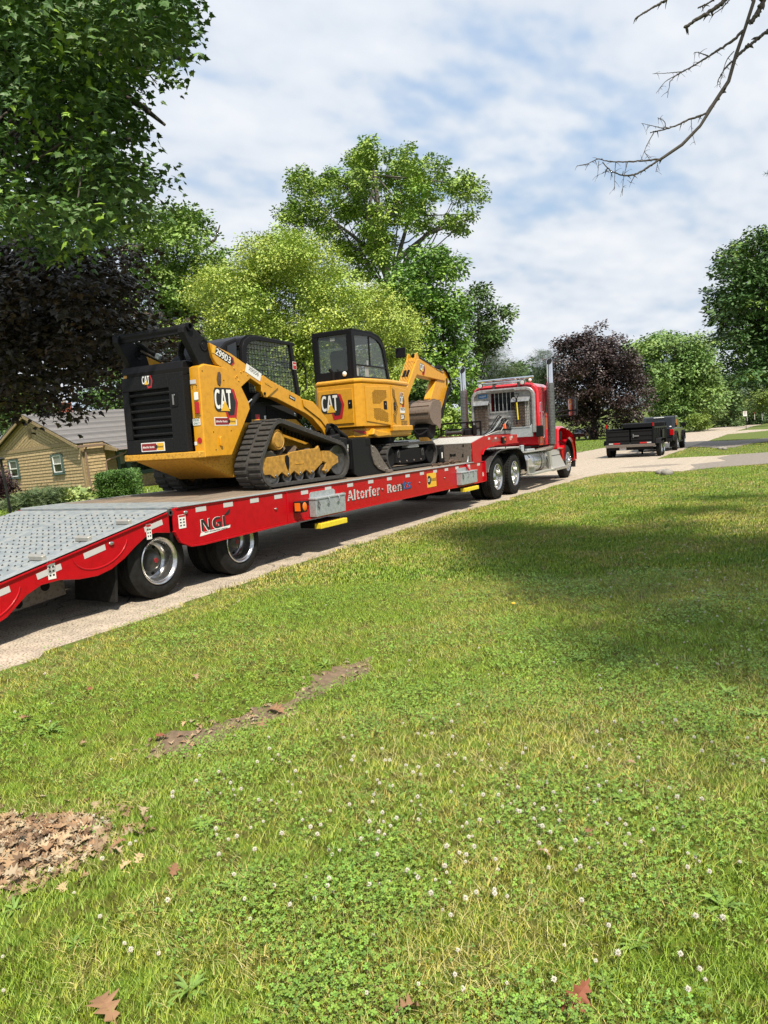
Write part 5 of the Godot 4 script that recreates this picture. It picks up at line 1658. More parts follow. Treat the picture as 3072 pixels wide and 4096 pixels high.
	# digging bucket curled back under the stick
	var prof := [[15.46, 2.335], [15.20, 2.375], [15.02, 2.34], [14.90, 2.25], [14.845, 2.10], [14.88, 1.97], [15.02, 1.87], [15.18, 1.83]]
	mb = MB.new()
	mb.sheet(prof, 0.02, 6.73, 7.34)
	var bk := part(t, "digging_bucket", mb, M.worn_bucket)
	for q in [[6.71, 6.73], [7.34, 7.36]]:
		mb = MB.new()
		mb.prism([[15.50, 2.35], [15.20, 2.385], [15.01, 2.35], [14.89, 2.255], [14.835, 2.10], [14.87, 1.96], [15.02, 1.85], [15.20, 1.81], [15.34, 1.72], [15.42, 1.76], [15.47, 2.05]], q[0], q[1], "l", 0.004)
		part(bk, "side_plate", mb, M.worn_bucket)
	for k in 4:
		mb = MB.new()
		mb.prism([[15.12, 2.375], [15.40, 2.345], [15.58, 2.40], [15.42, 2.38], [15.2, 2.41]], 6.74 + 0.17 * k, 6.82 + 0.17 * k, "l", 0.006)
		part(bk, "tooth", mb, M.rust)
	for k in 4:
		var p: Array = prof[2 + k]
		mb = MB.new()
		mb.box(p[0] - 0.018, p[0] - 0.004, p[1] - 0.01, p[1] + 0.01, 6.74, 7.33, 0.003)
		part(bk, "wear_strip", mb, M.rust)
	mb = MB.new()
	mb.prism([[15.05, 1.88], [15.42, 1.86], [15.40, 1.70], [15.30, 1.56], [15.16, 1.50], [14.98, 1.58], [14.92, 1.74]], 6.82, 7.20, "l", 0.03)
	part(t, "quick_coupler", mb, M.dull_black)
	mb = MB.new()
	mb.prism([[15.02, 1.60], [15.26, 1.58], [15.24, 1.45], [15.12, 1.44], [15.06, 1.50]], 6.88, 7.12, "l", 0.02)
	part(t, "coupler_hook", mb, M.muddy_yellow)
	for k in 3: hose(t, "hose", [at(13.0, 1.75, 6.80 + 0.05 * k), at(13.5, 1.60, 6.75), at(14.0, 1.75, 6.80), at(14.5, 1.62, 6.85), at(15.0, 1.72, 6.85)], 0.018, M.dull_black)

func stack(parent: Node, s: float, l: float):
	var mb := MB.new()
	mb.cyl(at(s, 1.15, l), at(s, 2.90, l), 0.112, 28)
	var g := part(parent, "stack_guard", mb, M.steel)
	mb = MB.new()
	for r in 38:
		for k in 20:
			var a := TAU * (k + 0.5 * (r % 2)) / 20.0
			var d := Vector3(cos(a), 0, sin(a)); var e := Vector3(-sin(a), 0, cos(a))
			var m := at(s, 1.20 + 0.044 * r, l) + d * 0.1128
			mb.quad(m - e * 0.010, m + Vector3(0, 0.013, 0), m + e * 0.010, m - Vector3(0, 0.013, 0))
	part(g, "guard_holes", mb, M.deep_black).set_meta("kind", "stuff")
	# pipe with a mitred mouth that opens backwards
	mb = MB.new()
	var n := 28
	var lo := []; var hi := []; var rim := []
	for k in n:
		var a := TAU * k / n
		var d := Vector3(cos(a), 0, sin(a))
		lo.append([at(s, 2.88, l) + d * 0.088, d])
		hi.append([at(s, 3.52 + 0.10 * cos(a), l) + d * 0.088, d])
		rim.append(at(s, 3.518 + 0.10 * cos(a), l) + d * 0.078)
	for k in n:
		var j := (k + 1) % n
		mb.squad(lo[k][0], lo[j][0], hi[j][0], hi[k][0], lo[k][1], lo[j][1], lo[j][1], lo[k][1])
		mb.quad(hi[k][0], hi[j][0], rim[j], rim[k])
	var p := part(parent, "exhaust_stack", mb, M.chrome)
	mb = MB.new()
	for k in n: mb.flat(rim[k] - Vector3(0, 0.012, 0), rim[(k + 1) % n] - Vector3(0, 0.012, 0), at(s, 3.505, l))
	part(p, "mouth", mb, M.deep_black)

func build_tractor():
	var t := thing("semi_tractor", "red semi tractor with chrome exhaust stacks pulling the loaded trailer", "truck", at(20.0, 0.0, 7.015))
	var mb: MB
	for s in [16.45, 17.76]:
		wheel(t, s, 0.52, 5.76, 0.52, 0.27, 0.302, "drive")
		wheel(t, s, 0.52, 6.08, 0.52, 0.27, 0.302, "drive")
		wheel(t, s, 0.52, 8.27, 0.52, 0.27, 0.302, "drive", -1.0)
		wheel(t, s, 0.52, 7.95, 0.52, 0.27, 0.302, "drive", -1.0)
		mb = MB.new()
		mb.cyl(at(s, 0.52, 6.0), at(s, 0.52, 8.05), 0.09, 16)
		part(t, "axle", mb, M.dull_black)
	wheel(t, 23.37, 0.52, 5.80, 0.52, 0.28, 0.302, "front")
	wheel(t, 23.37, 0.52, 8.23, 0.52, 0.28, 0.302, "front", -1.0)
	for l in [6.52, 7.42]:
		mb = MB.new()
		mb.box(15.7, 24.0, 0.78, 1.02, l, l + 0.09, 0.006)
		part(t, "frame_rail", mb, M.dull_black)
	# fenders over the drive wheels
	for l in [5.70, 7.72]:
		mb = MB.new()
		mb.sheet([[16.10, 1.02], [16.28, 1.09], [16.52, 1.13], [17.07, 1.15], [17.80, 1.14], [18.12, 1.09], [18.38, 0.98], [18.52, 0.80], [18.58, 0.56]], 0.014, l, l + 0.60)
		part(t, "fender", mb, M.black)
		mb = MB.new()
		mb.sheet([[15.62, 0.68], [15.70, 0.80], [15.86, 0.93], [16.105, 1.025]], 0.016, l - 0.004, l + 0.604)
		part(t, "fender_apron", mb, M.alu)
		mb = MB.new()
		var edge := []
		for q in [[15.62, 0.68], [15.70, 0.80], [15.86, 0.93], [16.10, 1.03], [16.28, 1.095], [16.52, 1.135], [17.07, 1.155], [17.80, 1.145], [18.12, 1.095]]: edge.append(at(q[0], q[1], l - 0.006 if l < 7 else l + 0.606))
		mb.tube(edge, 0.016, 8)
		part(t, "fender_edge", mb, M.dark_steel)
	# fuel tank with straps, steps
	mb = MB.new()
	mb.lathe(at(18.72, 0.70, 6.03), Vector3.RIGHT, [[0, 0.0001], [0.0, 0.26], [0.05, 0.31], [0.10, 0.325], [1.70, 0.325], [1.76, 0.31], [1.80, 0.26], [1.80, 0.0001]], 40)
	var tk := part(t, "fuel_tank", mb, M.bright_alu)
	for s in [18.98, 19.32, 20.05, 20.42]:
		mb = MB.new()
		mb.lathe(at(s, 0.70, 6.03), Vector3.RIGHT, [[-0.025, 0.326], [-0.025, 0.334], [0.025, 0.334], [0.025, 0.326]], 40)
		part(tk, "tank_strap", mb, M.dark_steel if s in [18.98, 20.05] else M.alu)
	mb = MB.new()
	mb.prism([[18.60, 0.40], [18.60, 0.80], [18.80, 0.84], [19.18, 0.62], [19.20, 0.40]], 5.66, 5.705, "l", 0.006)
	mb.box(18.62, 19.12, 0.60, 0.64, 5.56, 5.72, 0.004)
	mb.box(18.6, 20.85, 0.395, 0.445, 5.56, 5.74, 0.006)
	part(t, "tank_step", mb, M.dirty_alu)
	mb = MB.new()
	mb.prism([[6.35, 0.955], [5.80, 0.955], [5.78, 0.80], [5.62, 0.46], [5.58, 0.44], [5.58, 0.37], [6.35, 0.37]], 20.75, 22.30, "s", 0.01)
	var sb := part(t, "step_box", mb, M.dirty_alu)
	mb = MB.new()
	mb.box(20.76, 22.28, 0.785, 0.80, 5.765, 5.79, 0.002)
	part(sb, "lid_gap", mb, M.deep_black)
	mb = MB.new()
	mb.box(20.9, 22.5, 0.372, 0.445, 5.55, 5.64, 0.008)
	part(sb, "step", mb, M.alu)
	mb = MB.new()
	mb.prism([[20.60, 0.95], [20.78, 0.95], [20.92, 0.48], [20.92, 0.38], [20.75, 0.38]], 5.64, 5.70, "l", 0.004)
	part(sb, "end_plate", mb, M.dirty_alu)
	# deck plate and odds and ends behind the cab
	mb = MB.new()
	mb.box(18.7, 20.7, 0.985, 1.01, 5.76, 6.5, 0.004)
	part(t, "deck_plate", mb, M.dirty_alu)
	mb = MB.new()
	mb.box(19.2, 20.65, 1.10, 1.14, 6.45, 7.55, 0.004)
	part(t, "catwalk", mb, M.bed_plate)
	for q in [[18.95, 6.05, 0.16, 0.10, 0.14], [19.18, 6.0, 0.10, 0.18, 0.10], [19.4, 6.1, 0.22, 0.08, 0.16], [19.75, 5.95, 0.3, 0.06, 0.12], [20.05, 6.1, 0.16, 0.12, 0.18]]:
		mb = MB.new()
		mb.boxv(at(q[0], 1.01 + q[3] / 2, q[1]), Vector3(q[2], q[3], q[4]), Basis(Vector3.UP, q[0] * 3.0), 0.015)
		part(t, "valve_block", mb, M.galv if int(q[0] * 10) % 2 else M.dull_black)
	# cab shell: body, raked front, door
	mb = MB.new()
	mb.prism([[5.95, 1.13], [5.93, 1.9], [5.94, 2.66], [5.96, 2.78], [6.01, 2.87], [6.10, 2.93], [6.3, 2.96], [7.6, 2.96], [7.80, 2.93], [7.89, 2.87], [7.94, 2.78], [7.96, 2.66], [7.97, 1.9], [7.95, 1.13]], 20.74, 21.95, "s", 0.05)
	var cab := part(t, "cab", mb, M.cab_red)
	mb = MB.new()
	mb.prism([[21.90, 1.13], [21.90, 2.90], [22.06, 2.84], [22.38, 2.05], [22.46, 1.93], [22.46, 1.13]], 5.99, 7.91, "l", 0.04)
	part(cab, "cab_front", mb, M.cab_red)
	mb = MB.new()
	mb.prism([[21.40, 2.08], [21.40, 2.72], [21.50, 2.76], [21.92, 2.74], [22.10, 2.30], [22.12, 2.08]], 5.915, 5.935, "l", 0.006)
	part(cab, "door_window", mb, M.dark_glass)
	mb = MB.new()
	mb.quad(at(22.10, 2.76, 6.1), at(22.10, 2.76, 7.8), at(22.40, 2.08, 7.85), at(22.40, 2.08, 6.05))
	part(cab, "windscreen", mb, M.dark_glass)
	mb = MB.new()
	mb.box(20.725, 20.742, 2.16, 2.74, 6.60, 7.33, 0.004)
	part(cab, "rear_window", mb, M.dark_glass)
	mb = MB.new()
	mb.box(20.75, 21.95, 1.085, 1.135, 5.98, 7.9, 0.01)
	part(cab, "cab_sill", mb, M.deep_black)
	mb = MB.new()
	mb.prism([[21.25, 1.16], [21.27, 2.80], [21.285, 2.80], [21.265, 1.16]], 5.926, 5.934, "l", 0.0)
	part(cab, "door_gap", mb, M.print_maroon)
	mb = MB.new()
	mb.sheet([[20.80, 2.93], [20.95, 2.975], [21.6, 2.985], [21.95, 2.93]], 0.03, 6.35, 7.55)
	part(cab, "roof_fairing", mb, M.cab_red)
	# hood and near fender
	mb = MB.new()
	mb.prism([[22.42, 1.0], [22.42, 1.96], [22.60, 1.93], [23.2, 1.78], [23.8, 1.56], [24.15, 1.30], [24.28, 1.0], [24.30, 0.62], [24.1, 0.62], [24.1, 1.0]], 6.22, 7.70, "l", 0.07)
	var hd := part(t, "hood", mb, M.cab_red)
	mb = MB.new()
	mb.prism([[5.70, 1.60], [6.24, 1.60], [6.24, 1.92], [6.1, 1.80]].map(func(p): return [p[0] + 0.25, p[1]]), 22.15, 23.0, "s", 0.02)
	part(hd, "cowl", mb, M.cab_red)
	for side in 2:
		var f0 := 5.73 if side == 0 else 7.66
		var pf := [[22.02, 0.98], [22.06, 1.58], [22.20, 1.63], [22.45, 1.66], [22.8, 1.64], [23.2, 1.58], [23.6, 1.50], [23.95, 1.38], [24.16, 1.20], [24.28, 0.95], [24.33, 0.72], [24.33, 0.50], [24.12, 0.50]]
		for k in 17:
			var g := PI * k / 16.0
			pf.append([23.37 + cos(g) * 0.66, 0.60 + sin(g) * 0.64])
		pf += [[22.70, 0.52], [22.60, 0.60], [22.50, 0.92]]
		mb = MB.new()
		mb.prism(pf, f0, f0 + 0.64, "l", 0.05)
		part(hd, "front_fender", mb, M.cab_red)
		mb = MB.new()
		var lip := []
		for k in 17:
			var g := PI * k / 16.0
			lip.append([23.37 + cos(g) * 0.635, 0.60 + sin(g) * 0.615])
		mb.sheet(lip, 0.02, f0 + 0.03, f0 + 0.6)
		part(hd, "wheel_arch", mb, M.deep_black)
	mb = MB.new()
	mb.prism([[22.16, 1.25], [22.22, 1.50], [22.42, 1.48], [22.36, 1.20]], 5.722, 5.735, "l", 0.003)
	part(hd, "air_intake", mb, M.deep_black)
	mb = MB.new()
	mb.prism([[22.02, 1.20], [22.30, 1.16], [22.78, 1.05], [22.78, 1.035], [22.3, 1.145], [22.02, 1.185]], 5.724, 5.735, "l", 0.0)
	part(hd, "panel_gap", mb, M.deep_black)
	mb = MB.new()
	mb.ball(at(23.45, 1.545, 5.82), Vector3(0.05, 0.025, 0.03), 10)
	part(hd, "turn_lamp", mb, M.lens_white)
	mb = MB.new()
	mb.box(24.34, 24.50, 0.36, 0.72, 5.80, 8.20, 0.03)
	part(t, "bumper", mb, M.chrome)
	mb = MB.new()
	mb.prism([[24.12, 0.30], [24.14, 0.52], [24.16, 0.52], [24.16, 0.30]], 5.75, 6.2, "l", 0.002)
	part(t, "mud_flap", mb, M.rubber)
	# stacks and the elbow that feeds the near one
	stack(t, 21.02, 5.66)
	stack(t, 21.02, 8.34)
	hose(t, "exhaust_elbow", [at(20.35, 0.92, 6.15), at(20.62, 0.98, 5.92), at(20.92, 1.02, 5.72), at(21.02, 1.08, 5.66), at(21.02, 1.20, 5.66)], 0.075, M.rust_plate)
	# chrome grab rails and a box on the cab's corner
	for q in [[[20.76, 2.36], [20.84, 2.36], [20.84, 1.72], [20.76, 1.70]], [[20.93, 2.09], [21.02, 2.09], [21.06, 2.02], [21.04, 1.42], [20.96, 1.34], [20.88, 1.33]]]:
		mb = MB.new()
		mb.tube(q.map(func(p): return at(p[0], p[1], 5.885)), 0.014, 8)
		part(t, "grab_rail", mb, M.chrome)
	mb = MB.new()
	mb.box(20.62, 20.80, 1.38, 1.70, 5.84, 6.05, 0.015)
	part(t, "corner_box", mb, M.dull_black)
	# wing mirror
	mb = MB.new()
	mb.prism(round_rect(0.30, 0.56, 0.07, 5.40, 2.22), 22.50, 22.60, "s", 0.03)
	var mi := part(t, "wing_mirror", mb, M.black)
	mb = MB.new()
	mb.prism(round_rect(0.24, 0.34, 0.05, 5.40, 2.30), 22.492, 22.499, "s", 0.0)
	part(mi, "mirror_glass", mb, M.chrome)
	mb = MB.new()
	mb.prism(round_rect(0.22, 0.12, 0.04, 5.40, 2.02), 22.492, 22.499, "s", 0.0)
	part(mi, "wide_glass", mb, M.chrome)
	for h in [2.12, 1.98]:
		mb = MB.new()
		mb.cyl(at(22.15, h - 0.05, 5.95), at(22.55, h + 0.02, 5.50), 0.018, 8)
		part(mi, "mirror_arm", mb, M.black)
	far_mirror(t)
	# light bar and lamps on the roof edge
	for q in [[3.10, 0.035, 20.62], [3.02, 0.025, 20.60], [2.97, 0.02, 20.66]]:
		mb = MB.new()
		mb.cyl(at(q[2], q[0], 6.02 + (0.0 if q[0] > 3.05 else 0.25)), at(q[2], q[0], 7.72), q[1], 14, 0.005)
		part(t, "light_bar", mb, M.chrome)
	for l in [6.45, 7.2]:
		mb = MB.new()
		mb.box(20.58, 20.70, 2.80, 3.09, l, l + 0.05, 0.004)
		part(t, "bar_bracket", mb, M.dark_steel)
	for l in [6.32, 7.60]:
		mb = MB.new()
		mb.lathe(at(20.50, 2.96, l), Vector3.RIGHT, [[0.0, 0.0001], [0.0, 0.062], [0.01, 0.075], [0.04, 0.07], [0.07, 0.03], [0.07, 0.0001]], 20)
		var lp := part(t, "work_lamp", mb, M.black)
		mb = MB.new()
		mb.lathe(at(20.492, 2.96, l), Vector3.RIGHT, [[0.0, 0.0001], [0.004, 0.06]], 20)
		part(lp, "lens", mb, M.tape)
	mb = MB.new()
	mb.ball(at(21.2, 3.05, 6.3), Vector3(0.05, 0.05, 0.05), 12)
	part(t, "antenna_dome", mb, M.white)
	# headache rack
	var arch := [[6.03, 1.52], [6.03, 2.60], [6.06, 2.69], [6.13, 2.76], [6.25, 2.79], [7.62, 2.79], [7.76, 2.76], [7.84, 2.69], [7.87, 2.60], [7.87, 1.52]]
	mb = MB.new()
	mb.sheet(arch, 0.085, 20.50, 20.62, "s", 0.012)
	var rk := part(t, "headache_rack", mb, M.rack_alu)
	mb = MB.new()
	mb.box(20.60, 20.615, 1.52, 2.15, 6.07, 7.83, 0.0)
	mb.box(20.60, 20.615, 2.15, 2.74, 6.07, 6.585, 0.0)
	mb.box(20.60, 20.615, 2.15, 2.74, 7.335, 7.83, 0.0)
	part(rk, "tread_sheet", mb, M.rack_alu)
	mb = MB.new()
	var row := 0
	var y := 1.56
	while y < 2.74:
		var x := 6.10 + (0.03 if row % 2 else 0.0)
		while x < 7.80:
			if not (y > 2.12 and x > 6.55 and x < 7.36): mb.boxv(at(20.598, y, x), Vector3(0.006, 0.036, 0.011), Basis(Vector3.RIGHT, 0.75 if row % 2 else -0.75), 0.0)
			x += 0.06
		y += 0.03
		row += 1
	part(rk, "tread_pattern", mb, M.alu).set_meta("kind", "stuff")
	mb = MB.new()
	mb.box(20.575, 20.62, 2.135, 2.185, 6.56, 7.36, 0.004); mb.box(20.575, 20.62, 2.715, 2.755, 6.56, 7.36, 0.004)
	mb.box(20.575, 20.62, 2.185, 2.715, 6.56, 6.60, 0.004); mb.box(20.575, 20.62, 2.185, 2.715, 7.32, 7.36, 0.004)
	part(rk, "window_frame", mb, M.rack_alu)
	for k in 5:
		mb = MB.new()
		mb.cyl(at(20.595, 2.18, 6.72 + 0.12 * k), at(20.595, 2.72, 6.72 + 0.12 * k), 0.011, 8)
		part(rk, "window_bar", mb, M.rack_alu)
	for q in [[6.12, 6.66, 2.47], [7.36, 7.84, 2.44]]:
		mb = MB.new()
		mb.prism([[20.60, q[2] - 0.03], [20.60, q[2] + 0.09], [20.44, q[2] + 0.03], [20.42, q[2] - 0.05], [20.44, q[2] - 0.055], [20.46, q[2] + 0.005]], q[0], q[1], "l", 0.003)
		part(rk, "chain_shelf", mb, M.rack_alu)
	mb = MB.new()
	mb.prism([[20.60, 2.76], [20.42, 2.80], [20.42, 2.78], [20.58, 2.74]], 6.55, 7.42, "l", 0.003)
	part(rk, "top_shelf", mb, M.rack_alu)
	for h in [1.98, 1.80]:
		mb = MB.new()
		mb.box(20.56, 20.60, h, h + 0.055, 6.60, 7.40, 0.006)
		part(rk, "cross_rail", mb, M.rack_alu)
	mb = MB.new()
	mb.box(20.28, 20.30, 1.40, 1.68, 6.10, 6.66, 0.004); mb.box(20.30, 20.60, 1.40, 1.42, 6.10, 6.66, 0.004)
	mb.prism([[20.28, 1.40], [20.28, 1.68], [20.60, 1.78], [20.60, 1.40]], 6.08, 6.10, "l", 0.003); mb.box(20.30, 20.60, 1.42, 1.68, 6.64, 6.66, 0.003)
	mb.box(20.265, 20.285, 1.665, 1.69, 6.08, 6.67, 0.004)
	part(rk, "chain_tray", mb, M.galv)
	var bs := plate(rk, "blue_sign", face(REAR, at(20.598, 2.655, 7.57)), rect(0.27, 0.12), M.sign_blue, 0.004, 0.003)
	words(bs, "lettering", face(REAR, at(20.59, 2.655, 7.57)), "A LIGHT", 0.2, 0.05, M.paper, "Droid Sans", 700, 0.001)
	# winch frame and hydraulics on the trailer's upper deck belong to the trailer, air lines to the tractor
	for k in 6:
		var c: Material = [M.dull_black, M.dull_black, M.galv, M.dull_black, M.dull_black, M.dirty_alu][k]
		hose(t, "air_line", [at(20.5, 1.72, 6.95 - 0.04 * k), at(20.2, 2.05 - 0.03 * k, 6.95 - 0.05 * k), at(19.4, 1.85 - 0.05 * k, 6.85 - 0.04 * k), at(18.7, 1.60, 6.80 - 0.06 * k), at(18.2, 1.42, 6.9)], 0.014, c)
	mb = MB.new()
	mb.cyl(at(20.3, 1.66, 6.62), at(20.3, 1.68, 7.25), 0.05, 14, 0.01)
	part(t, "tarp_roll", mb, M.seat)

func far_mirror(t: Node):
	var mb := MB.new()
	mb.prism(round_rect(0.28, 0.5, 0.07, 8.52, 2.22), 22.50, 22.60, "s", 0.03)
	part(t, "wing_mirror", mb, M.black)

func build_lorry_cargo():
	# chains hung on the rack: every strand swings on its own, each bundle is one thing
	for q in [["rusty tie-down chains hanging in a bundle beside the shovel", 6.16, 6.62, 2.42, 1.69, 12], ["rusty tie-down chains hanging below the small blue sign", 7.40, 7.78, 2.40, 1.66, 10]]:
		var c := thing("hanging_chains", q[0], "chains", at(20.48, q[4], (q[1] + q[2]) / 2), "chains hung on the headache rack")
		for k in q[5]:
			var l := lerpf(q[1], q[2], k / float(q[5] - 1))
			var m: Material = M.bright_chain if (q[1] < 7 and k < 3) else M.chain
			chain_run(c, "chain_strand", [at(20.49 + 0.015 * sin(k * 2.0), q[3], l), at(20.48 + 0.02 * sin(k * 3.1), q[4] + 0.02 * sin(k * 5.0), l + 0.01 * sin(k * 7.0))], 0.045, m)
	# shovel in the tray
	var sh := thing("shovel", "shovel with a yellow shaft and black D-grip standing in the tray", "shovel", at(20.44, 1.50, 6.46))
	var mb := MB.new()
	mb.cyl(at(20.42, 1.90, 6.46), at(20.40, 2.42, 6.48), 0.019, 10)
	part(sh, "shaft", mb, M.safety_yellow)
	mb = MB.new()
	mb.cyl(at(20.40, 2.40, 6.48), at(20.395, 2.50, 6.485), 0.022, 10)
	mb.tube([at(20.395, 2.49, 6.485), at(20.393, 2.56, 6.44), at(20.39, 2.64, 6.41), at(20.39, 2.645, 6.56), at(20.393, 2.56, 6.53), at(20.395, 2.49, 6.485)], 0.014, 8)
	part(sh, "grip", mb, M.dull_black)
	mb = MB.new()
	mb.sheet([[6.36, 1.72], [6.40, 1.74], [6.46, 1.735], [6.52, 1.74], [6.57, 1.72]].map(func(p): return [p[0], p[1]]), 0.012, 20.43, 20.434, "s")
	mb.prism([[6.36, 1.50], [6.36, 1.70], [6.40, 1.76], [6.44, 1.78], [6.46, 1.92], [6.48, 1.78], [6.52, 1.76], [6.57, 1.70], [6.57, 1.50]], 20.425, 20.433, "s", 0.002)
	part(sh, "blade", mb, M.rust)
	# winch frame on the upper deck
	var w := thing("winch", "black frame with a cable winch bolted on the red upper deck", "winch", at(16.9, 1.497, 6.9))
	for q in [[17.0, 6.34], [17.0, 6.55], [17.0, 7.40], [16.3, 7.38]]:
		mb = MB.new()
		mb.box(q[0] - 0.02, q[0] + 0.02, 1.498, 1.87, q[1] - 0.02, q[1] + 0.02, 0.004)
		part(w, "post", mb, M.dull_black)
	for h in [1.86, 1.70]:
		mb = MB.new()
		mb.box(16.98, 17.02, h - 0.02, h + 0.02, 6.32, 7.42, 0.004)
		part(w, "rail", mb, M.dull_black)
	mb = MB.new()
	mb.cyl(at(16.8, 1.62, 6.75), at(16.8, 1.62, 7.15), 0.045, 14)
	mb.cyl(at(16.8, 1.62, 6.72), at(16.8, 1.62, 6.75), 0.085, 16); mb.cyl(at(16.8, 1.62, 7.15), at(16.8, 1.62, 7.18), 0.085, 16)
	part(w, "drum", mb, M.dark_steel)
	mb = MB.new()
	mb.boxv(at(16.85, 1.60, 6.62), Vector3(0.22, 0.2, 0.16), Basis(Vector3.UP, 0.1), 0.03)
	mb.boxv(at(16.95, 1.66, 6.48), Vector3(0.14, 0.26, 0.10), Basis(Vector3.UP, 0.3), 0.03)
	part(w, "motor", mb, M.dull_black)
	mb = MB.new()
	mb.box(16.6, 17.05, 1.498, 1.54, 6.5, 7.35, 0.01)
	part(w, "base", mb, M.rust)
	var fl := thing("orange_flag", "small orange warning flag leaning behind the black air lines", "flag", at(19.2, 1.45, 6.46))
	mb = MB.new()
	mb.prism([[-0.04, 1.66], [-0.05, 1.77], [0.0, 1.80], [0.03, 1.76], [0.04, 1.66]].map(func(p): return [6.46 - p[0], p[1]]), 19.18, 19.22, "s", 0.01)
	part(fl, "cloth", mb, M.cone)
	mb = MB.new()
	mb.cyl(at(19.2, 1.14, 6.46), at(19.2, 1.66, 6.46), 0.012, 8)
	part(fl, "stick", mb, M.dull_black)
	# rusty binder chain dropped on the deck
	var bc := thing("binder_chain", "rusty binder chain lying on the deck edge ahead of the excavator track", "chain", at(14.0, 0.97, 6.0))
	var pts := []
	for k in 14: pts.append(at(13.15 + 0.11 * k, 0.995 + 0.008 * sin(k * 2.2), 5.95 + 0.07 * sin(k * 1.9)))
	chain_run(bc, "chain_strand", pts, 0.055, M.rust, 0.013)
	mb = MB.new()
	mb.tube([at(13.95, 1.01, 5.94), at(14.05, 1.03, 5.94), at(14.20, 1.03, 5.95), at(14.34, 1.01, 5.96)], [0.02, 0.035, 0.03, 0.02], 8)
	part(bc, "load_binder", mb, M.rust)

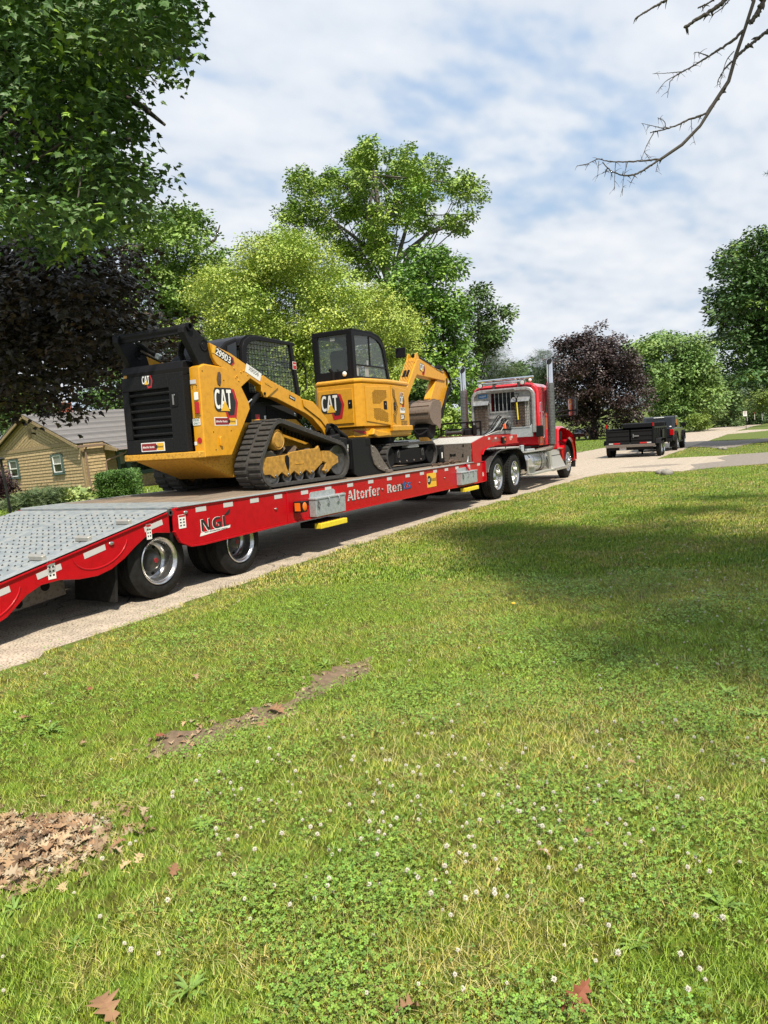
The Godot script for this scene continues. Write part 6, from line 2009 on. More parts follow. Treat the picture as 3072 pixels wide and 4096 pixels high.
# ---------------------------------------------------------------- the two vehicles ahead
func build_dump_trailer():
	var t := thing("dump_trailer", "black dump trailer with two-leaf tailgate hitched behind the pickup", "trailer", at(38.5, 0.0, 6.1))
	var mb: MB
	var n := 4.97; var f := 7.20
	for l in [n, f - 0.05]:
		mb = MB.new()
		mb.box(36.75, 41.3, 0.62, 1.36, l, l + 0.05, 0.006)
		part(t, "side_wall", mb, M.dull_black)
		mb = MB.new()
		mb.box(36.7, 41.35, 1.34, 1.42, l - 0.02, l + 0.07, 0.01)
		part(t, "top_rail", mb, M.black)
		for k in 7:
			mb = MB.new()
			mb.box(36.9 + 0.68 * k, 36.98 + 0.68 * k, 0.64, 1.34, l - 0.04 if l < 6 else l + 0.05, l if l < 6 else l + 0.09, 0.005)
			part(t, "stake", mb, M.black)
	mb = MB.new()
	mb.box(41.25, 41.32, 0.62, 1.62, n, f, 0.006)
	part(t, "front_wall", mb, M.dull_black)
	mb = MB.new()
	mb.box(36.75, 41.3, 0.55, 0.62, n + 0.02, f - 0.02, 0.006)
	part(t, "floor", mb, M.dull_black)
	# tarp housing across the front
	mb = MB.new()
	mb.prism([[40.9, 1.42], [40.9, 1.62], [41.0, 1.66], [41.45, 1.66], [41.5, 1.42]], n + 0.05, f - 0.05, "l", 0.02)
	part(t, "tarp_box", mb, M.worn_black)
	# tailgate leaves with ribs, latch, tape
	for q in [[n + 0.10, 6.04], [6.12, f - 0.08]]:
		mb = MB.new()
		mb.box(36.72, 36.76, 0.64, 1.32, q[0], q[1], 0.006)
		var g := part(t, "tailgate", mb, M.worn_black)
		for h in [0.86, 1.08, 1.30]:
			mb = MB.new()
			mb.box(36.69, 36.72, h - 0.03, h + 0.02, q[0], q[1], 0.006)
			part(g, "rib", mb, M.worn_black)
		var a: float = q[0] if q[0] < 6 else q[1]
		var sg := 1.0 if q[0] < 6 else -1.0
		plate(g, "reflective_tape", face(REAR, at(36.72, 0.69, a + sg * 0.14)), rect(0.2, 0.06), M.tape, 0.002, 0.002)
		plate(g, "reflective_tape", face(REAR, at(36.72, 0.69, a + sg * 0.41)), rect(0.32, 0.06), M.tape_red, 0.002, 0.002)
	mb = MB.new()
	mb.box(36.67, 36.70, 1.0, 1.05, 5.66, 5.92, 0.006); mb.box(36.68, 36.71, 0.95, 1.12, 5.90, 5.95, 0.006)
	part(t, "latch", mb, M.grey_plastic)
	for l in [n + 0.02, f - 0.05]:
		mb = MB.new()
		mb.box(36.68, 36.78, 0.60, 1.66, l - 0.03, l + 0.06, 0.008)
		var p := part(t, "corner_post", mb, M.black)
		mb = MB.new()
		mb.box(36.665, 36.682, 1.46, 1.63, l - 0.015, l + 0.045, 0.004)
		part(p, "tail_lamp", mb, M.lens_red)
	mb = MB.new()
	mb.box(36.62, 36.78, 0.50, 0.63, n - 0.03, f + 0.03, 0.01)
	part(t, "rear_bumper", mb, M.rust_plate)
	mb = MB.new()
	mb.box(36.70, 36.78, 0.36, 0.50, n + 0.06, f - 0.05, 0.008)
	part(t, "rear_beam", mb, M.dull_black)
	var pl := plate(t, "number_plate", face(REAR, at(36.70, 0.44, 6.42)), rect(0.31, 0.155), M.tape, 0.002, 0.003)
	words(pl, "lettering", face(REAR, at(36.695, 0.44, 6.42)), "IXNI E1T5", 0.25, 0.06, M.print_maroon, "Droid Sans", 400, 0.001)
	for l in [5.6, 6.4]:
		mb = MB.new()
		mb.box(36.9, 43.0, 0.40, 0.55, l, l + 0.1, 0.006)
		part(t, "frame_rail", mb, M.dull_black)
	mb = MB.new()
	mb.tube([at(41.3, 0.48, 5.3), at(43.2, 0.52, 6.0), at(41.3, 0.48, 6.8)], 0.06, 8)
	part(t, "drawbar", mb, M.dull_black)
	for s in [37.45, 38.35]:
		wheel(t, s, 0.385, 4.74, 0.385, 0.22, 0.21, "trailer")
		wheel(t, s, 0.385, 7.30, 0.385, 0.22, 0.21, "trailer", -1.0)
		mb = MB.new()
		mb.cyl(at(s, 0.385, 4.9), at(s, 0.385, 7.1), 0.05, 12)
		part(t, "axle", mb, M.dull_black)
	for l in [4.70, 7.10]:
		mb = MB.new()
		mb.sheet([[36.95, 0.62], [37.05, 0.82], [37.3, 0.86], [38.5, 0.86], [38.75, 0.82], [38.85, 0.62]], 0.02, l, l + 0.28)
		part(t, "fender", mb, M.worn_black)
	# ramps stowed under the flank
	mb = MB.new()
	mb.box(38.9, 39.6, 0.8, 1.25, n - 0.10, n - 0.05, 0.01)
	part(t, "side_box", mb, M.black)
	mb = MB.new()
	mb.cyl(at(40.5, 0.0, 6.1), at(40.5, 0.6, 6.1), 0.05, 10)
	part(t, "jack", mb, M.dull_black)

func build_pickup():
	var t := thing("pickup_truck", "black crew-cab pickup truck with red tail lamps towing the dump trailer", "pickup", at(46.0, 0.0, 5.85))
	var mb: MB
	var n := 4.80; var f := 6.88
	for s in [44.45, 48.2]:
		wheel(t, s, 0.435, n - 0.03, 0.435, 0.30, 0.235, "trailer")
		wheel(t, s, 0.435, f + 0.03, 0.435, 0.30, 0.235, "trailer", -1.0)
	# flanks with wheel openings
	var side := [[43.25, 0.62], [43.22, 1.22], [43.35, 1.27], [45.0, 1.27], [47.4, 1.25], [48.6, 1.22], [49.15, 1.12], [49.25, 0.62], [48.78, 0.56]]
	for q in [48.2, 44.45]:
		for k in 11:
			var g := PI * k / 10.0
			side.append([q + cos(g) * 0.56, 0.52 + sin(g) * 0.50])
	side += [[43.75, 0.58]]
	for l in [n + 0.05, f - 0.13]:
		mb = MB.new()
		mb.prism(side, l, l + 0.08, "l", 0.02)
		part(t, "body_side", mb, M.pickup)
	for q in [48.2, 44.45]:
		for l in [n - 0.04, f - 0.08]:
			var arc := []
			for k in 11:
				var g := PI * (0.02 + 0.96 * k / 10.0)
				arc.append([q + cos(g) * 0.60, 0.52 + sin(g) * 0.54])
			mb = MB.new()
			mb.sheet(arc, 0.09, l, l + 0.12)
			part(t, "wheel_flare", mb, M.worn_black)
	mb = MB.new()
	mb.box(43.24, 43.32, 0.74, 1.26, n + 0.12, f - 0.12, 0.02)
	part(t, "tailgate", mb, M.pickup)
	mb = MB.new()
	mb.box(43.3, 45.0, 0.72, 0.78, n + 0.12, f - 0.12, 0.0); mb.box(45.0, 49.1, 0.55, 1.2, n + 0.12, f - 0.12, 0.03)
	part(t, "body_core", mb, M.pickup)
	# cabin
	mb = MB.new()
	mb.prism([[44.95, 1.22], [45.20, 1.90], [45.30, 1.96], [46.6, 1.97], [46.9, 1.93], [47.75, 1.24]], n + 0.16, f - 0.16, "l", 0.05)
	var cb := part(t, "cabin", mb, M.pickup)
	mb = MB.new()
	mb.quad(at(44.975, 1.32, n + 0.30), at(44.975, 1.32, f - 0.30), at(45.165, 1.85, f - 0.36), at(45.165, 1.85, n + 0.36))
	part(cb, "rear_window", mb, M.dark_glass)
	mb = MB.new()
	mb.box(45.10, 45.16, 1.87, 1.915, 5.55, 6.12, 0.01)
	part(cb, "brake_lamp", mb, M.lens_white)
	mb = MB.new()
	mb.prism([[45.10, 1.30], [45.28, 1.84], [46.75, 1.86], [47.45, 1.30]], n + 0.150, n + 0.158, "l", 0.0)
	part(cb, "side_window", mb, M.dark_glass)
	mb = MB.new()
	mb.ball(at(45.02, 1.34, 5.2), Vector3(0.05, 0.05, 0.10), 10)
	part(cb, "white_bundle", mb, M.paper)
	for l in [n + 0.02, f - 0.24]:
		mb = MB.new()
		mb.box(43.20, 43.36, 0.88, 1.20, l, l + 0.22, 0.02)
		part(t, "tail_lamp", mb, M.lens_red)
	mb = MB.new()
	mb.box(43.08, 43.30, 0.52, 0.70, n + 0.12, f - 0.12, 0.03)
	part(t, "bumper", mb, M.worn_black)
	mb = MB.new()
	mb.prism([[43.95, 0.20], [43.97, 0.60], [44.0, 0.60], [43.99, 0.20]], n + 0.02, n + 0.34, "l", 0.003)
	part(t, "mud_flap", mb, M.rubber)
	mb = MB.new()
	mb.box(45.1, 47.6, 0.42, 0.52, n + 0.0, n + 0.16, 0.02)
	part(t, "running_board", mb, M.worn_black)
	for l in [n - 0.10, f + 0.10]:
		mb = MB.new()
		mb.prism(round_rect(0.26, 0.24, 0.06, l, 1.42), 47.1, 47.22, "s", 0.03)
		part(t, "door_mirror", mb, M.black)
	mb = MB.new()
	mb.prism([[45.62, 1.42], [45.62, 1.70], [45.76, 1.74], [45.80, 1.42]], n + 0.140, n + 0.149, "l", 0.0)
	part(cb, "orange_vest", mb, M.orange)
	mb = MB.new()
	mb.cyl(at(43.15, 0.50, 5.1), at(43.5, 0.50, 5.15), 0.05, 12)
	part(t, "tail_pipe", mb, M.dark_steel)

func build_parked_car():
	var p := at(105.0, 0.0, 23.9)
	var t := thing("parked_car", "dark red car parked under the purple maple", "car", p)
	var mb := MB.new()
	mb.prism([[102.9, 0.35], [102.85, 0.85], [103.5, 0.95], [104.1, 1.38], [105.4, 1.42], [106.2, 0.98], [107.1, 0.86], [107.15, 0.35]], 23.0, 24.75, "l", 0.08)
	part(t, "body", mb, M.car_red)
	mb = MB.new()
	mb.prism([[103.75, 1.0], [104.2, 1.32], [105.35, 1.35], [105.95, 1.0]], 22.985, 23.0, "l", 0.0)
	part(t, "window", mb, M.dark_glass)
	mb = MB.new()
	mb.quad(at(103.45, 0.98, 23.2), at(103.45, 0.98, 24.6), at(104.05, 1.36, 24.45), at(104.05, 1.36, 23.35))
	part(t, "rear_window", mb, M.dark_glass)
	for s in [103.7, 106.3]:
		wheel(t, s, 0.32, 22.98, 0.32, 0.2, 0.20, "trailer")
		wheel(t, s, 0.32, 24.77, 0.32, 0.2, 0.20, "trailer", -1.0)

# ---------------------------------------------------------------- the timber house across the road
func build_house():
	var zl := ROAD.basis * Vector3(-0.115, 0, 0.9928)
	zl = Vector3(zl.x, 0, zl.z).normalized()
	var xl := Vector3.UP.cross(zl)
	var o := Node3D.new()
	o.name = numbered("timber_house")
	add_child(o)
	BASE = Vector3.ZERO
	o.transform = Transform3D(Basis(xl, Vector3.UP, zl), world(22.4, -0.15, 27.09))
	tag(o, "single-storey tan house with wide horizontal boards and a grey shingle roof", "house")
	var W := 7.8; var L := 9.0; var EH := 2.30; var RH := 3.98; var mid := -W / 2
	# in this node x runs along the ridge, y up, z towards the road; MB's l is -z
	var mb := MB.new()
	# hollow shell of thin walls with real openings behind the windows
	mb.box(0.03, 0.10, 0.0, 1.18, 0.03, W - 0.03, 0.0); mb.box(0.03, 0.10, 1.92, EH + 0.1, 0.03, W - 0.03, 0.0)
	for q in [[0.03, 1.65], [2.31, 5.49], [6.15, W - 0.03]]: mb.box(0.03, 0.10, 1.18, 1.92, q[0], q[1], 0.0)
	mb.box(0.10, 1.12, 0.0, EH, 0.03, 0.10, 0.0); mb.box(1.05, 1.12, 0.0, EH, 0.10, 0.44, 0.0)
	mb.box(1.12, L, 0.0, 0.80, 0.42, 0.49, 0.0); mb.box(1.12, L, 1.76, EH, 0.42, 0.49, 0.0)
	mb.box(1.12, 2.10, 0.80, 1.76, 0.42, 0.49, 0.0); mb.box(4.55, L, 0.80, 1.76, 0.42, 0.49, 0.0)
	mb.box(0.10, L, 0.0, EH, W - 0.10, W - 0.03, 0.0); mb.box(L - 0.07, L, 0.0, EH, 0.49, W - 0.10, 0.0)
	mb.box(0.10, L - 0.07, 0.0, 0.05, 0.10, W - 0.10, 0.0); mb.box(0.10, L - 0.07, EH - 0.05, EH, 0.44, W - 0.10, 0.0)
	mb.prism([[0.03, EH], [W - 0.03, EH], [W / 2, RH - 0.05]], 0.03, 0.10, "s", 0.0)
	mb.prism([[0.03, EH], [W - 0.03, EH], [W / 2, RH - 0.05]], L - 0.07, L, "s", 0.0)
	part(o, "wall_core", mb, M.trim)
	# lapped boards on the gable end and on the road side
	var pitch := 0.146
	for k in 16:
		var y := 0.02 + pitch * k
		var runs := [[0.05, W - 0.05]]
		if y + pitch > 1.16 and y < 1.94: runs = [[0.05, 1.60], [2.36, 5.44], [6.20, W - 0.05]]
		for q in runs:
			mb = MB.new()
			mb.prism([[0.03, y], [-0.035, y], [-0.008, y + pitch - 0.008], [0.03, y + pitch - 0.008]], q[0], q[1], "l", 0.003)
			part(o, "siding_board", mb, M.siding[(k * 7) % 3])
		for q in [[0.10, 1.12]]:
			mb = MB.new()
			mb.prism([[-0.03, y], [0.035, y], [0.008, y + pitch - 0.008], [-0.03, y + pitch - 0.008]].map(func(p): return [-p[0], p[1]]), q[0], q[1], "s", 0.003)
			part(o, "siding_board", mb, M.siding[(k * 5 + 1) % 3])
		if y < 1.9:
			runs = [[1.12, L]]
			if y + pitch > 0.66 and y < 1.84: runs = [[1.12, 2.0], [4.65, L]]
			for q in runs:
				mb = MB.new()
				mb.prism([[0.42, y], [0.365, y], [0.39, y + pitch - 0.008], [0.42, y + pitch - 0.008]], q[0], q[1], "s", 0.003)
				part(o, "siding_board", mb, M.siding[(k * 3 + 2) % 3])
	mb = MB.new()
	mb.box(-0.05, 0.02, 0.0, EH, 0.0, 0.13, 0.006)
	part(o, "corner_board", mb, M.trim)
	mb = MB.new()
	mb.prism([[0.05, EH - 0.06], [0.05, EH], [0.44, EH + 0.17], [W - 0.44, EH + 0.17], [W - 0.05, EH], [W - 0.05, EH - 0.06], [W - 0.3, EH], [0.3, EH]], -0.06, 0.02, "s", 0.004)
	part(o, "gable_band", mb, M.trim)
	# slanting boards in the gable, two mirrored fields
	for side in 2:
		var a := Vector2(0.52, EH + 0.18); var b := Vector2(W / 2, EH + 0.18); var c := Vector2(W / 2, RH - 0.03)
		if side == 1: a.x = W - a.x
		var tri_ := PackedVector2Array([a, b, c])
		var d := (c - a).normalized()
		var nn := Vector2(-d.y, d.x)
		if nn.y > 0: nn = -nn
		for k in 13:
			var p0: Vector2 = a - d * 1.0 + nn * (0.135 * k); var p1: Vector2 = c + d * 1.0 + nn * (0.135 * k)
			for piece in Geometry2D.intersect_polygons(tri_, PackedVector2Array([p0, p1, p1 + nn * 0.115, p0 + nn * 0.115])):
				if piece.size() < 3: continue
				mb = MB.new()
				var pts := []
				for v in piece: pts.append([v.x, v.y])
				mb.prism(pts, -0.03 - 0.004 * (k % 2), 0.03, "s", 0.002)
				part(o, "gable_board", mb, M.siding[(k * 2 + side) % 3])
	mb = MB.new()
	mb.box(-0.05, 0.02, EH + 0.20, EH + 0.62, W / 2 - 0.03, W / 2 + 0.03, 0.003)
	part(o, "gable_batten", mb, M.trim)
	mb = MB.new()
	mb.box(-0.055, 0.0, 2.80 + 0.15, 3.24 + 0.15, W / 2 - 0.16, W / 2 + 0.16, 0.004)
	var vent := part(o, "gable_vent", mb, M.trim)
	for k in 9:
		mb = MB.new()
		mb.prism([[-0.055, 2.985 + 0.043 * k], [-0.085, 2.975 + 0.043 * k], [-0.085, 2.98 + 0.043 * k], [-0.055, 2.995 + 0.043 * k]], W / 2 - 0.12, W / 2 + 0.12, "l", 0.001)
		part(vent, "slat", mb, M.trim)
	# two sash windows in the gable end
	for q in [[1.52, 2.44], [5.36, 6.28]]:
		mb = MB.new()
		var y0 := 1.10; var y1 := 2.0
		mb.box(-0.09, -0.01, y0, y0 + 0.06, q[0], q[1], 0.004); mb.box(-0.09, -0.01, y1 - 0.06, y1, q[0], q[1], 0.004)
		mb.box(-0.09, -0.01, y0, y1, q[0], q[0] + 0.11, 0.004); mb.box(-0.09, -0.01, y0, y1, q[1] - 0.11, q[1], 0.004)
		var w := part(o, "window", mb, M.green_trim)
		mb = MB.new()
		mb.box(-0.075, -0.02, y0 + 0.06, y0 + 0.10, q[0] + 0.11, q[1] - 0.11, 0.003); mb.box(-0.075, -0.02, y1 - 0.10, y1 - 0.06, q[0] + 0.11, q[1] - 0.11, 0.003)
		mb.box(-0.075, -0.02, y0 + 0.06, y1 - 0.06, q[0] + 0.11, q[0] + 0.15, 0.003); mb.box(-0.075, -0.02, y0 + 0.06, y1 - 0.06, q[1] - 0.15, q[1] - 0.11, 0.003)
		mb.box(-0.078, -0.02, (y0 + y1) / 2 - 0.02, (y0 + y1) / 2 + 0.025, q[0] + 0.11, q[1] - 0.11, 0.003)
		part(w, "sash", mb, M.white)
		mb = MB.new()
		mb.quad(Vector3(-0.045, y0 + 0.1, -q[0] - 0.14), Vector3(-0.045, y0 + 0.1, -q[1] + 0.14), Vector3(-0.045, y1 - 0.1, -q[1] + 0.14), Vector3(-0.045, y1 - 0.1, -q[0] - 0.14))
		part(w, "pane", mb, M.glass)
		mb = MB.new()
		mb.box(-0.042, -0.036, (y0 + y1) / 2, y1 - 0.1, q[0] + 0.13, q[1] - 0.13, 0.0)
		part(w, "curtain", mb, M.grey_plastic if q[0] > 3 else M.curtain)
		mb = MB.new()
		mb.box(-0.13, -0.01, y0 - 0.05, y0, q[0] - 0.02, q[1] + 0.02, 0.004)
		part(w, "sill", mb, M.green_trim)
	# roof: courses of shingles on both slopes, the road side carried down over the porch
	var run := W / 2
	var slope := (RH - EH) / run
	var n := 31
	for side in 2:
		for k in n:
			var t0 := run * k / 28.0; var t1 := run * (k + 1.35) / 28.0
			var y0 := RH + 0.06 - slope * t0; var y1 := RH + 0.06 - slope * t1
			var z0 := mid + t0 if side == 0 else mid - t0
			var z1 := mid + t1 if side == 0 else mid - t1
			mb = MB.new()
			var x0 := -0.30
			if side == 0 and k >= 28: x0 = 1.10
			mb.prism([[-z0, y0 + 0.005], [-z1, y1 + 0.036], [-z1, y1 + 0.010], [-z0, y0 - 0.01]], x0, L + 0.3, "s", 0.0)
			part(o, "shingle_course", mb, M.shingle[(k * 5 + k / 3) % 3])
		if side == 0:
			for k in range(31, 36):
				var t0 := run * k / 28.0; var t1 := run * (k + 1.35) / 28.0
				mb = MB.new()
				mb.prism([[-(mid + t0), RH + 0.065 - slope * t0], [-(mid + t1), RH + 0.088 - slope * t1], [-(mid + t1), RH + 0.07 - slope * t1], [-(mid + t0), RH + 0.05 - slope * t0]], 1.10, L + 0.3, "s", 0.0)
				part(o, "shingle_course", mb, M.shingle[(k * 5 + 1) % 3])
	mb = MB.new()
	mb.prism([[W / 2, RH + 0.03], [-0.15, EH - 0.06], [-0.15, EH - 0.20], [W / 2, RH - 0.12]], -0.30, -0.24, "s", 0.003)
	mb.prism([[W / 2, RH + 0.03], [W + 0.15, EH - 0.06], [W + 0.15, EH - 0.20], [W / 2, RH - 0.12]], -0.30, -0.24, "s", 0.003)
	part(o, "barge_board", mb, M.trim)
	mb = MB.new()
	mb.box(-0.3, 1.10, EH - 0.16, EH - 0.05, -0.24, -0.13, 0.01)
	part(o, "gutter", mb, M.gutter)
	mb = MB.new()
	mb.box(1.10, L, 1.84, 1.94, -1.08, -0.98, 0.01)
	part(o, "gutter", mb, M.gutter)
	mb = MB.new()
	mb.prism([[-0.02, EH - 0.02], [-1.0, 1.95], [-1.0, 1.82], [-0.02, 1.98]], 1.06, 1.10, "s", 0.003)
	part(o, "porch_cheek", mb, M.trim)
	mb = MB.new()
	mb.box(1.1, L, 1.92, 1.95, -0.98, 0.4, 0.0)
	part(o, "porch_soffit", mb, M.trim)
	for q in [[0.10, 0.06, EH - 0.15, 0.10], [1.06, 0.06, 1.80, 0.06]]:
		mb = MB.new()
		var top: float = q[2]
		if q[0] > 1: mb.tube([Vector3(1.62, top, 0.95), Vector3(1.55, top - 0.1, 0.9), Vector3(1.14, top - 0.34, 0.10), Vector3(1.08, top - 0.45, 0.06), Vector3(1.08, 0.0, 0.06)], 0.04, 8)
		else: mb.tube([Vector3(0.16, top, 0.16), Vector3(0.12, top - 0.12, 0.08), Vector3(0.12, 0.0, 0.07)], 0.04, 8)
		part(o, "downpipe", mb, M.gutter)
	# picture window under the porch
	mb = MB.new()
	for q in [[1.95, 2.10], [2.42, 2.66], [3.98, 4.20], [4.55, 4.7]]: mb.box(q[0], q[1], 0.62, 1.86, 0.30, 0.385, 0.005)
	mb.box(1.95, 4.7, 0.62, 0.80, 0.31, 0.386, 0.005); mb.box(1.95, 4.7, 1.76, 1.88, 0.31, 0.386, 0.005)
	var pw := part(o, "picture_window", mb, M.green_trim)
	for q in [[2.10, 2.42], [2.66, 3.98], [4.20, 4.55]]:
		mb = MB.new()
		mb.quad(Vector3(q[0], 0.8, -0.36), Vector3(q[1], 0.8, -0.36), Vector3(q[1], 1.76, -0.36), Vector3(q[0], 1.76, -0.36))
		part(pw, "pane", mb, M.glass)
		mb = MB.new()
		mb.box(q[0] + 0.01, q[1] - 0.01, 1.22, 1.75, 0.385, 0.395, 0.0)
		part(pw, "blind", mb, M.curtain)
	mb = MB.new()
	mb.prism(disc(0.11, 2.22, 0.86, 10), 0.365, 0.38, "l", 0.0)
	part(pw, "red_ornament", mb, M.print_red)
	# brick chimney on the ridge
	mb = MB.new()
	mb.box(1.85, 2.35, RH - 0.35, 4.50, W / 2 - 0.05, W / 2 + 0.5, 0.01)
	var ch := part(o, "chimney", mb, M.brick)
	for k in 3:
		mb = MB.new()
		mb.box(1.845, 2.355, 4.18 + 0.1 * k, 4.19 + 0.1 * k, W / 2 - 0.055, W / 2 + 0.505, 0.0)
		part(ch, "mortar_course", mb, M.stone)
	mb = MB.new()
	mb.cyl(Vector3(2.1, 4.5, -W / 2 - 0.2), Vector3(2.1, 4.68, -W / 2 - 0.2), 0.1, 12)
	part(ch, "flue", mb, M.stone)

# ---------------------------------------------------------------- foliage
func leaf_shape(kind: String) -> Array:
	if kind == "maple":
		return [[0, 0], [0.16, 0.10], [0.42, 0.02], [0.36, 0.22], [0.55, 0.42], [0.30, 0.46], [0.24, 0.60], [0.14, 0.72], [0.0, 1.0], [-0.14, 0.72], [-0.24, 0.60], [-0.30, 0.46], [-0.55, 0.42], [-0.36, 0.22], [-0.42, 0.02], [-0.16, 0.10]]
	if kind == "oak":
		return [[0.03, 0], [0.05, 0.12], [0.20, 0.16], [0.10, 0.28], [0.34, 0.36], [0.14, 0.46], [0.42, 0.60], [0.16, 0.66], [0.24, 0.84], [0.06, 0.84], [0.0, 1.0], [-0.08, 0.84], [-0.26, 0.80], [-0.14, 0.66], [-0.40, 0.56], [-0.13, 0.46], [-0.30, 0.34], [-0.10, 0.27], [-0.18, 0.15], [-0.05, 0.12], [-0.03, 0]]
	return [[0, 0], [0.30, 0.35], [0.26, 0.70], [0.0, 1.0], [-0.26, 0.70], [-0.30, 0.35]]

# a spray of leaves on invisible twigs, pointing up and outward in its own y
func spray(kind: String, count: int, radius: float, size: float, seed_: int, droop := 0.3) -> ArrayMesh:
	var r := RandomNumberGenerator.new()
	r.seed = seed_
	var mb := MB.new()
	var shp := leaf_shape(kind)
	for i in count:
		var g := r.randf() * TAU
		var q := sqrt(r.randf()) * radius
		var p := Vector3(cos(g) * q, r.randf_range(-0.35, 0.45) * radius - q * droop * 0.5, sin(g) * q)
		var out := Vector3(cos(g), -droop + r.randf_range(-0.3, 0.3), sin(g)).normalized()
		out = (out + Vector3(r.randf_range(-0.6, 0.6), r.randf_range(-0.4, 0.3), r.randf_range(-0.6, 0.6))).normalized()
		var nn := Vector3(r.randf_range(-0.7, 0.7), 1.0, r.randf_range(-0.7, 0.7))
		nn = (nn - out * nn.dot(out)).normalized()
		var x := out.cross(nn)
		var sz := size * r.randf_range(0.65, 1.2)
		if kind == "needle":
			for k in 5:
				var a := p + out * sz * k * 0.22
				for e in [-1.0, 1.0]:
					mb.flat(a - out * 0.006, a + out * 0.02, a + (x * e * 0.8 + out * 0.7) * sz * 0.30)
			continue
		if kind == "simple":
			var tip := p + out * sz
			var m1 := p + out * sz * 0.5 + x * sz * 0.30 - nn * sz * 0.08; var m2 := p + out * sz * 0.5 - x * sz * 0.30 - nn * sz * 0.08
			mb.flat(p, m1, tip); mb.flat(p, tip, m2)
			continue
		var c := p + out * sz * 0.42 + nn * sz * 0.06
		for k in shp.size():
			var a: Array = shp[k]; var b: Array = shp[(k + 1) % shp.size()]
			mb.flat(c, p + out * a[1] * sz + x * a[0] * sz - nn * absf(a[0]) * sz * 0.22, p + out * b[1] * sz + x * b[0] * sz - nn * absf(b[0]) * sz * 0.22)
	return mb.mesh()

var sprays := {}
func get_spray(kind: String, count: int, radius: float, size: float, v: int, droop: float) -> ArrayMesh:
	var k := "%s%d%.2f%.3f%d%.1f" % [kind, count, radius, size, v, droop]
	if not sprays.has(k): sprays[k] = spray(kind, count, radius, size, 100 + v * 17, droop)
	return sprays[k]

func crown(parent: Node, called: String, mesh: ArrayMesh, xs: Array, cols: Array, m: Material):
	var mm := MultiMesh.new()
	mm.transform_format = MultiMesh.TRANSFORM_3D
	mm.use_colors = true
	mm.mesh = mesh
	mm.instance_count = xs.size()
	for i in xs.size():
		mm.set_instance_transform(i, xs[i])
		mm.set_instance_color(i, cols[i])
	var o := MultiMeshInstance3D.new()
	o.name = called
	o.multimesh = mm
	o.material_override = m
	parent.add_child(o, true)
	return o

func tinted(c: Color, j: float) -> Color:
	var k := 1.0 + rng.randf_range(-j, j)
	var w := rng.randf_range(-j, j) * 0.5
	return Color(c.r * k * (1 + w), c.g * k, c.b * k * (1 - w))

func upright_random(up_bias: float) -> Basis:
	var y := Vector3(rng.randf_range(-1, 1), up_bias, rng.randf_range(-1, 1)).normalized()
	var x := y.cross(Vector3(rng.randf_range(-1, 1), rng.randf_range(-0.3, 0.3), rng.randf_range(-1, 1))).normalized()
	return Basis(x, y, x.cross(y))

func ground_under(p: Vector3) -> Vector3:
	var q := ROAD.affine_inverse() * p
	var u := ROAD.basis.inverse() * Vector3.UP
	q -= u * (q.y / u.y)
	return ROAD * q

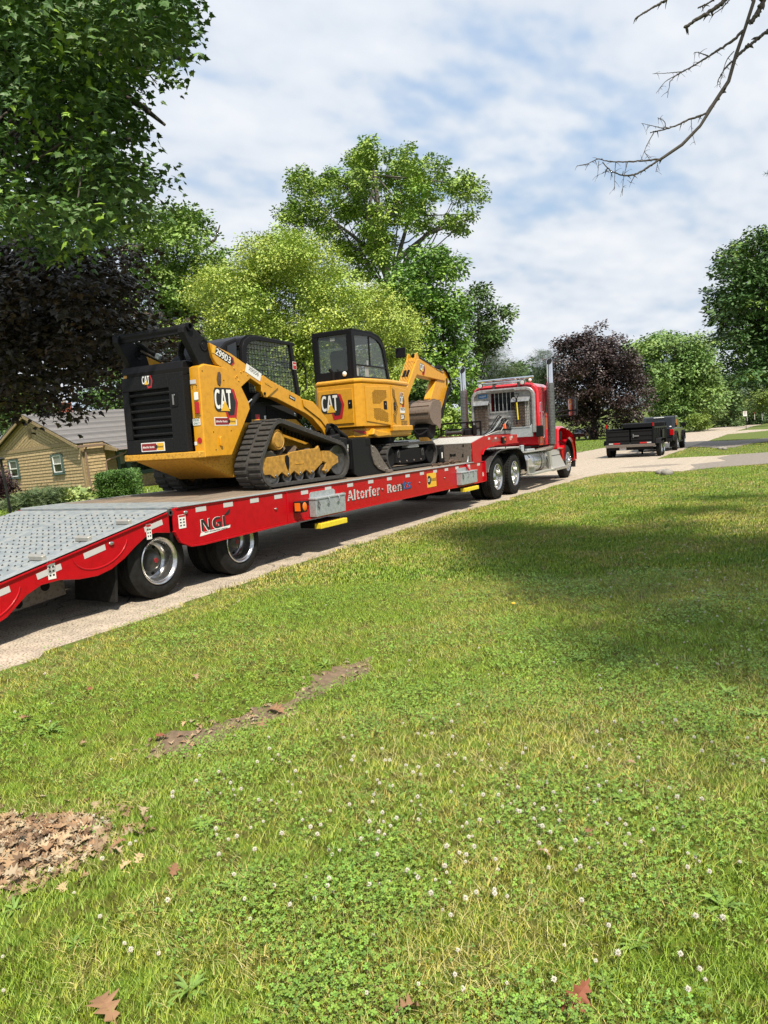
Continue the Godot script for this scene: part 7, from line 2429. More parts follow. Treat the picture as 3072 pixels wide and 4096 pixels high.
# o: outline of the crown in photo pixels, far: its distance, deep: how thick it is in metres, clump: radius range in metres
func tree(called: String, label: String, category: String, group: String, o: Dictionary) -> Node3D:
	var far: float = o.far
	var pl := PackedVector2Array()
	var c := Vector2.ZERO
	for q in o.outline:
		pl.append(Vector2(q[0], q[1])); c += Vector2(q[0], q[1])
	c /= pl.size()
	var foot: Vector3
	if o.has("foot"): foot = o.foot
	else: foot = ground_under(seen(o.get("trunk_x", c.x), c.y, far))
	var t := upright(called, label, category, foot, 0.0, group)
	var lo := Vector2(1e9, 1e9); var hi := -lo
	for q in pl: lo = lo.min(q); hi = hi.max(q)
	var clumps := []
	var tries := 0
	var want: int = o.clumps
	while clumps.size() < want and tries < want * 60:
		tries += 1
		var q := Vector2(rng.randf_range(lo.x, hi.x), rng.randf_range(lo.y, hi.y))
		if not Geometry2D.is_point_in_polygon(q, pl): continue
		var r := rng.randf_range(o.r0, o.r1)
		var d := rng.randf_range(-1, 1)
		d = signf(d) * pow(absf(d), 1.3)
		var e := 1.0
		var rp := r / far * 2900.0 * 0.75
		for k in 8:
			if not Geometry2D.is_point_in_polygon(q + Vector2.from_angle(TAU * k / 8.0) * rp, pl): e -= 0.10
		if e < 0.45 and rng.randf() < 0.75: continue
		clumps.append([seen(q.x, q.y, far + d * o.deep * 0.5), r * maxf(e, 0.5)])
	# wood: a trunk that divides towards the clumps
	var mb := MB.new()
	var trunk: Array = o.get("trunk", [])
	var head: Vector3
	var line := []
	if trunk.is_empty():
		head = foot.lerp(seen(c.x, lerpf(hi.y, lo.y, 0.45), far), 0.95)
		for k in 6: line.append(foot.lerp(head, k / 5.0) + Vector3(sin(k * 2.1), 0, cos(k * 1.7)) * 0.03 * far / 20.0 * (1 if k > 0 and k < 5 else 0) - foot)
	else:
		line.append(Vector3.ZERO)
		for q in trunk: line.append(seen(q[0], q[1], far) - foot)
		head = line[line.size() - 1] + foot
	var tr: float = o.wood
	var radii := []
	for k in line.size(): radii.append(tr * (1.25 if k == 0 else lerpf(1.0, 0.35, k / float(line.size() - 1))))
	mb.tube(line, radii, 10)
	for b in o.get("limbs", []):
		var pts := []
		var rr := []
		for k in b.size():
			pts.append(seen(b[k][0], b[k][1], far) - foot); rr.append(tr * lerpf(0.55, 0.12, k / float(b.size() - 1)))
		mb.tube(pts, rr, 8)
	for k in clumps.size():
		if k % int(o.get("twig_every", 2)) != 0: continue
		var e: Vector3 = clumps[k][0] - foot
		var st: Vector3 = line[1].lerp(line[line.size() - 1], rng.randf_range(0.25, 1.0)) if line.size() < 4 else line[2 + (k % (line.size() - 2))]
		var md := st.lerp(e, 0.5) + Vector3(0, -0.12 * (e - st).length(), 0) * rng.randf_range(-0.4, 1.0)
		mb.tube([st, md, e], [tr * 0.22, tr * 0.13, tr * 0.04], 5, false)
	part(t, "trunk", mb, o.get("bark", M.bark))
	var leafm: Material = o.get("leafm", M.leaf)
	var nv: int = o.get("variants", 3)
	var xs := []; var cols := []
	for v in nv: xs.append([]); cols.append([])
	var sr: float = o.spray_r
	for cl in clumps:
		var r: float = cl[1]
		var cnt := int(o.dense * r * r / (sr * sr)) + 1
		var shade := tinted(o.color, 0.16)
		for k in cnt:
			var dir := Vector3(rng.randfn(), rng.randfn() * 0.85, rng.randfn()).normalized()
			var rad := r * pow(rng.randf(), 0.45)
			var p: Vector3 = cl[0] + dir * rad * Vector3(1, o.get("squash", 0.8), 1)
			var q := upright_random(o.get("up", 1.6))
			var v := rng.randi() % nv
			xs[v].append(Transform3D(q * rng.randf_range(0.75, 1.3), p - foot))
			cols[v].append(tinted(shade, 0.14) if rng.randf() > o.get("fresh", 0.0) else tinted(o.get("fresh_color", shade), 0.1))
	for v in nv:
		if xs[v].size(): crown(t, "crown", get_spray(o.kind, o.leaves, sr, o.leaf, v, o.get("droop", 0.3)), xs[v], cols[v], leafm).set_meta("kind", "stuff")
	return t

func build_trees():
	var G := "trees across the road"
	tree("maple_tree", "green maple overhanging the road with big lobed leaves", "tree", "", {outline = [[-260, -260], [770, -260], [735, 60], [720, 240], [680, 320], [630, 350], [570, 290], [490, 230], [430, 300], [490, 430], [610, 540], [560, 600], [620, 690], [610, 760], [540, 800], [510, 880], [430, 870], [380, 940], [250, 990], [120, 970], [0, 950], [-260, 990]],
		far = 10.5, deep = 5.5, clumps = 215, r0 = 0.38, r1 = 0.68, wood = 0.17, foot = world(3.5, 0, 13.2), trunk = [[-420, 1300], [-200, 700], [60, 320], [420, 90]], limbs = [[[-200, 700], [150, 520], [430, 560], [600, 560]], [[60, 320], [300, 300], [560, 420], [660, 500]], [[-200, 700], [80, 830], [380, 860]], [[60, 320], [420, 190], [760, 240]]], kind = "maple", leaves = 16, spray_r = 0.30, leaf = 0.095, dense = 3.6, color = Color(0.050, 0.118, 0.014), droop = 0.55, up = 2.4, fresh = 0.10, fresh_color = Color(0.20, 0.34, 0.03), twig_every = 2})
	tree("purple_maple", "dark purple-leaved maple in front of the tan house", "tree", "", {outline = [[-260, 960], [430, 950], [600, 1000], [530, 1100], [500, 1240], [640, 1270], [820, 1330], [930, 1400], [700, 1450], [490, 1470], [480, 1590], [300, 1640], [150, 1640], [0, 1590], [-260, 1600]],
		far = 15.0, deep = 5.0, clumps = 175, r0 = 0.5, r1 = 1.0, wood = 0.22, foot = world(8.0, 0, 16.9), trunk = [[-60, 1700], [30, 1430], [90, 1150], [130, 900]], limbs = [[[40, 1420], [240, 1240], [420, 1130]], [[0, 1550], [260, 1500], [560, 1400], [800, 1360]]], kind = "maple", leaves = 14, spray_r = 0.36, leaf = 0.12, dense = 2.7, color = Color(0.030, 0.024, 0.014), leafm = M.purple_leaf, droop = 0.6, up = 2.4, fresh = 0.12, fresh_color = Color(0.075, 0.048, 0.018)})
	tree("oak_tree", "tall old oak with forked trunk and open crown above the other trees", "tree", G, {outline = [[1085, 850], [1100, 800], [1180, 760], [1110, 720], [1200, 680], [1340, 680], [1400, 610], [1480, 570], [1560, 590], [1640, 570], [1690, 640], [1740, 570], [1790, 600], [1770, 660], [1840, 680], [1900, 720], [1950, 770], [1930, 860], [1850, 870], [1850, 950], [1790, 960], [1700, 890], [1660, 980], [1600, 900], [1560, 1050], [1480, 1110], [1380, 1110], [1330, 1000], [1260, 930], [1180, 940], [1120, 870]],
		far = 52.0, deep = 9.0, clumps = 125, r0 = 0.6, r1 = 1.1, wood = 0.40, trunk_x = 1560, trunk = [[1560, 1500], [1560, 1180], [1530, 1000], [1510, 820], [1500, 700]], limbs = [[[1560, 1150], [1640, 1020], [1700, 940], [1800, 880]], [[1560, 1180], [1600, 1000], [1640, 860], [1720, 760]], [[1540, 1060], [1420, 950], [1330, 880]], [[1600, 1030], [1720, 930], [1900, 870]], [[1530, 1000], [1460, 850], [1380, 740]]], kind = "simple", leaves = 30, spray_r = 0.45, leaf = 0.22, dense = 4.2, color = Color(0.16, 0.27, 0.03), bark = M.grey_bark, twig_every = 3, fresh = 0.3, fresh_color = Color(0.28, 0.40, 0.055)})
	tree("feathery_tree", "rounded light green tree with fine feathery leaves behind the excavator", "tree", G, {outline = [[720, 1200], [800, 1130], [870, 1050], [1000, 960], [1100, 920], [1200, 930], [1330, 1000], [1370, 1080], [1500, 1150], [1600, 1200], [1680, 1270], [1660, 1340], [1700, 1420], [1650, 1500], [1550, 1620], [1200, 1640], [900, 1600], [740, 1400]],
		far = 34.0, deep = 8.0, clumps = 320, r0 = 0.6, r1 = 1.15, twig_every = 6, wood = 0.13, kind = "simple", leaves = 44, spray_r = 0.42, leaf = 0.115, dense = 3.8, color = Color(0.29, 0.39, 0.055), fresh = 0.12, fresh_color = Color(0.42, 0.50, 0.09), up = 1.3, trunk_x = 1180})
	tree("broad_tree", "leafy green tree with pale dead twigs left of the feathery one", "tree", G, {outline = [[470, 1000], [510, 900], [560, 850], [680, 820], [800, 840], [830, 930], [790, 1000], [900, 980], [930, 1050], [880, 1120], [800, 1220], [760, 1420], [460, 1420]],
		far = 50.0, deep = 8.0, clumps = 90, r0 = 0.9, r1 = 1.7, wood = 0.3, kind = "simple", leaves = 26, spray_r = 0.6, leaf = 0.27, dense = 3.0, color = Color(0.15, 0.25, 0.04), limbs = [[[800, 1000], [860, 960], [880, 900]]], bark = M.grey_bark})
	tree("green_tree", "bright green tree below the tall oak, right of the feathery tree", "tree", G, {outline = [[1500, 1200], [1600, 1100], [1700, 1000], [1780, 970], [1850, 1010], [1830, 1090], [1860, 1140], [1820, 1180], [1850, 1260], [1840, 1350], [1900, 1450], [1880, 1600], [1600, 1640], [1520, 1400]],
		far = 44.0, deep = 7.0, clumps = 110, r0 = 0.8, r1 = 1.5, wood = 0.28, kind = "simple", leaves = 26, spray_r = 0.55, leaf = 0.25, dense = 3.2, color = Color(0.10, 0.21, 0.024), fresh = 0.22, fresh_color = Color(0.22, 0.36, 0.04)})
	tree("leaning_tree", "slender green tree leaning out toward the tractor from the oak's edge", "tree", G, {outline = [[1800, 1290], [1830, 1190], [1880, 1130], [1940, 1150], [1970, 1200], [2035, 1250], [2010, 1330], [1950, 1390], [1960, 1440], [1880, 1420], [1840, 1360]],
		far = 50.0, deep = 5.0, clumps = 40, r0 = 0.6, r1 = 1.1, wood = 0.2, kind = "simple", leaves = 26, spray_r = 0.5, leaf = 0.25, dense = 3.0, color = Color(0.065, 0.13, 0.022), trunk_x = 1820, twig_every = 1})
	tree("purple_maple", "round purple-leaved maple beyond the tractor, above the parked car", "tree", "", {outline = [[2205, 1480], [2230, 1370], [2280, 1325], [2340, 1330], [2410, 1305], [2440, 1320], [2480, 1360], [2540, 1430], [2560, 1500], [2600, 1600], [2590, 1680], [2500, 1715], [2380, 1735], [2260, 1740], [2205, 1650]],
		far = 92.0, deep = 11.0, clumps = 150, r0 = 1.0, r1 = 2.0, wood = 0.45, kind = "simple", leaves = 24, spray_r = 0.8, leaf = 0.36, dense = 3.2, color = Color(0.043, 0.026, 0.024), leafm = M.purple_leaf, trunk_x = 2350})
	tree("green_tree", "broad green tree rising behind the pickup, right of the purple maple", "tree", G, {outline = [[2480, 1420], [2520, 1360], [2590, 1350], [2640, 1310], [2720, 1350], [2800, 1340], [2870, 1360], [2880, 1500], [2880, 1680], [2600, 1700], [2580, 1560], [2540, 1440]],
		far = 118.0, deep = 14.0, clumps = 150, r0 = 1.5, r1 = 2.8, wood = 0.5, kind = "simple", leaves = 24, spray_r = 1.1, leaf = 0.5, dense = 3.2, color = Color(0.14, 0.235, 0.05)})
	tree("maple_tree", "dense dark green maple at the right, reaching over the far road", "tree", "", {outline = [[2865, 1130], [2900, 1020], [2980, 960], [3060, 920], [3260, 880], [3420, 1200], [3350, 1500], [3150, 1590], [3020, 1560], [2930, 1510], [2885, 1400], [2865, 1280]],
		far = 44.0, deep = 8.0, clumps = 170, r0 = 0.8, r1 = 1.5, wood = 0.35, kind = "simple", leaves = 26, spray_r = 0.55, leaf = 0.25, dense = 3.2, color = Color(0.047, 0.108, 0.018), trunk_x = 3260, fresh = 0.16, fresh_color = Color(0.16, 0.26, 0.04)})
	tree("pine_tree", "grey-green pine left of the purple maple, behind the tractor cab", "tree", G, {outline = [[1940, 1380], [1990, 1360], [2010, 1420], [2060, 1480], [2090, 1570], [2090, 1690], [1880, 1690], [1880, 1520], [1910, 1450]],
		far = 72.0, deep = 5.0, clumps = 70, r0 = 0.8, r1 = 1.4, wood = 0.3, kind = "needle", leaves = 30, spray_r = 0.7, leaf = 0.6, dense = 3.4, color = Color(0.065, 0.105, 0.038), squash = 0.5})
	tree("pine_tree", "dark pine top showing between the cab roof and the purple maple", "tree", G, {outline = [[2130, 1450], [2160, 1385], [2205, 1380], [2225, 1470], [2230, 1620], [2110, 1640]],
		far = 98.0, deep = 5.0, clumps = 45, r0 = 0.9, r1 = 1.5, wood = 0.3, kind = "needle", leaves = 30, spray_r = 0.8, leaf = 0.7, dense = 3.4, color = Color(0.06, 0.105, 0.04), squash = 0.5})
	tree("far_tree", "low green tree in the gap behind the tractor's light bar", "tree", G, {outline = [[2020, 1470], [2090, 1450], [2180, 1460], [2240, 1500], [2260, 1700], [1980, 1700]],
		far = 120.0, deep = 10.0, clumps = 60, r0 = 1.5, r1 = 2.6, wood = 0.4, kind = "simple", leaves = 24, spray_r = 1.1, leaf = 0.5, dense = 3.0, color = Color(0.075, 0.15, 0.035)})
	# the wood at the bend of the road
	var wood := [["tall green tree of the wood behind the white reflector posts", 2860, 2960, 1500, 1.0], ["dark green tree of the wood behind the nearer road sign", 2940, 3060, 1520, 0.75], ["light green tree of the wood beside the farther road sign", 3030, 3180, 1480, 1.5], ["dark undergrowth tree of the wood left of the road sign", 2780, 2900, 1560, 0.7]]
	for i in wood.size():
		var q: Array = wood[i]
		tree("wood_tree", q[0], "tree", "wood at the bend of the road", {outline = [[q[1], q[3] + 60], [q[1] + 30, q[3]], [q[2] - 30, q[3] - 10], [q[2], q[3] + 70], [q[2] + 10, 1700], [q[1] - 10, 1705]],
			far = 150.0 + 12 * i, deep = 12.0, clumps = 60, r0 = 1.6, r1 = 2.8, wood = 0.4, kind = "simple", leaves = 22, spray_r = 1.2, leaf = 0.55, dense = 2.8, color = Color(0.085 * q[4], 0.15 * q[4], 0.035)})
	tree("roadside_bush", "rounded light green bush at the roadside beyond the pickup", "bush", "", {outline = [[2745, 1700], [2755, 1665], [2790, 1648], [2830, 1660], [2838, 1705], [2800, 1722], [2750, 1720]],
		far = 108.0, deep = 2.5, clumps = 26, r0 = 0.4, r1 = 0.8, wood = 0.06, kind = "simple", leaves = 24, spray_r = 0.45, leaf = 0.24, dense = 4.0, color = Color(0.15, 0.23, 0.03)})
	tree("roadside_tree", "yellow-green tree with low branches right of the road sign", "tree", "", {outline = [[2990, 1610], [3010, 1570], [3060, 1540], [3160, 1530], [3190, 1640], [3080, 1650], [3020, 1640]],
		far = 126.0, deep = 6.0, clumps = 45, r0 = 0.8, r1 = 1.5, wood = 0.2, kind = "simple", leaves = 24, spray_r = 0.7, leaf = 0.34, dense = 2.6, color = Color(0.17, 0.24, 0.04), trunk_x = 3120})
	# undergrowth seen between the machines
	for i in 7:
		var q: Array = [[-60, 210, 1560, 1720, 44.0, "dark green thicket behind the house's far gable"], [330, 640, 1430, 1660, 46.0, "green thicket behind the tan house's roof"], [640, 1000, 1480, 1760, 42.0, "shaded thicket behind the track loader"], [980, 1300, 1540, 1780, 42.0, "shaded thicket behind the lift arms"], [1540, 1760, 1480, 1790, 40.0, "dark leafy shrub row behind the folded boom"], [1700, 1900, 1620, 1790, 36.0, "light leafy bush behind the black winch"], [1880, 2080, 1640, 1760, 66.0, "low shrub row behind the left exhaust stack"]][i]
		tree("thicket", q[5], "shrubs", "undergrowth across the road", {outline = [[q[0], q[3]], [q[0] + 20, q[2] + 40], [q[0] + 90, q[2]], [q[1] - 80, q[2] + 10], [q[1] - 10, q[2] + 60], [q[1], q[3]]],
			far = q[4], deep = 3.0, clumps = 60, r0 = 0.6, r1 = 1.1, wood = 0.08, kind = "simple", leaves = 24, spray_r = 0.5, leaf = 0.22, dense = 2.6, color = Color(0.20, 0.30, 0.045) if i == 5 else Color(0.075, 0.14, 0.026)})
	# the pair of trees right of the camera that shade the lawn and hold the bare limb
	build_spruce()

func limb(parent: Node, pts: Array, r0: float, r1: float, twigs: int, m: Material):
	var mb := MB.new()
	var c := Curve3D.new()
	for k in pts.size():
		var t: Vector3 = (pts[mini(k + 1, pts.size() - 1)] - pts[maxi(k - 1, 0)]) / 6.0
		c.add_point(pts[k], -t, t)
	var n := 40
	var line := []; var rr := []
	for k in n + 1:
		var u := k / float(n)
		var p := c.sample_baked(c.get_baked_length() * u, true)
		line.append(p + Vector3(rng.randfn(), rng.randfn(), rng.randfn()) * r0 * 0.16)
		rr.append(lerpf(r0, r1, u) * rng.randf_range(0.88, 1.14))
	mb.tube(line, rr, 8)
	for k in twigs:
		var u := rng.randf_range(0.15, 1.0)
		var p := c.sample_baked(c.get_baked_length() * u, true)
		var d := Vector3(rng.randf_range(-1, 1), rng.randf_range(-1.0, 0.5), rng.randf_range(-1, 1)).normalized()
		var L := rng.randf_range(0.015, 0.05)
		mb.tube([p, p + d * L * 0.6, p + d * L + Vector3(0, -0.006, 0)], [r1 * 0.9 + 0.001, r1 * 0.7, 0.0008], 5, false)
	part(parent, "bare_limb", mb, m)

func build_spruce():
	var foot := world(4.4, 0.0, -4.9)
	var t := upright("spruce_tree", "spruce standing beside the camera, its bare lower limbs hanging into the sky", "tree", foot)
	var mb := MB.new()
	mb.tube([Vector3.ZERO, Vector3(0.05, 4, 0), Vector3(0, 9, 0.05), Vector3(0, 17, 0)], [0.26, 0.21, 0.13, 0.02], 12)
	part(t, "trunk", mb, M.bark)
	var far := 4.3
	var P := func(a: Array) -> Array: return a.map(func(q): return seen(2200 + q[0] * 0.5256, q[1] * 0.5256, far) - foot)
	var root := Vector3(0, 4.6, 0)
	var main: Array = P.call([[1700, -400], [1560, -60], [1500, 180], [1420, 400], [1370, 600], [1290, 740], [1180, 910], [1000, 1100], [830, 1215]])
	limb(t, [root, root.lerp(main[0], 0.6)] + main, 0.030, 0.008, 60, M.dead_bark)
	for b in [[[[830, 1215], [760, 1265], [660, 1320], [560, 1335], [450, 1290], [400, 1230]], 0.0065, 0.003], [[[825, 1212], [700, 1225], [560, 1232], [430, 1225], [370, 1210], [290, 1245], [205, 1262]], 0.006, 0.0016],
		[[[1285, 750], [1230, 800], [1180, 865], [1060, 910], [960, 955], [870, 985], [765, 1010]], 0.0075, 0.003], [[[870, 980], [790, 960], [695, 938]], 0.003, 0.001], [[[878, 970], [870, 925], [820, 895]], 0.003, 0.001], [[[790, 1010], [740, 1100], [715, 1160], [695, 1215]], 0.003, 0.001], [[[718, 1155], [770, 1230]], 0.002, 0.001],
		[[[1470, 230], [1400, 300], [1300, 370], [1220, 420], [1110, 490], [1010, 545], [920, 610], [895, 745]], 0.0085, 0.0014], [[[1010, 545], [900, 555], [778, 562]], 0.003, 0.001], [[[990, 560], [880, 620], [808, 710]], 0.003, 0.001], [[[1200, 425], [1130, 400], [1100, 400]], 0.004, 0.0015],
		[[[1420, 440], [1340, 510], [1290, 590], [1275, 630]], 0.007, 0.002], [[[1400, 390], [1350, 450], [1320, 530], [1288, 660]], 0.003, 0.001], [[[1420, 430], [1500, 360], [1600, 280], [1720, 180]], 0.008, 0.010], [[[1530, 180], [1570, 110], [1640, -20], [1700, -120]], 0.012, 0.015],
		[[[1400, -80], [1290, 40], [1160, 120], [1020, 210]], 0.015, 0.008], [[[1380, -20], [1310, 60], [1230, 115]], 0.004, 0.002], [[[1300, -40], [1210, 20], [1125, 62]], 0.006, 0.004], [[[960, -60], [870, 10], [760, 70], [650, 140]], 0.008, 0.004], [[[1075, 910], [1080, 1000], [1105, 1100]], 0.002, 0.001], [[[500, 1235], [492, 1340], [492, 1440]], 0.0025, 0.001], [[[590, 1235], [560, 1360], [550, 1490]], 0.0025, 0.001], [[[372, 1225], [362, 1345]], 0.002, 0.001], [[[820, 1240], [805, 1310]], 0.002, 0.001], [[[650, 1330], [612, 1392]], 0.0025, 0.001], [[[440, 1300], [385, 1325]], 0.002, 0.001]]:
		limb(t, P.call(b[0]), b[1], b[2], int(b[0].size() * 2.2), M.dead_bark)
	# green boughs above
	var xs := []; var cols := []
	for k in 150:
		var h := rng.randf_range(5.5, 16.8)
		var r := (17.4 - h) * 0.30 * sqrt(rng.randf_range(0.15, 1.0))
		var g := rng.randf() * TAU
		var p := Vector3(cos(g) * r, h - r * 0.2, sin(g) * r)
		xs.append(Transform3D(upright_random(1.5) * rng.randf_range(0.8, 1.3), p)); cols.append(tinted(Color(0.045, 0.075, 0.03), 0.2))
	crown(t, "crown", get_spray("needle", 60, 0.6, 0.5, 1, 0.3), xs, cols, M.leaf).set_meta("kind", "stuff")
	# sprig of live needles at the picture's edge
	mb = MB.new()
	var a := seen(3068, 694, 4.4) - foot
	for k in 26:
		var d := (-cam_right * rng.randf_range(0.1, 1.0) + cam_up * rng.randf_range(-1.0, 1.0) + cam_fwd * rng.randf_range(-0.6, 0.6)).normalized()
		var s := a + cam_right * rng.randf_range(-0.01, 0.03)
		mb.tube([s, s + d * 0.022], [0.0012, 0.0004], 4, false)
	part(t, "needle_sprig", mb, M.print_green)
	# second tree farther along, whose crown's shade reaches across the lawn
	var f2 := world(9.0, 0.0, -6.7)
	var u := upright("shade_tree", "broad leafy tree beside the lawn that shades the grass", "tree", f2)
	mb = MB.new()
	mb.tube([Vector3.ZERO, Vector3(0.1, 3, 0), Vector3(0, 7, 0.1), Vector3(0.1, 11, 0)], [0.34, 0.26, 0.18, 0.06], 12)
	part(u, "trunk", mb, M.bark)
	xs = []; cols = []
	for k in 88:
		var d := Vector3(rng.randfn(), rng.randfn(), rng.randfn()).normalized() * pow(rng.randf(), 0.4)
		xs.append(Transform3D(upright_random(1.5) * rng.randf_range(0.8, 1.3), Vector3(d.x * 4.6, 10.0 + d.y * 3.6, d.z * 3.7)))
		cols.append(tinted(Color(0.05, 0.11, 0.02), 0.2))
	crown(u, "crown", get_spray("simple", 26, 0.6, 0.25, 2, 0.3), xs, cols, M.leaf).set_meta("kind", "stuff")

# ---------------------------------------------------------------- lawn
func tuft(blades: int, hgt: float, wid: float, spread: float, seed_: int, lean := 0.5) -> ArrayMesh:
	var r := RandomNumberGenerator.new()
	r.seed = seed_
	var mb := MB.new()
	mb.tint = true
	for i in blades:
		var g := r.randf() * TAU
		var q := sqrt(r.randf()) * spread
		var p := Vector3(cos(g) * q, -0.012, sin(g) * q)
		var d := Vector3(r.randf_range(-1, 1), 0, r.randf_range(-1, 1)) * lean
		var h := hgt * r.randf_range(0.45, 1.15)
		var side := Vector3(r.randf_range(-1, 1), 0, r.randf_range(-1, 1)).normalized() * wid * r.randf_range(0.7, 1.3)
		var m := p + Vector3(0, h * 0.55, 0) + d * h * 0.35
		var t := p + Vector3(0, h * 0.92, 0) + d * h * 1.0
		var k := r.randf_range(0.75, 1.25)
		mb.col = Color(k * r.randf_range(0.9, 1.25), k, k * 0.9)
		if r.randf() < 0.10: mb.col = Color(1.7, 1.25, 1.7) * k
		var nn := (side.cross(t - p)).normalized()
		nn = (nn + Vector3.UP * 0.6).normalized()
		mb.tri(p - side, p + side, m + side * 0.8, nn, nn, nn)
		mb.tri(p - side, m + side * 0.8, m - side * 0.8, nn, nn, nn)
		mb.tri(m - side * 0.8, m + side * 0.8, t, nn, nn, nn)
	return mb.mesh()

func clover_mesh(count: int, seed_: int) -> ArrayMesh:
	var r := RandomNumberGenerator.new()
	r.seed = seed_
	var mb := MB.new()
	mb.tint = true
	for i in count:
		var g := r.randf() * TAU
		var q := sqrt(r.randf()) * 0.075
		var p := Vector3(cos(g) * q, r.randf_range(0.012, 0.05), sin(g) * q)
		var up := Vector3(r.randf_range(-0.5, 0.5), 1.0, r.randf_range(-0.5, 0.5)).normalized()
		var x := up.cross(Vector3(r.randf(), 0.1, r.randf())).normalized()
		var z := x.cross(up)
		var s := r.randf_range(0.0032, 0.0060)
		var k := r.randf_range(0.8, 1.25)
		mb.col = Color(k, k, k)
		for j in 3:
			var a := TAU * j / 3.0
			var o := x * cos(a) + z * sin(a); var w := x * -sin(a) + z * cos(a)
			var ring := [p, p + o * s * 0.7 + w * s * 0.62, p + o * s * 1.35 + w * s * 0.42, p + o * s * 1.35 - w * s * 0.42, p + o * s * 0.7 - w * s * 0.62]
			mb.tri(ring[0], ring[1], ring[2], up, up, up); mb.tri(ring[0], ring[2], ring[3], up, up, up); mb.tri(ring[0], ring[3], ring[4], up, up, up)
	return mb.mesh()

func bare(s: float, l: float) -> float:       # 1 on the worn earth of the ditch and under the leaf heap
	var d := l - ditch_line(s)
	var w := 0.15 + 0.06 * sin(s * 9.0) + 0.03 * sin(s * 23.0)
	w *= 1.0 - 0.75 * exp(-pow((s - 3.82) / 0.15, 2.0))
	var b := (1.0 - smoothstep(w * 0.5, w, absf(d - 0.02))) * smoothstep(2.80, 3.02, s) * smoothstep(4.80, 4.45, s)
	var e := Vector2((s - 1.84) / 0.32, (l - 2.90) / 0.42)
	return maxf(b, 1.0 - smoothstep(0.75, 1.0, e.length() + 0.12 * sin(s * 31.0) * sin(l * 27.0)))

func in_sight(p: Vector3, pad := 0.06) -> Vector3:     # x, y in picture shares, z depth
	var d := p - eye
	var z := d.dot(cam_fwd)
	return Vector3(d.dot(cam_right) / z * 2900.0 / 3072.0 + 0.5, 0.5 - d.dot(cam_up) / z * 2900.0 / 4096.0, z)

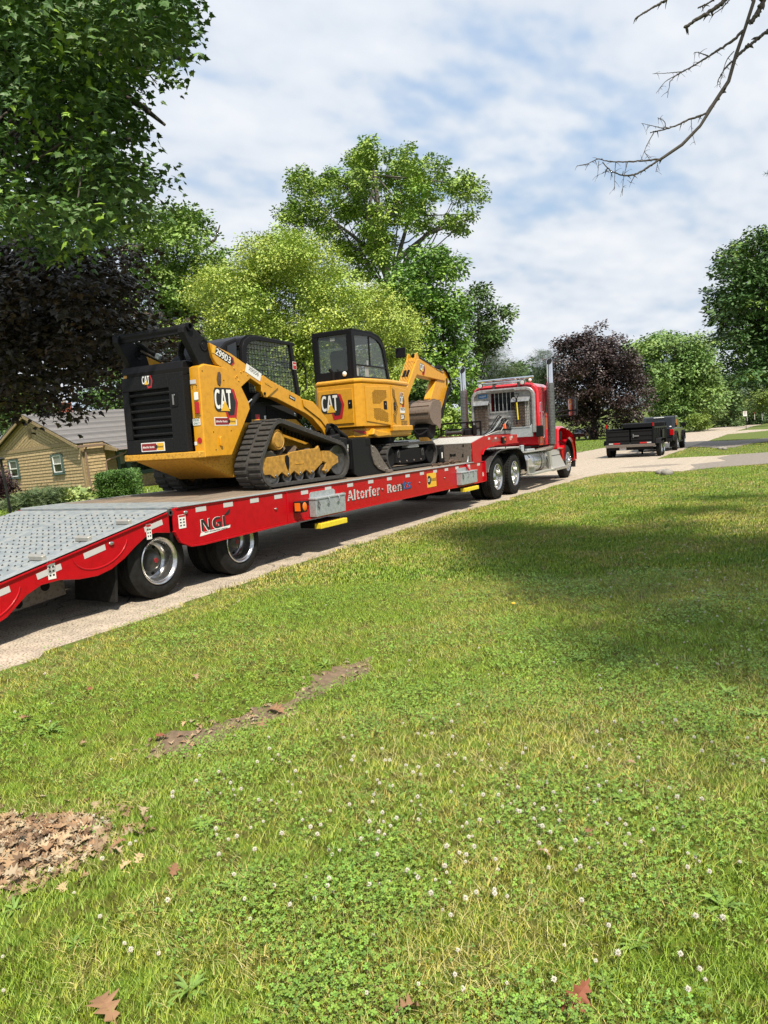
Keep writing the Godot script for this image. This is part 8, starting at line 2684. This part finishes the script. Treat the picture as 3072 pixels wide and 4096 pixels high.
func build_lawn():
	var green := []; var gcol := []
	var dry := []; var dcol := []
	var clo := []; var ccol := []
	var mid := []; var mcol := []
	var far := []; var fcol := []
	var bands := [[0.9, 2.6, 0.021], [2.6, 4.5, 0.030], [4.5, 8.0, 0.046], [8.0, 16.0, 0.068], [16.0, 30.0, 0.14], [30.0, 62.0, 0.34]]
	var inv := ROAD
	for b in bands:
		var step: float = b[2]
		var s := -1.5
		while s < (b[1] + 1.0):
			var l := -9.0
			while l < 5.9:
				var ss := s + rng.randf_range(-0.5, 0.5) * step; var ll := l + rng.randf_range(-0.5, 0.5) * step
				l += step
				var dist := sqrt(ss * ss + ll * ll)
				if dist < b[0] or dist >= b[1]: continue
				var edge := road_near(ss) - ll
				if edge < -0.10 or (edge < 0.12 and rng.randf() < 0.45 + 2.5 * (0.05 - edge)): continue
				var h := lawn(ss, ll)
				var p := inv * Vector3(ss, h, -ll)
				var v := in_sight(p)
				if v.x < -0.08 or v.x > 1.08 or v.y > 1.08 or v.z < 0.3: continue
				if in_drive(ss, ll): continue
				var br := bare(ss, ll)
				var n0 := patch.get_noise_2d(ss * 9.0, ll * 9.0)
				if rng.randf() < br * (0.86 + 0.3 * n0): continue
				# patches: clover, dry grass, lush grass
				var n1 := patch.get_noise_2d(ss * 0.8, ll * 0.8); var n2 := patch.get_noise_2d(ss * 0.45 + 50.0, ll * 0.45)
				var n3 := patch.get_noise_2d(ss * 3.0 + 9.0, ll * 3.0)
				var dryness := clampf(0.32 + n2 * 0.9 + n3 * 0.5 + (0.55 if edge < 0.5 else 0.0), 0.0, 1.0)
				var clover := clampf(0.05 + n1 * 0.75 + n3 * 0.45 + 0.12 * smoothstep(1.5, 2.5, ss) * smoothstep(3.2, 1.5, absf(ll - 1.3)), 0.0, 0.42)
				var lushc := Color(0.225, 0.345, 0.032).lerp(Color(0.46, 0.42, 0.095), dryness * 0.85)
				var c := tinted(lushc, 0.22)
				var k := rng.randf_range(0.75, 1.25)
				var q := Basis(Vector3.UP, rng.randf() * TAU)
				if b[1] <= 8.0:
					if rng.randf() < clover * 0.8:
						clo.append(Transform3D(q * (k * (1.0 if b[1] < 5 else 1.25)), p)); ccol.append(tinted(Color(0.165, 0.285, 0.036), 0.35))
						if rng.randf() < 0.5: green.append(Transform3D(q * k, p)); gcol.append(c)
					elif rng.randf() < dryness * 0.52:
						dry.append(Transform3D(q * k, p)); dcol.append(tinted(Color(0.43, 0.385, 0.15), 0.25))
					elif b[1] <= 4.5:
						green.append(Transform3D(q * k, p)); gcol.append(c)
					else:
						mid.append(Transform3D(q * k, p)); mcol.append(c)
				else:
					var tall := 1.0 if b[1] < 17 else 1.15
					if rng.randf() < clover * 0.8: c = tinted(Color(0.165, 0.285, 0.036), 0.35)
					elif rng.randf() < dryness * 0.52: c = tinted(Color(0.43, 0.385, 0.15), 0.25)
					far.append(Transform3D(q.scaled(Vector3(1.0 + step * 2.5, tall, 1.0 + step * 2.5)) * k, p)); fcol.append(c)
			s += step
	# the verge and lawns on the far side of the road
	for reg in [[11.0, 27.0, 11.3, 26.0, 0.30], [27.0, 115.0, 11.3, 24.0, 0.62]]:
		var s2: float = reg[0]
		while s2 < reg[1]:
			var l2: float = reg[2]
			while l2 < reg[3]:
				var a: float = s2 + rng.randf_range(-0.5, 0.5) * reg[4]; var b2: float = l2 + rng.randf_range(-0.5, 0.5) * reg[4]
				l2 += reg[4]
				if b2 < road_far(a) + 0.05 or (a > 42.5 + (b2 - 11) * 0.18 and a < 49 + (b2 - 11) * 0.18): continue
				var k := rng.randf_range(0.9, 1.5)
				far.append(Transform3D(Basis(Vector3.UP, rng.randf() * TAU).scaled(Vector3(1.0 + reg[4] * 3.0, 1.3, 1.0 + reg[4] * 3.0)) * k, inv * Vector3(a, lawn(a, b2), -b2))); fcol.append(tinted(Color(0.22, 0.34, 0.036), 0.25))
			s2 += reg[4]
	for e in [["grass", tuft(10, 0.046, 0.0015, 0.022, 1, 0.7), green, gcol, "fine green lawn grass in the foreground", "grass"], ["grass", tuft(15, 0.046, 0.0022, 0.038, 2, 0.7), mid, mcol, "green lawn grass between the foreground and the road", "grass"], ["grass", tuft(20, 0.052, 0.0040, 0.06, 3), far, fcol, "mown grass of the farther lawn and verges", "grass"],
		["dry_grass", tuft(9, 0.045, 0.0014, 0.03, 4, 1.3), dry, dcol, "straw-coloured dry blades scattered through the lawn", "grass"], ["clover", clover_mesh(15, 5), clo, ccol, "dark green clover leaves spreading through the lawn", "clover"]]:
		BASE = Vector3.ZERO
		tag(crown(self, numbered(e[0]), e[1], e[2], e[3], M.grass), e[4], e[5], "", "stuff")

func lawn_point(px: float, py: float) -> Vector3:
	var g := on_ground(px, py)
	for k in 3: g = on_ground(px, py, lawn(g.x, -g.z))
	return g

func build_lawn_things():
	# bare earth in the ditch
	var mb := MB.new()
	var prev := []
	for k in 40:
		var s := 2.78 + 2.05 * k / 39.0
		var row := []
		for j in 7:
			var w := (0.18 + 0.05 * sin(s * 9.0) + 0.03 * sin(s * 21.0)) * (smoothstep(2.75, 3.05, s) * smoothstep(4.85, 4.5, s) * 0.9 + 0.1) * (1.0 - 0.7 * exp(-pow((s - 3.82) / 0.15, 2.0)))
			var l := ditch_line(s) + (j / 3.0 - 1.0) * w
			row.append(Vector3(s, lawn(s, l) + 0.006 + 0.004 * sin(s * 60.0 + j * 2.0) - (0.012 if j == 0 or j == 6 else 0.0), -l))
		if prev:
			for j in 6: mb.quad(prev[j], row[j], row[j + 1], prev[j + 1])
		prev = row
	structure("bare_earth", mb, M.dirt)
	# heap of dead leaves at the left edge: a low mound with curled oak leaves
	var heap := Node3D.new()
	heap.name = numbered("leaf_heap")
	add_child(heap)
	tag(heap, "low heap of brown dead oak leaves on the lawn's edge", "leaf heap")
	heap.transform = ROAD
	BASE = Vector3.ZERO
	mb = MB.new()
	var grid := []
	for i in 15:
		var row := []
		for j in 15:
			var s := 1.84 + (i / 7.0 - 1.0) * 0.36; var l := 2.92 + (j / 7.0 - 1.0) * 0.50
			var e := Vector2((s - 1.84) / 0.33, (l - 2.92) / 0.46).length()
			row.append(Vector3(s, lawn(s, l) - 0.01 + 0.03 * maxf(0.0, 1.0 - e * e) + 0.006 * sin(i * 5.0 + j * 7.0), -l))
		grid.append(row)
	for i in 14:
		for j in 14: mb.quad(grid[i][j], grid[i + 1][j], grid[i + 1][j + 1], grid[i][j + 1])
	part(heap, "mound", mb, M.dirt)
	var lf := []
	for v in 3: lf.append(dead_leaf(40 + v))
	var xs := [[], [], []]; var cols := [[], [], []]
	for k in 1100:
		var g := rng.randf() * TAU; var q := sqrt(rng.randf()) * (1.0 if rng.randf() < 0.85 else 1.45)
		var s := 1.84 + cos(g) * q * 0.34; var l := 2.92 + sin(g) * q * 0.48
		var up := Vector3(rng.randf_range(-0.6, 0.6), 1.0, rng.randf_range(-0.6, 0.6)).normalized()
		var x := up.cross(Vector3(rng.randf_range(-1, 1), 0.1, rng.randf_range(-1, 1))).normalized()
		var v := rng.randi() % 3
		xs[v].append(Transform3D(Basis(x, up, x.cross(up)) * rng.randf_range(0.035, 0.085), Vector3(s, lawn(s, l) + 0.034 * maxf(0.0, 1.0 - q * q) + rng.randf_range(-0.004, 0.02), -l)))
		cols[v].append(tinted([Color(0.26, 0.165, 0.095), Color(0.33, 0.235, 0.14), Color(0.15, 0.09, 0.05), Color(0.40, 0.31, 0.20)][rng.randi() % 4], 0.2))
	for k in 110:                 # scraps of the same leaves strewn along the bare earth
		var s := rng.randf_range(2.8, 3.7) if k < 85 else rng.randf_range(3.7, 4.7)
		var l := ditch_line(s) + rng.randfn() * 0.13
		var v := rng.randi() % 3
		xs[v].append(Transform3D(Basis(Vector3.UP, k * 1.9) * Basis(Vector3.RIGHT, rng.randf_range(-0.5, 0.5)) * rng.randf_range(0.025, 0.07), Vector3(s, lawn(s, l) + 0.016, -l)))
		cols[v].append(tinted([Color(0.30, 0.20, 0.12), Color(0.36, 0.27, 0.17), Color(0.18, 0.11, 0.07)][k % 3], 0.25))
	for v in 3: crown(heap, "dead_leaves", lf[v], xs[v], cols[v], M.dry).set_meta("kind", "stuff")
	# single fallen leaves
	var spots := [[1105, 2855, 0.15, 0, "large tan fallen oak leaf at the bare earth's edge"], [1055, 2910, 0.13, 0, "tan fallen oak leaf beside the ditch, below a larger one"], [650, 2965, 0.10, 3, "reddish brown curled leaf at the near end of the bare earth"], [355, 2778, 0.08, 3, "dark red-brown leaf in the grass above the dry patch"], [785, 2720, 0.09, 2, "pale tan leaf lying on green grass toward the road"], [100, 2890, 0.09, 0, "brown leaf in the grass near the leaf heap's far side"], [330, 2995, 0.05, 2, "small pale leaf scrap in the lush grass"],
		[425, 4060, 0.14, 0, "big brown leaf at the very front of the lawn"], [2305, 4040, 0.12, 3, "rust-red upright leaf standing in the front grass"], [1640, 4070, 0.10, 0, "twisted brown leaf half hidden in front grass"], [2180, 3440, 0.06, 2, "pale curled leaf beside a dandelion rosette"], [700, 3510, 0.07, 1, "brown leaf fragment in dry grass right of the heap"], [480, 3400, 0.08, 0, "brown leaf slipped off the heap's right side"], [2530, 3075, 0.05, 2, "thin pale leaf scrap in the sunny right lawn"], [2350, 3360, 0.06, 1, "dull brown leaf scrap under broad weed leaves"]]
	for k in spots.size():
		var q: Array = spots[k]
		var p := lawn_point(q[0], q[1])
		var up := Vector3(rng.randf_range(-0.5, 0.5), 1.0, rng.randf_range(-0.5, 0.5)) if k != 8 else Vector3(-0.9, 0.35, 0.6)
		up = up.normalized()
		var x := up.cross(Vector3(sin(k * 2.2), 0.1, cos(k * 2.2))).normalized()
		var o := MeshInstance3D.new()
		o.name = numbered("fallen_leaf")
		o.mesh = lf[k % 3]
		var lm: StandardMaterial3D = M.oakleaf[q[3]]
		o.material_override = lm
		add_child(o)
		o.transform = ROAD * Transform3D(Basis(x, up, x.cross(up)) * q[2], p + Vector3(0, 0.035, 0))
		tag(o, q[4], "leaf", "fallen leaves on the lawn")
	# broad-leaved weeds
	var weeds := [[1160, 2690, 0.16, "tall tuft of plantain leaves on the bank above the bare earth"], [1300, 2665, 0.13, "plantain tuft at the far tip of the bare earth"], [200, 2930, 0.14, "dark rosette of leaves left of the bare earth"], [820, 3310, 0.12, "upright pair of dock leaves among the clover flowers"], [2210, 3330, 0.13, "long dandelion leaves standing in mid lawn"], [2330, 3350, 0.10, "low broad rosette beside a brown scrap"], [2490, 3205, 0.16, "arching grass-like tuft in the sunny right lawn"], [2890, 3630, 0.17, "big spiky rosette at the right edge of the lawn"], [2545, 3790, 0.14, "tall narrow-leaved clump in the front right"], [2420, 3930, 0.11, "flat rosette with wide leaves at the front right"], [2910, 2780, 0.14, "pale rosette in the grass just beyond the shade"], [3040, 2870, 0.14, "upright leaves at the right edge below the shade"], [2320, 2640, 0.13, "narrow-leaved tuft at the shade's lower border"], [940, 3560, 0.15, "slanting plantain leaves in dense clover"], [760, 3970, 0.16, "pale grass-leaved weed at the very front"], [1580, 4030, 0.12, "light green weed by the twisted brown leaf"], [60, 3640, 0.13, "grey-green leaf tuft on the heap's left side"], [300, 3780, 0.10, "small broad weed below the leaf heap"]]
	var wm := [weed_mesh(71, 9), weed_mesh(72, 7), weed_mesh(73, 12)]
	for k in weeds.size():
		var q: Array = weeds[k]
		var p := lawn_point(q[0], q[1])
		var o := MeshInstance3D.new()
		o.name = numbered("lawn_weed")
		o.mesh = wm[k % 3]
		o.material_override = M.grass
		add_child(o)
		o.transform = ROAD * Transform3D(Basis(Vector3.UP, k * 1.7) * (q[2] * (0.8 if p.length() > 3 else 0.5)), p)
		tag(o, q[3], "weed", "weeds in the lawn")
	# white clover blossoms: those that show largest, then the rest
	var fm := flower_mesh()
	var spots2 := []
	var tries := 0
	while spots2.size() < 430 and tries < 40000:
		tries += 1
		var px := rng.randf_range(0, 3072); var py := rng.randf_range(1990, 4060)
		var w := 0.0
		w += exp(-pow((px - 1750) / 800.0, 2) - pow((py - 3250) / 330.0, 2)) * 0.9
		w += exp(-pow((px - 2850) / 420.0, 2) - pow((py - 2300) / 260.0, 2)) * 1.3
		w += exp(-pow((px - 2700) / 500.0, 2) - pow((py - 2060) / 70.0, 2)) * 0.7
		w += 0.05
		if rng.randf() > w: continue
		var g := on_ground(px, py)
		if -g.z > road_near(g.x) - 0.3 or in_drive(g.x, -g.z) or bare(g.x, -g.z) > 0.3 or g.x > 26: continue
		spots2.append(lawn_point(px, py))
	spots2.sort_custom(func(a, b): return a.length() < b.length())
	var rest := []; var rc := []
	for k in spots2.size():
		var xf := ROAD * Transform3D(Basis(Vector3.UP, k * 1.3) * Basis(Vector3.RIGHT, 0.2 * sin(k * 2.0)) * rng.randf_range(0.6, 1.15), spots2[k])
		if k < 280:
			var o := MeshInstance3D.new()
			o.name = numbered("clover_blossom")
			o.mesh = fm
			o.material_override = M.petal
			add_child(o)
			o.transform = xf
			tag(o, "small round white clover blossom standing in the lawn", "flower", "white clover blossoms in the lawn")
		else:
			rest.append(xf); rc.append(Color.WHITE)
	tag(crown(self, numbered("clover_blossoms"), fm, rest, rc, M.petal), "many tiny white clover blossoms over the shaded lawn", "flowers", "", "stuff")
	# one dandelion
	var dp := lawn_point(2055, 2450)
	var dn := thing("dandelion", "single yellow dandelion flower at the edge of the shade", "flower", dp)
	mb = MB.new()
	mb.ball(dp + Vector3(0, 0.085, 0), Vector3(0.021, 0.010, 0.021), 10)
	part(dn, "blossom", mb, M.print_yellow)
	mb = MB.new()
	mb.cyl(dp, dp + Vector3(0, 0.08, 0), 0.002, 6)
	part(dn, "stem", mb, M.print_green)

func dead_leaf(seed_: int) -> ArrayMesh:
	var mb := MB.new()
	mb.tint = true
	var shp := leaf_shape("oak")
	var r := RandomNumberGenerator.new()
	r.seed = seed_
	var bend := r.randf_range(0.3, 0.9); var curl := r.randf_range(0.5, 1.3)
	var f := func(a: Array) -> Vector3: return Vector3(a[0] * 0.9, absf(a[0]) * absf(a[0]) * curl - (a[1] - 0.5) * (a[1] - 0.5) * bend, a[1] - 0.5)
	for k in shp.size():
		var a: Array = shp[k]; var b: Array = shp[(k + 1) % shp.size()]
		mb.flat(f.call([0.0, (a[1] + b[1]) / 2.0]), f.call(a), f.call(b))
		mb.flat(f.call([0.0, a[1]]), f.call([0.0, (a[1] + b[1]) / 2.0]), f.call(a))
		mb.flat(f.call([0.0, b[1]]), f.call([0.0, (a[1] + b[1]) / 2.0]), f.call(b))
	return mb.mesh()

func weed_mesh(seed_: int, n: int) -> ArrayMesh:
	var mb := MB.new()
	mb.tint = true
	var r := RandomNumberGenerator.new()
	r.seed = seed_
	for i in n:
		var g := TAU * i / n + r.randf_range(-0.3, 0.3)
		var d := Vector3(cos(g), 0, sin(g)); var x := Vector3(-sin(g), 0, cos(g))
		var rise := r.randf_range(0.4, 1.2); var L := r.randf_range(0.6, 1.0)
		var w := r.randf_range(0.05, 0.095)
		var prev := []
		var k := r.randf_range(0.8, 1.2)
		mb.col = Color(0.16 * k, 0.27 * k, 0.045)
		for j in 6:
			var u := j / 5.0
			var c := d * L * u + Vector3(0, rise * L * (u - 0.55 * u * u), 0)
			var ww := w * sin(PI * (0.12 + 0.86 * u)) + 0.008
			var row := [c - x * ww + Vector3(0, ww * 0.3, 0), c, c + x * ww + Vector3(0, ww * 0.3, 0)]
			if prev:
				for e in 2: mb.quad(prev[e], row[e], row[e + 1], prev[e + 1])
			prev = row
	return mb.mesh()

func flower_mesh() -> ArrayMesh:
	var mb := MB.new()
	mb.tint = true
	mb.col = Color(0.10, 0.18, 0.03)
	mb.cyl(Vector3(0, -0.01, 0), Vector3(0.004, 0.042, 0), 0.0009, 4)
	for k in 46:
		mb.col = Color(0.72, 0.70, 0.62) if k < 34 else Color(0.50, 0.38, 0.27)
		var y := 1.0 - 2.0 * (k + 0.5) / 46.0
		var g := k * 2.39996
		var d := Vector3(sqrt(1 - y * y) * cos(g), y, sqrt(1 - y * y) * sin(g))
		var c := Vector3(0.004, 0.046, 0)
		var x := d.cross(Vector3(0.3, 0.9, 0.2)).normalized() * 0.0024
		mb.flat(c + d * 0.003 - x, c + d * 0.003 + x, c + d * 0.0092 * (1.0 + 0.15 * sin(k * 3.0)))
		mb.flat(c + d * 0.003 - d.cross(x), c + d * 0.003 + d.cross(x), c + d * 0.0085)
	return mb.mesh()

# ---------------------------------------------------------------- garden in front of the house, signs, stones
func leafy_box(called: String, label: String, cat_: String, p0: Vector3, half: Vector3, turn: float, kind: String, leaves: int, sr: float, leaf: float, n: int, c: Color, m: Material, round_ := false, up := 1.2):
	var t := upright(called, label, cat_, p0, turn)
	var xs := []; var cols := []
	for k in n:
		var d := Vector3(rng.randf_range(-1, 1), rng.randf_range(-1, 1), rng.randf_range(-1, 1))
		if round_:
			d = Vector3(rng.randfn(), rng.randfn(), rng.randfn()).normalized() * pow(rng.randf(), 0.35)
		else:
			var ax := k % 3
			if rng.randf() < 0.75: d[ax] = signf(d[ax]) * rng.randf_range(0.86, 1.0)
		xs.append(Transform3D(upright_random(up) * rng.randf_range(0.75, 1.25), Vector3(d.x * half.x, half.y + d.y * half.y, d.z * half.z)))
		cols.append(tinted(c, 0.2))
	var mb := MB.new()
	for k in 5: mb.tube([Vector3((k - 2) * half.x * 0.3, 0, 0), Vector3((k - 2) * half.x * 0.4, half.y * 1.2, 0)], [0.03, 0.012], 6)
	part(t, "stems", mb, M.bark)
	crown(t, "foliage", get_spray(kind, leaves, sr, leaf, 3, 0.2), xs, cols, m).set_meta("kind", "stuff")

func build_garden():
	var yaw := -0.25
	leafy_box("clipped_hedge", "boxy clipped dark green hedge under the picture window", "hedge", world(19.35, 0, 21.6), Vector3(1.9, 0.47, 0.55), 0.75, "simple", 22, 0.14, 0.06, 2500, Color(0.07, 0.155, 0.02), M.leaf)
	leafy_box("purple_shrub", "dark purple shrub at the left below the house window", "shrub", world(14.9, 0, 22.9), Vector3(0.95, 0.72, 0.8), 0.0, "simple", 20, 0.18, 0.08, 700, Color(0.055, 0.022, 0.028), M.purple_leaf, true)
	leafy_box("juniper_bed", "low spreading grey-green juniper before the house wall", "shrub", world(15.9, 0, 21.6), Vector3(1.35, 0.20, 0.8), 0.6, "needle", 40, 0.25, 0.24, 420, Color(0.11, 0.16, 0.065), M.leaf, true)
	for k in 4:
		var lab: String = ["striped pale green hosta clump beside the hedge's left end", "hosta clump with yellow-edged leaves next to the juniper", "small hosta clump nearest the house corner", "low hosta clump in front of the junipers"][k]
		leafy_box("hosta_plant", lab, "plant", world([17.6, 16.9, 17.9, 16.3][k], 0, [21.9, 21.3, 22.7, 20.8][k]), Vector3(0.45, 0.20, 0.40), k * 1.0, "leaf", 20, 0.16, 0.15, 60, Color(0.26, 0.33, 0.10) if k != 1 else Color(0.20, 0.29, 0.04), M.leaf, true, 0.9)
	# path lamp post
	var foot := on_ground(45, 2065)
	var lp := upright("lamp_post", "thin dark lamp post with a flat cap at the left edge", "lamp post", ROAD * Vector3(foot.x, 0, foot.z))
	var mb := MB.new()
	mb.cyl(Vector3(0, 0, 0), Vector3(-0.02, 1.62, 0), 0.038, 10)
	part(lp, "post", mb, M.lamp_black)
	mb = MB.new()
	mb.lathe(Vector3(-0.08, 1.62, 0), Vector3.UP, [[0, 0.0001], [0, 0.14], [0.03, 0.16], [0.06, 0.13], [0.09, 0.0001]], 14)
	part(lp, "cap", mb, M.lamp_black)
	# low wire edging with white stakes by the hedge
	for k in 4:
		var g := on_ground([470, 507, 550, 592][k], [1984, 1980, 1976, 1972][k])
		var st := upright("garden_stake", ["white garden stake at the hedge's foot, leftmost of four", "white garden stake holding the sagging wire's low end", "white garden stake standing alone before the hedge", "white garden stake by the loader's far track"][k], "stake", ROAD * Vector3(g.x, 0, g.z), 0.0, "white stakes before the hedge")
		mb = MB.new()
		mb.cyl(Vector3.ZERO, Vector3(-0.01, 0.16, 0), 0.012, 6)
		part(st, "stake", mb, M.white)
	# road signs: white plate on a green channel post
	for k in 2:
		var q: Array = [[2985, 1718, 116.0, 0.50, 0.72, 2.62, "white parking sign with small dark print beside the nearer grass island"], [3054, 1693, 165.0, 0.46, 0.62, 2.2, "smaller white road sign farther along the bend"]][k]
		var g := seen(q[0], q[1], 1.0) - eye
		var p := on_ground(q[0], q[1])
		var pw := ROAD * p if k == 0 else seen(q[0], q[1], 160.0)
		var sg := upright("road_sign", q[6], "sign", pw)
		var to := (eye - pw)
		sg.rotation.y = atan2(to.x, to.z) + 0.15
		mb = MB.new()
		mb.box(-0.035, 0.035, 0.0, q[5], -0.02, 0.02, 0.004)
		part(sg, "post", mb, M.lamp_black)
		mb = MB.new()
		mb.prism(round_rect(q[3], q[4], 0.04, -0.06, q[5] - q[4] / 2), -0.03, -0.022, "l", 0.0)
		var pl := part(sg, "plate", mb, M.white)
		for j in 3:
			mb = MB.new()
			mb.box(-0.06 - q[3] * 0.32 + 0.04 * j, -0.06 + q[3] * 0.32 - 0.04 * j, q[5] - 0.16 - 0.16 * j, q[5] - 0.09 - 0.16 * j, -0.034, -0.031, 0.0)
			part(pl, "print_line", mb, M.print_maroon if j < 2 else M.grey_plastic)
	# white posts with red reflectors by the wood
	for k in 3:
		var q: Array = [[2989, 1684, "white marker post with a red reflector right behind the road sign"], [3019, 1679, "white marker post with a red reflector between the two road signs"], [3049, 1680, "plain white marker post beside the farther road sign"]][k]
		var pw := seen(q[0], q[1], 150.0)
		var mp := upright("marker_post", q[2], "post", pw, 0.0, "white posts along the wood")
		mb = MB.new()
		mb.cyl(Vector3.ZERO, Vector3(0, 1.25, 0), 0.05, 8)
		part(mp, "post", mb, M.post_white)
		if k < 2:
			mb = MB.new()
			mb.prism(disc(0.22, 0.0, 1.35), -0.02, 0.02, "l", 0.0)
			part(mp, "reflector", mb, M.lens_red)
	# rough stones where the driveways cross the ditch
	var stones := [[2640, 1897, 0.34, "pale boulder at the first driveway's corner"], [2668, 1901, 0.42, "largest pale stone by the first driveway's culvert"], [2655, 1889, 0.20, "small stone behind the pale boulder"], [2880, 1798, 0.34, "rough stone at the second driveway's culvert"], [2898, 1799, 0.30, "brownish stone beside the second driveway's ditch"], [2890, 1793, 0.24, "small stone above the second culvert"]]
	for k in stones.size():
		var q: Array = stones[k]
		var g := on_ground(q[0], q[1])
		var so := thing("stone", q[3], "stone", g, "stones at the driveway culverts")
		mb = MB.new()
		mb.ball(Vector3.ZERO, Vector3(1, 0.6, 0.8) * q[2] * 0.5, 12)
		for i in mb.v.size():
			var d := mb.v[i]
			mb.v[i] = g + d * (1.0 + 0.22 * sin(d.x * 31.0 + k) * cos(d.z * 27.0) + 0.1 * sin(d.y * 50.0)) + Vector3(0, q[2] * 0.15, 0)
		part(so, "rock", mb, M.stone)

func build_all():
	build_ground()
	build_trailer()
	build_tractor()
	build_skid_steer()
	build_bucket()
	build_excavator()
	build_lorry_cargo()
	build_dump_trailer()
	build_pickup()
	build_parked_car()
	build_house()
	build_trees()
	build_garden()
	build_lawn_things()
	build_lawn()
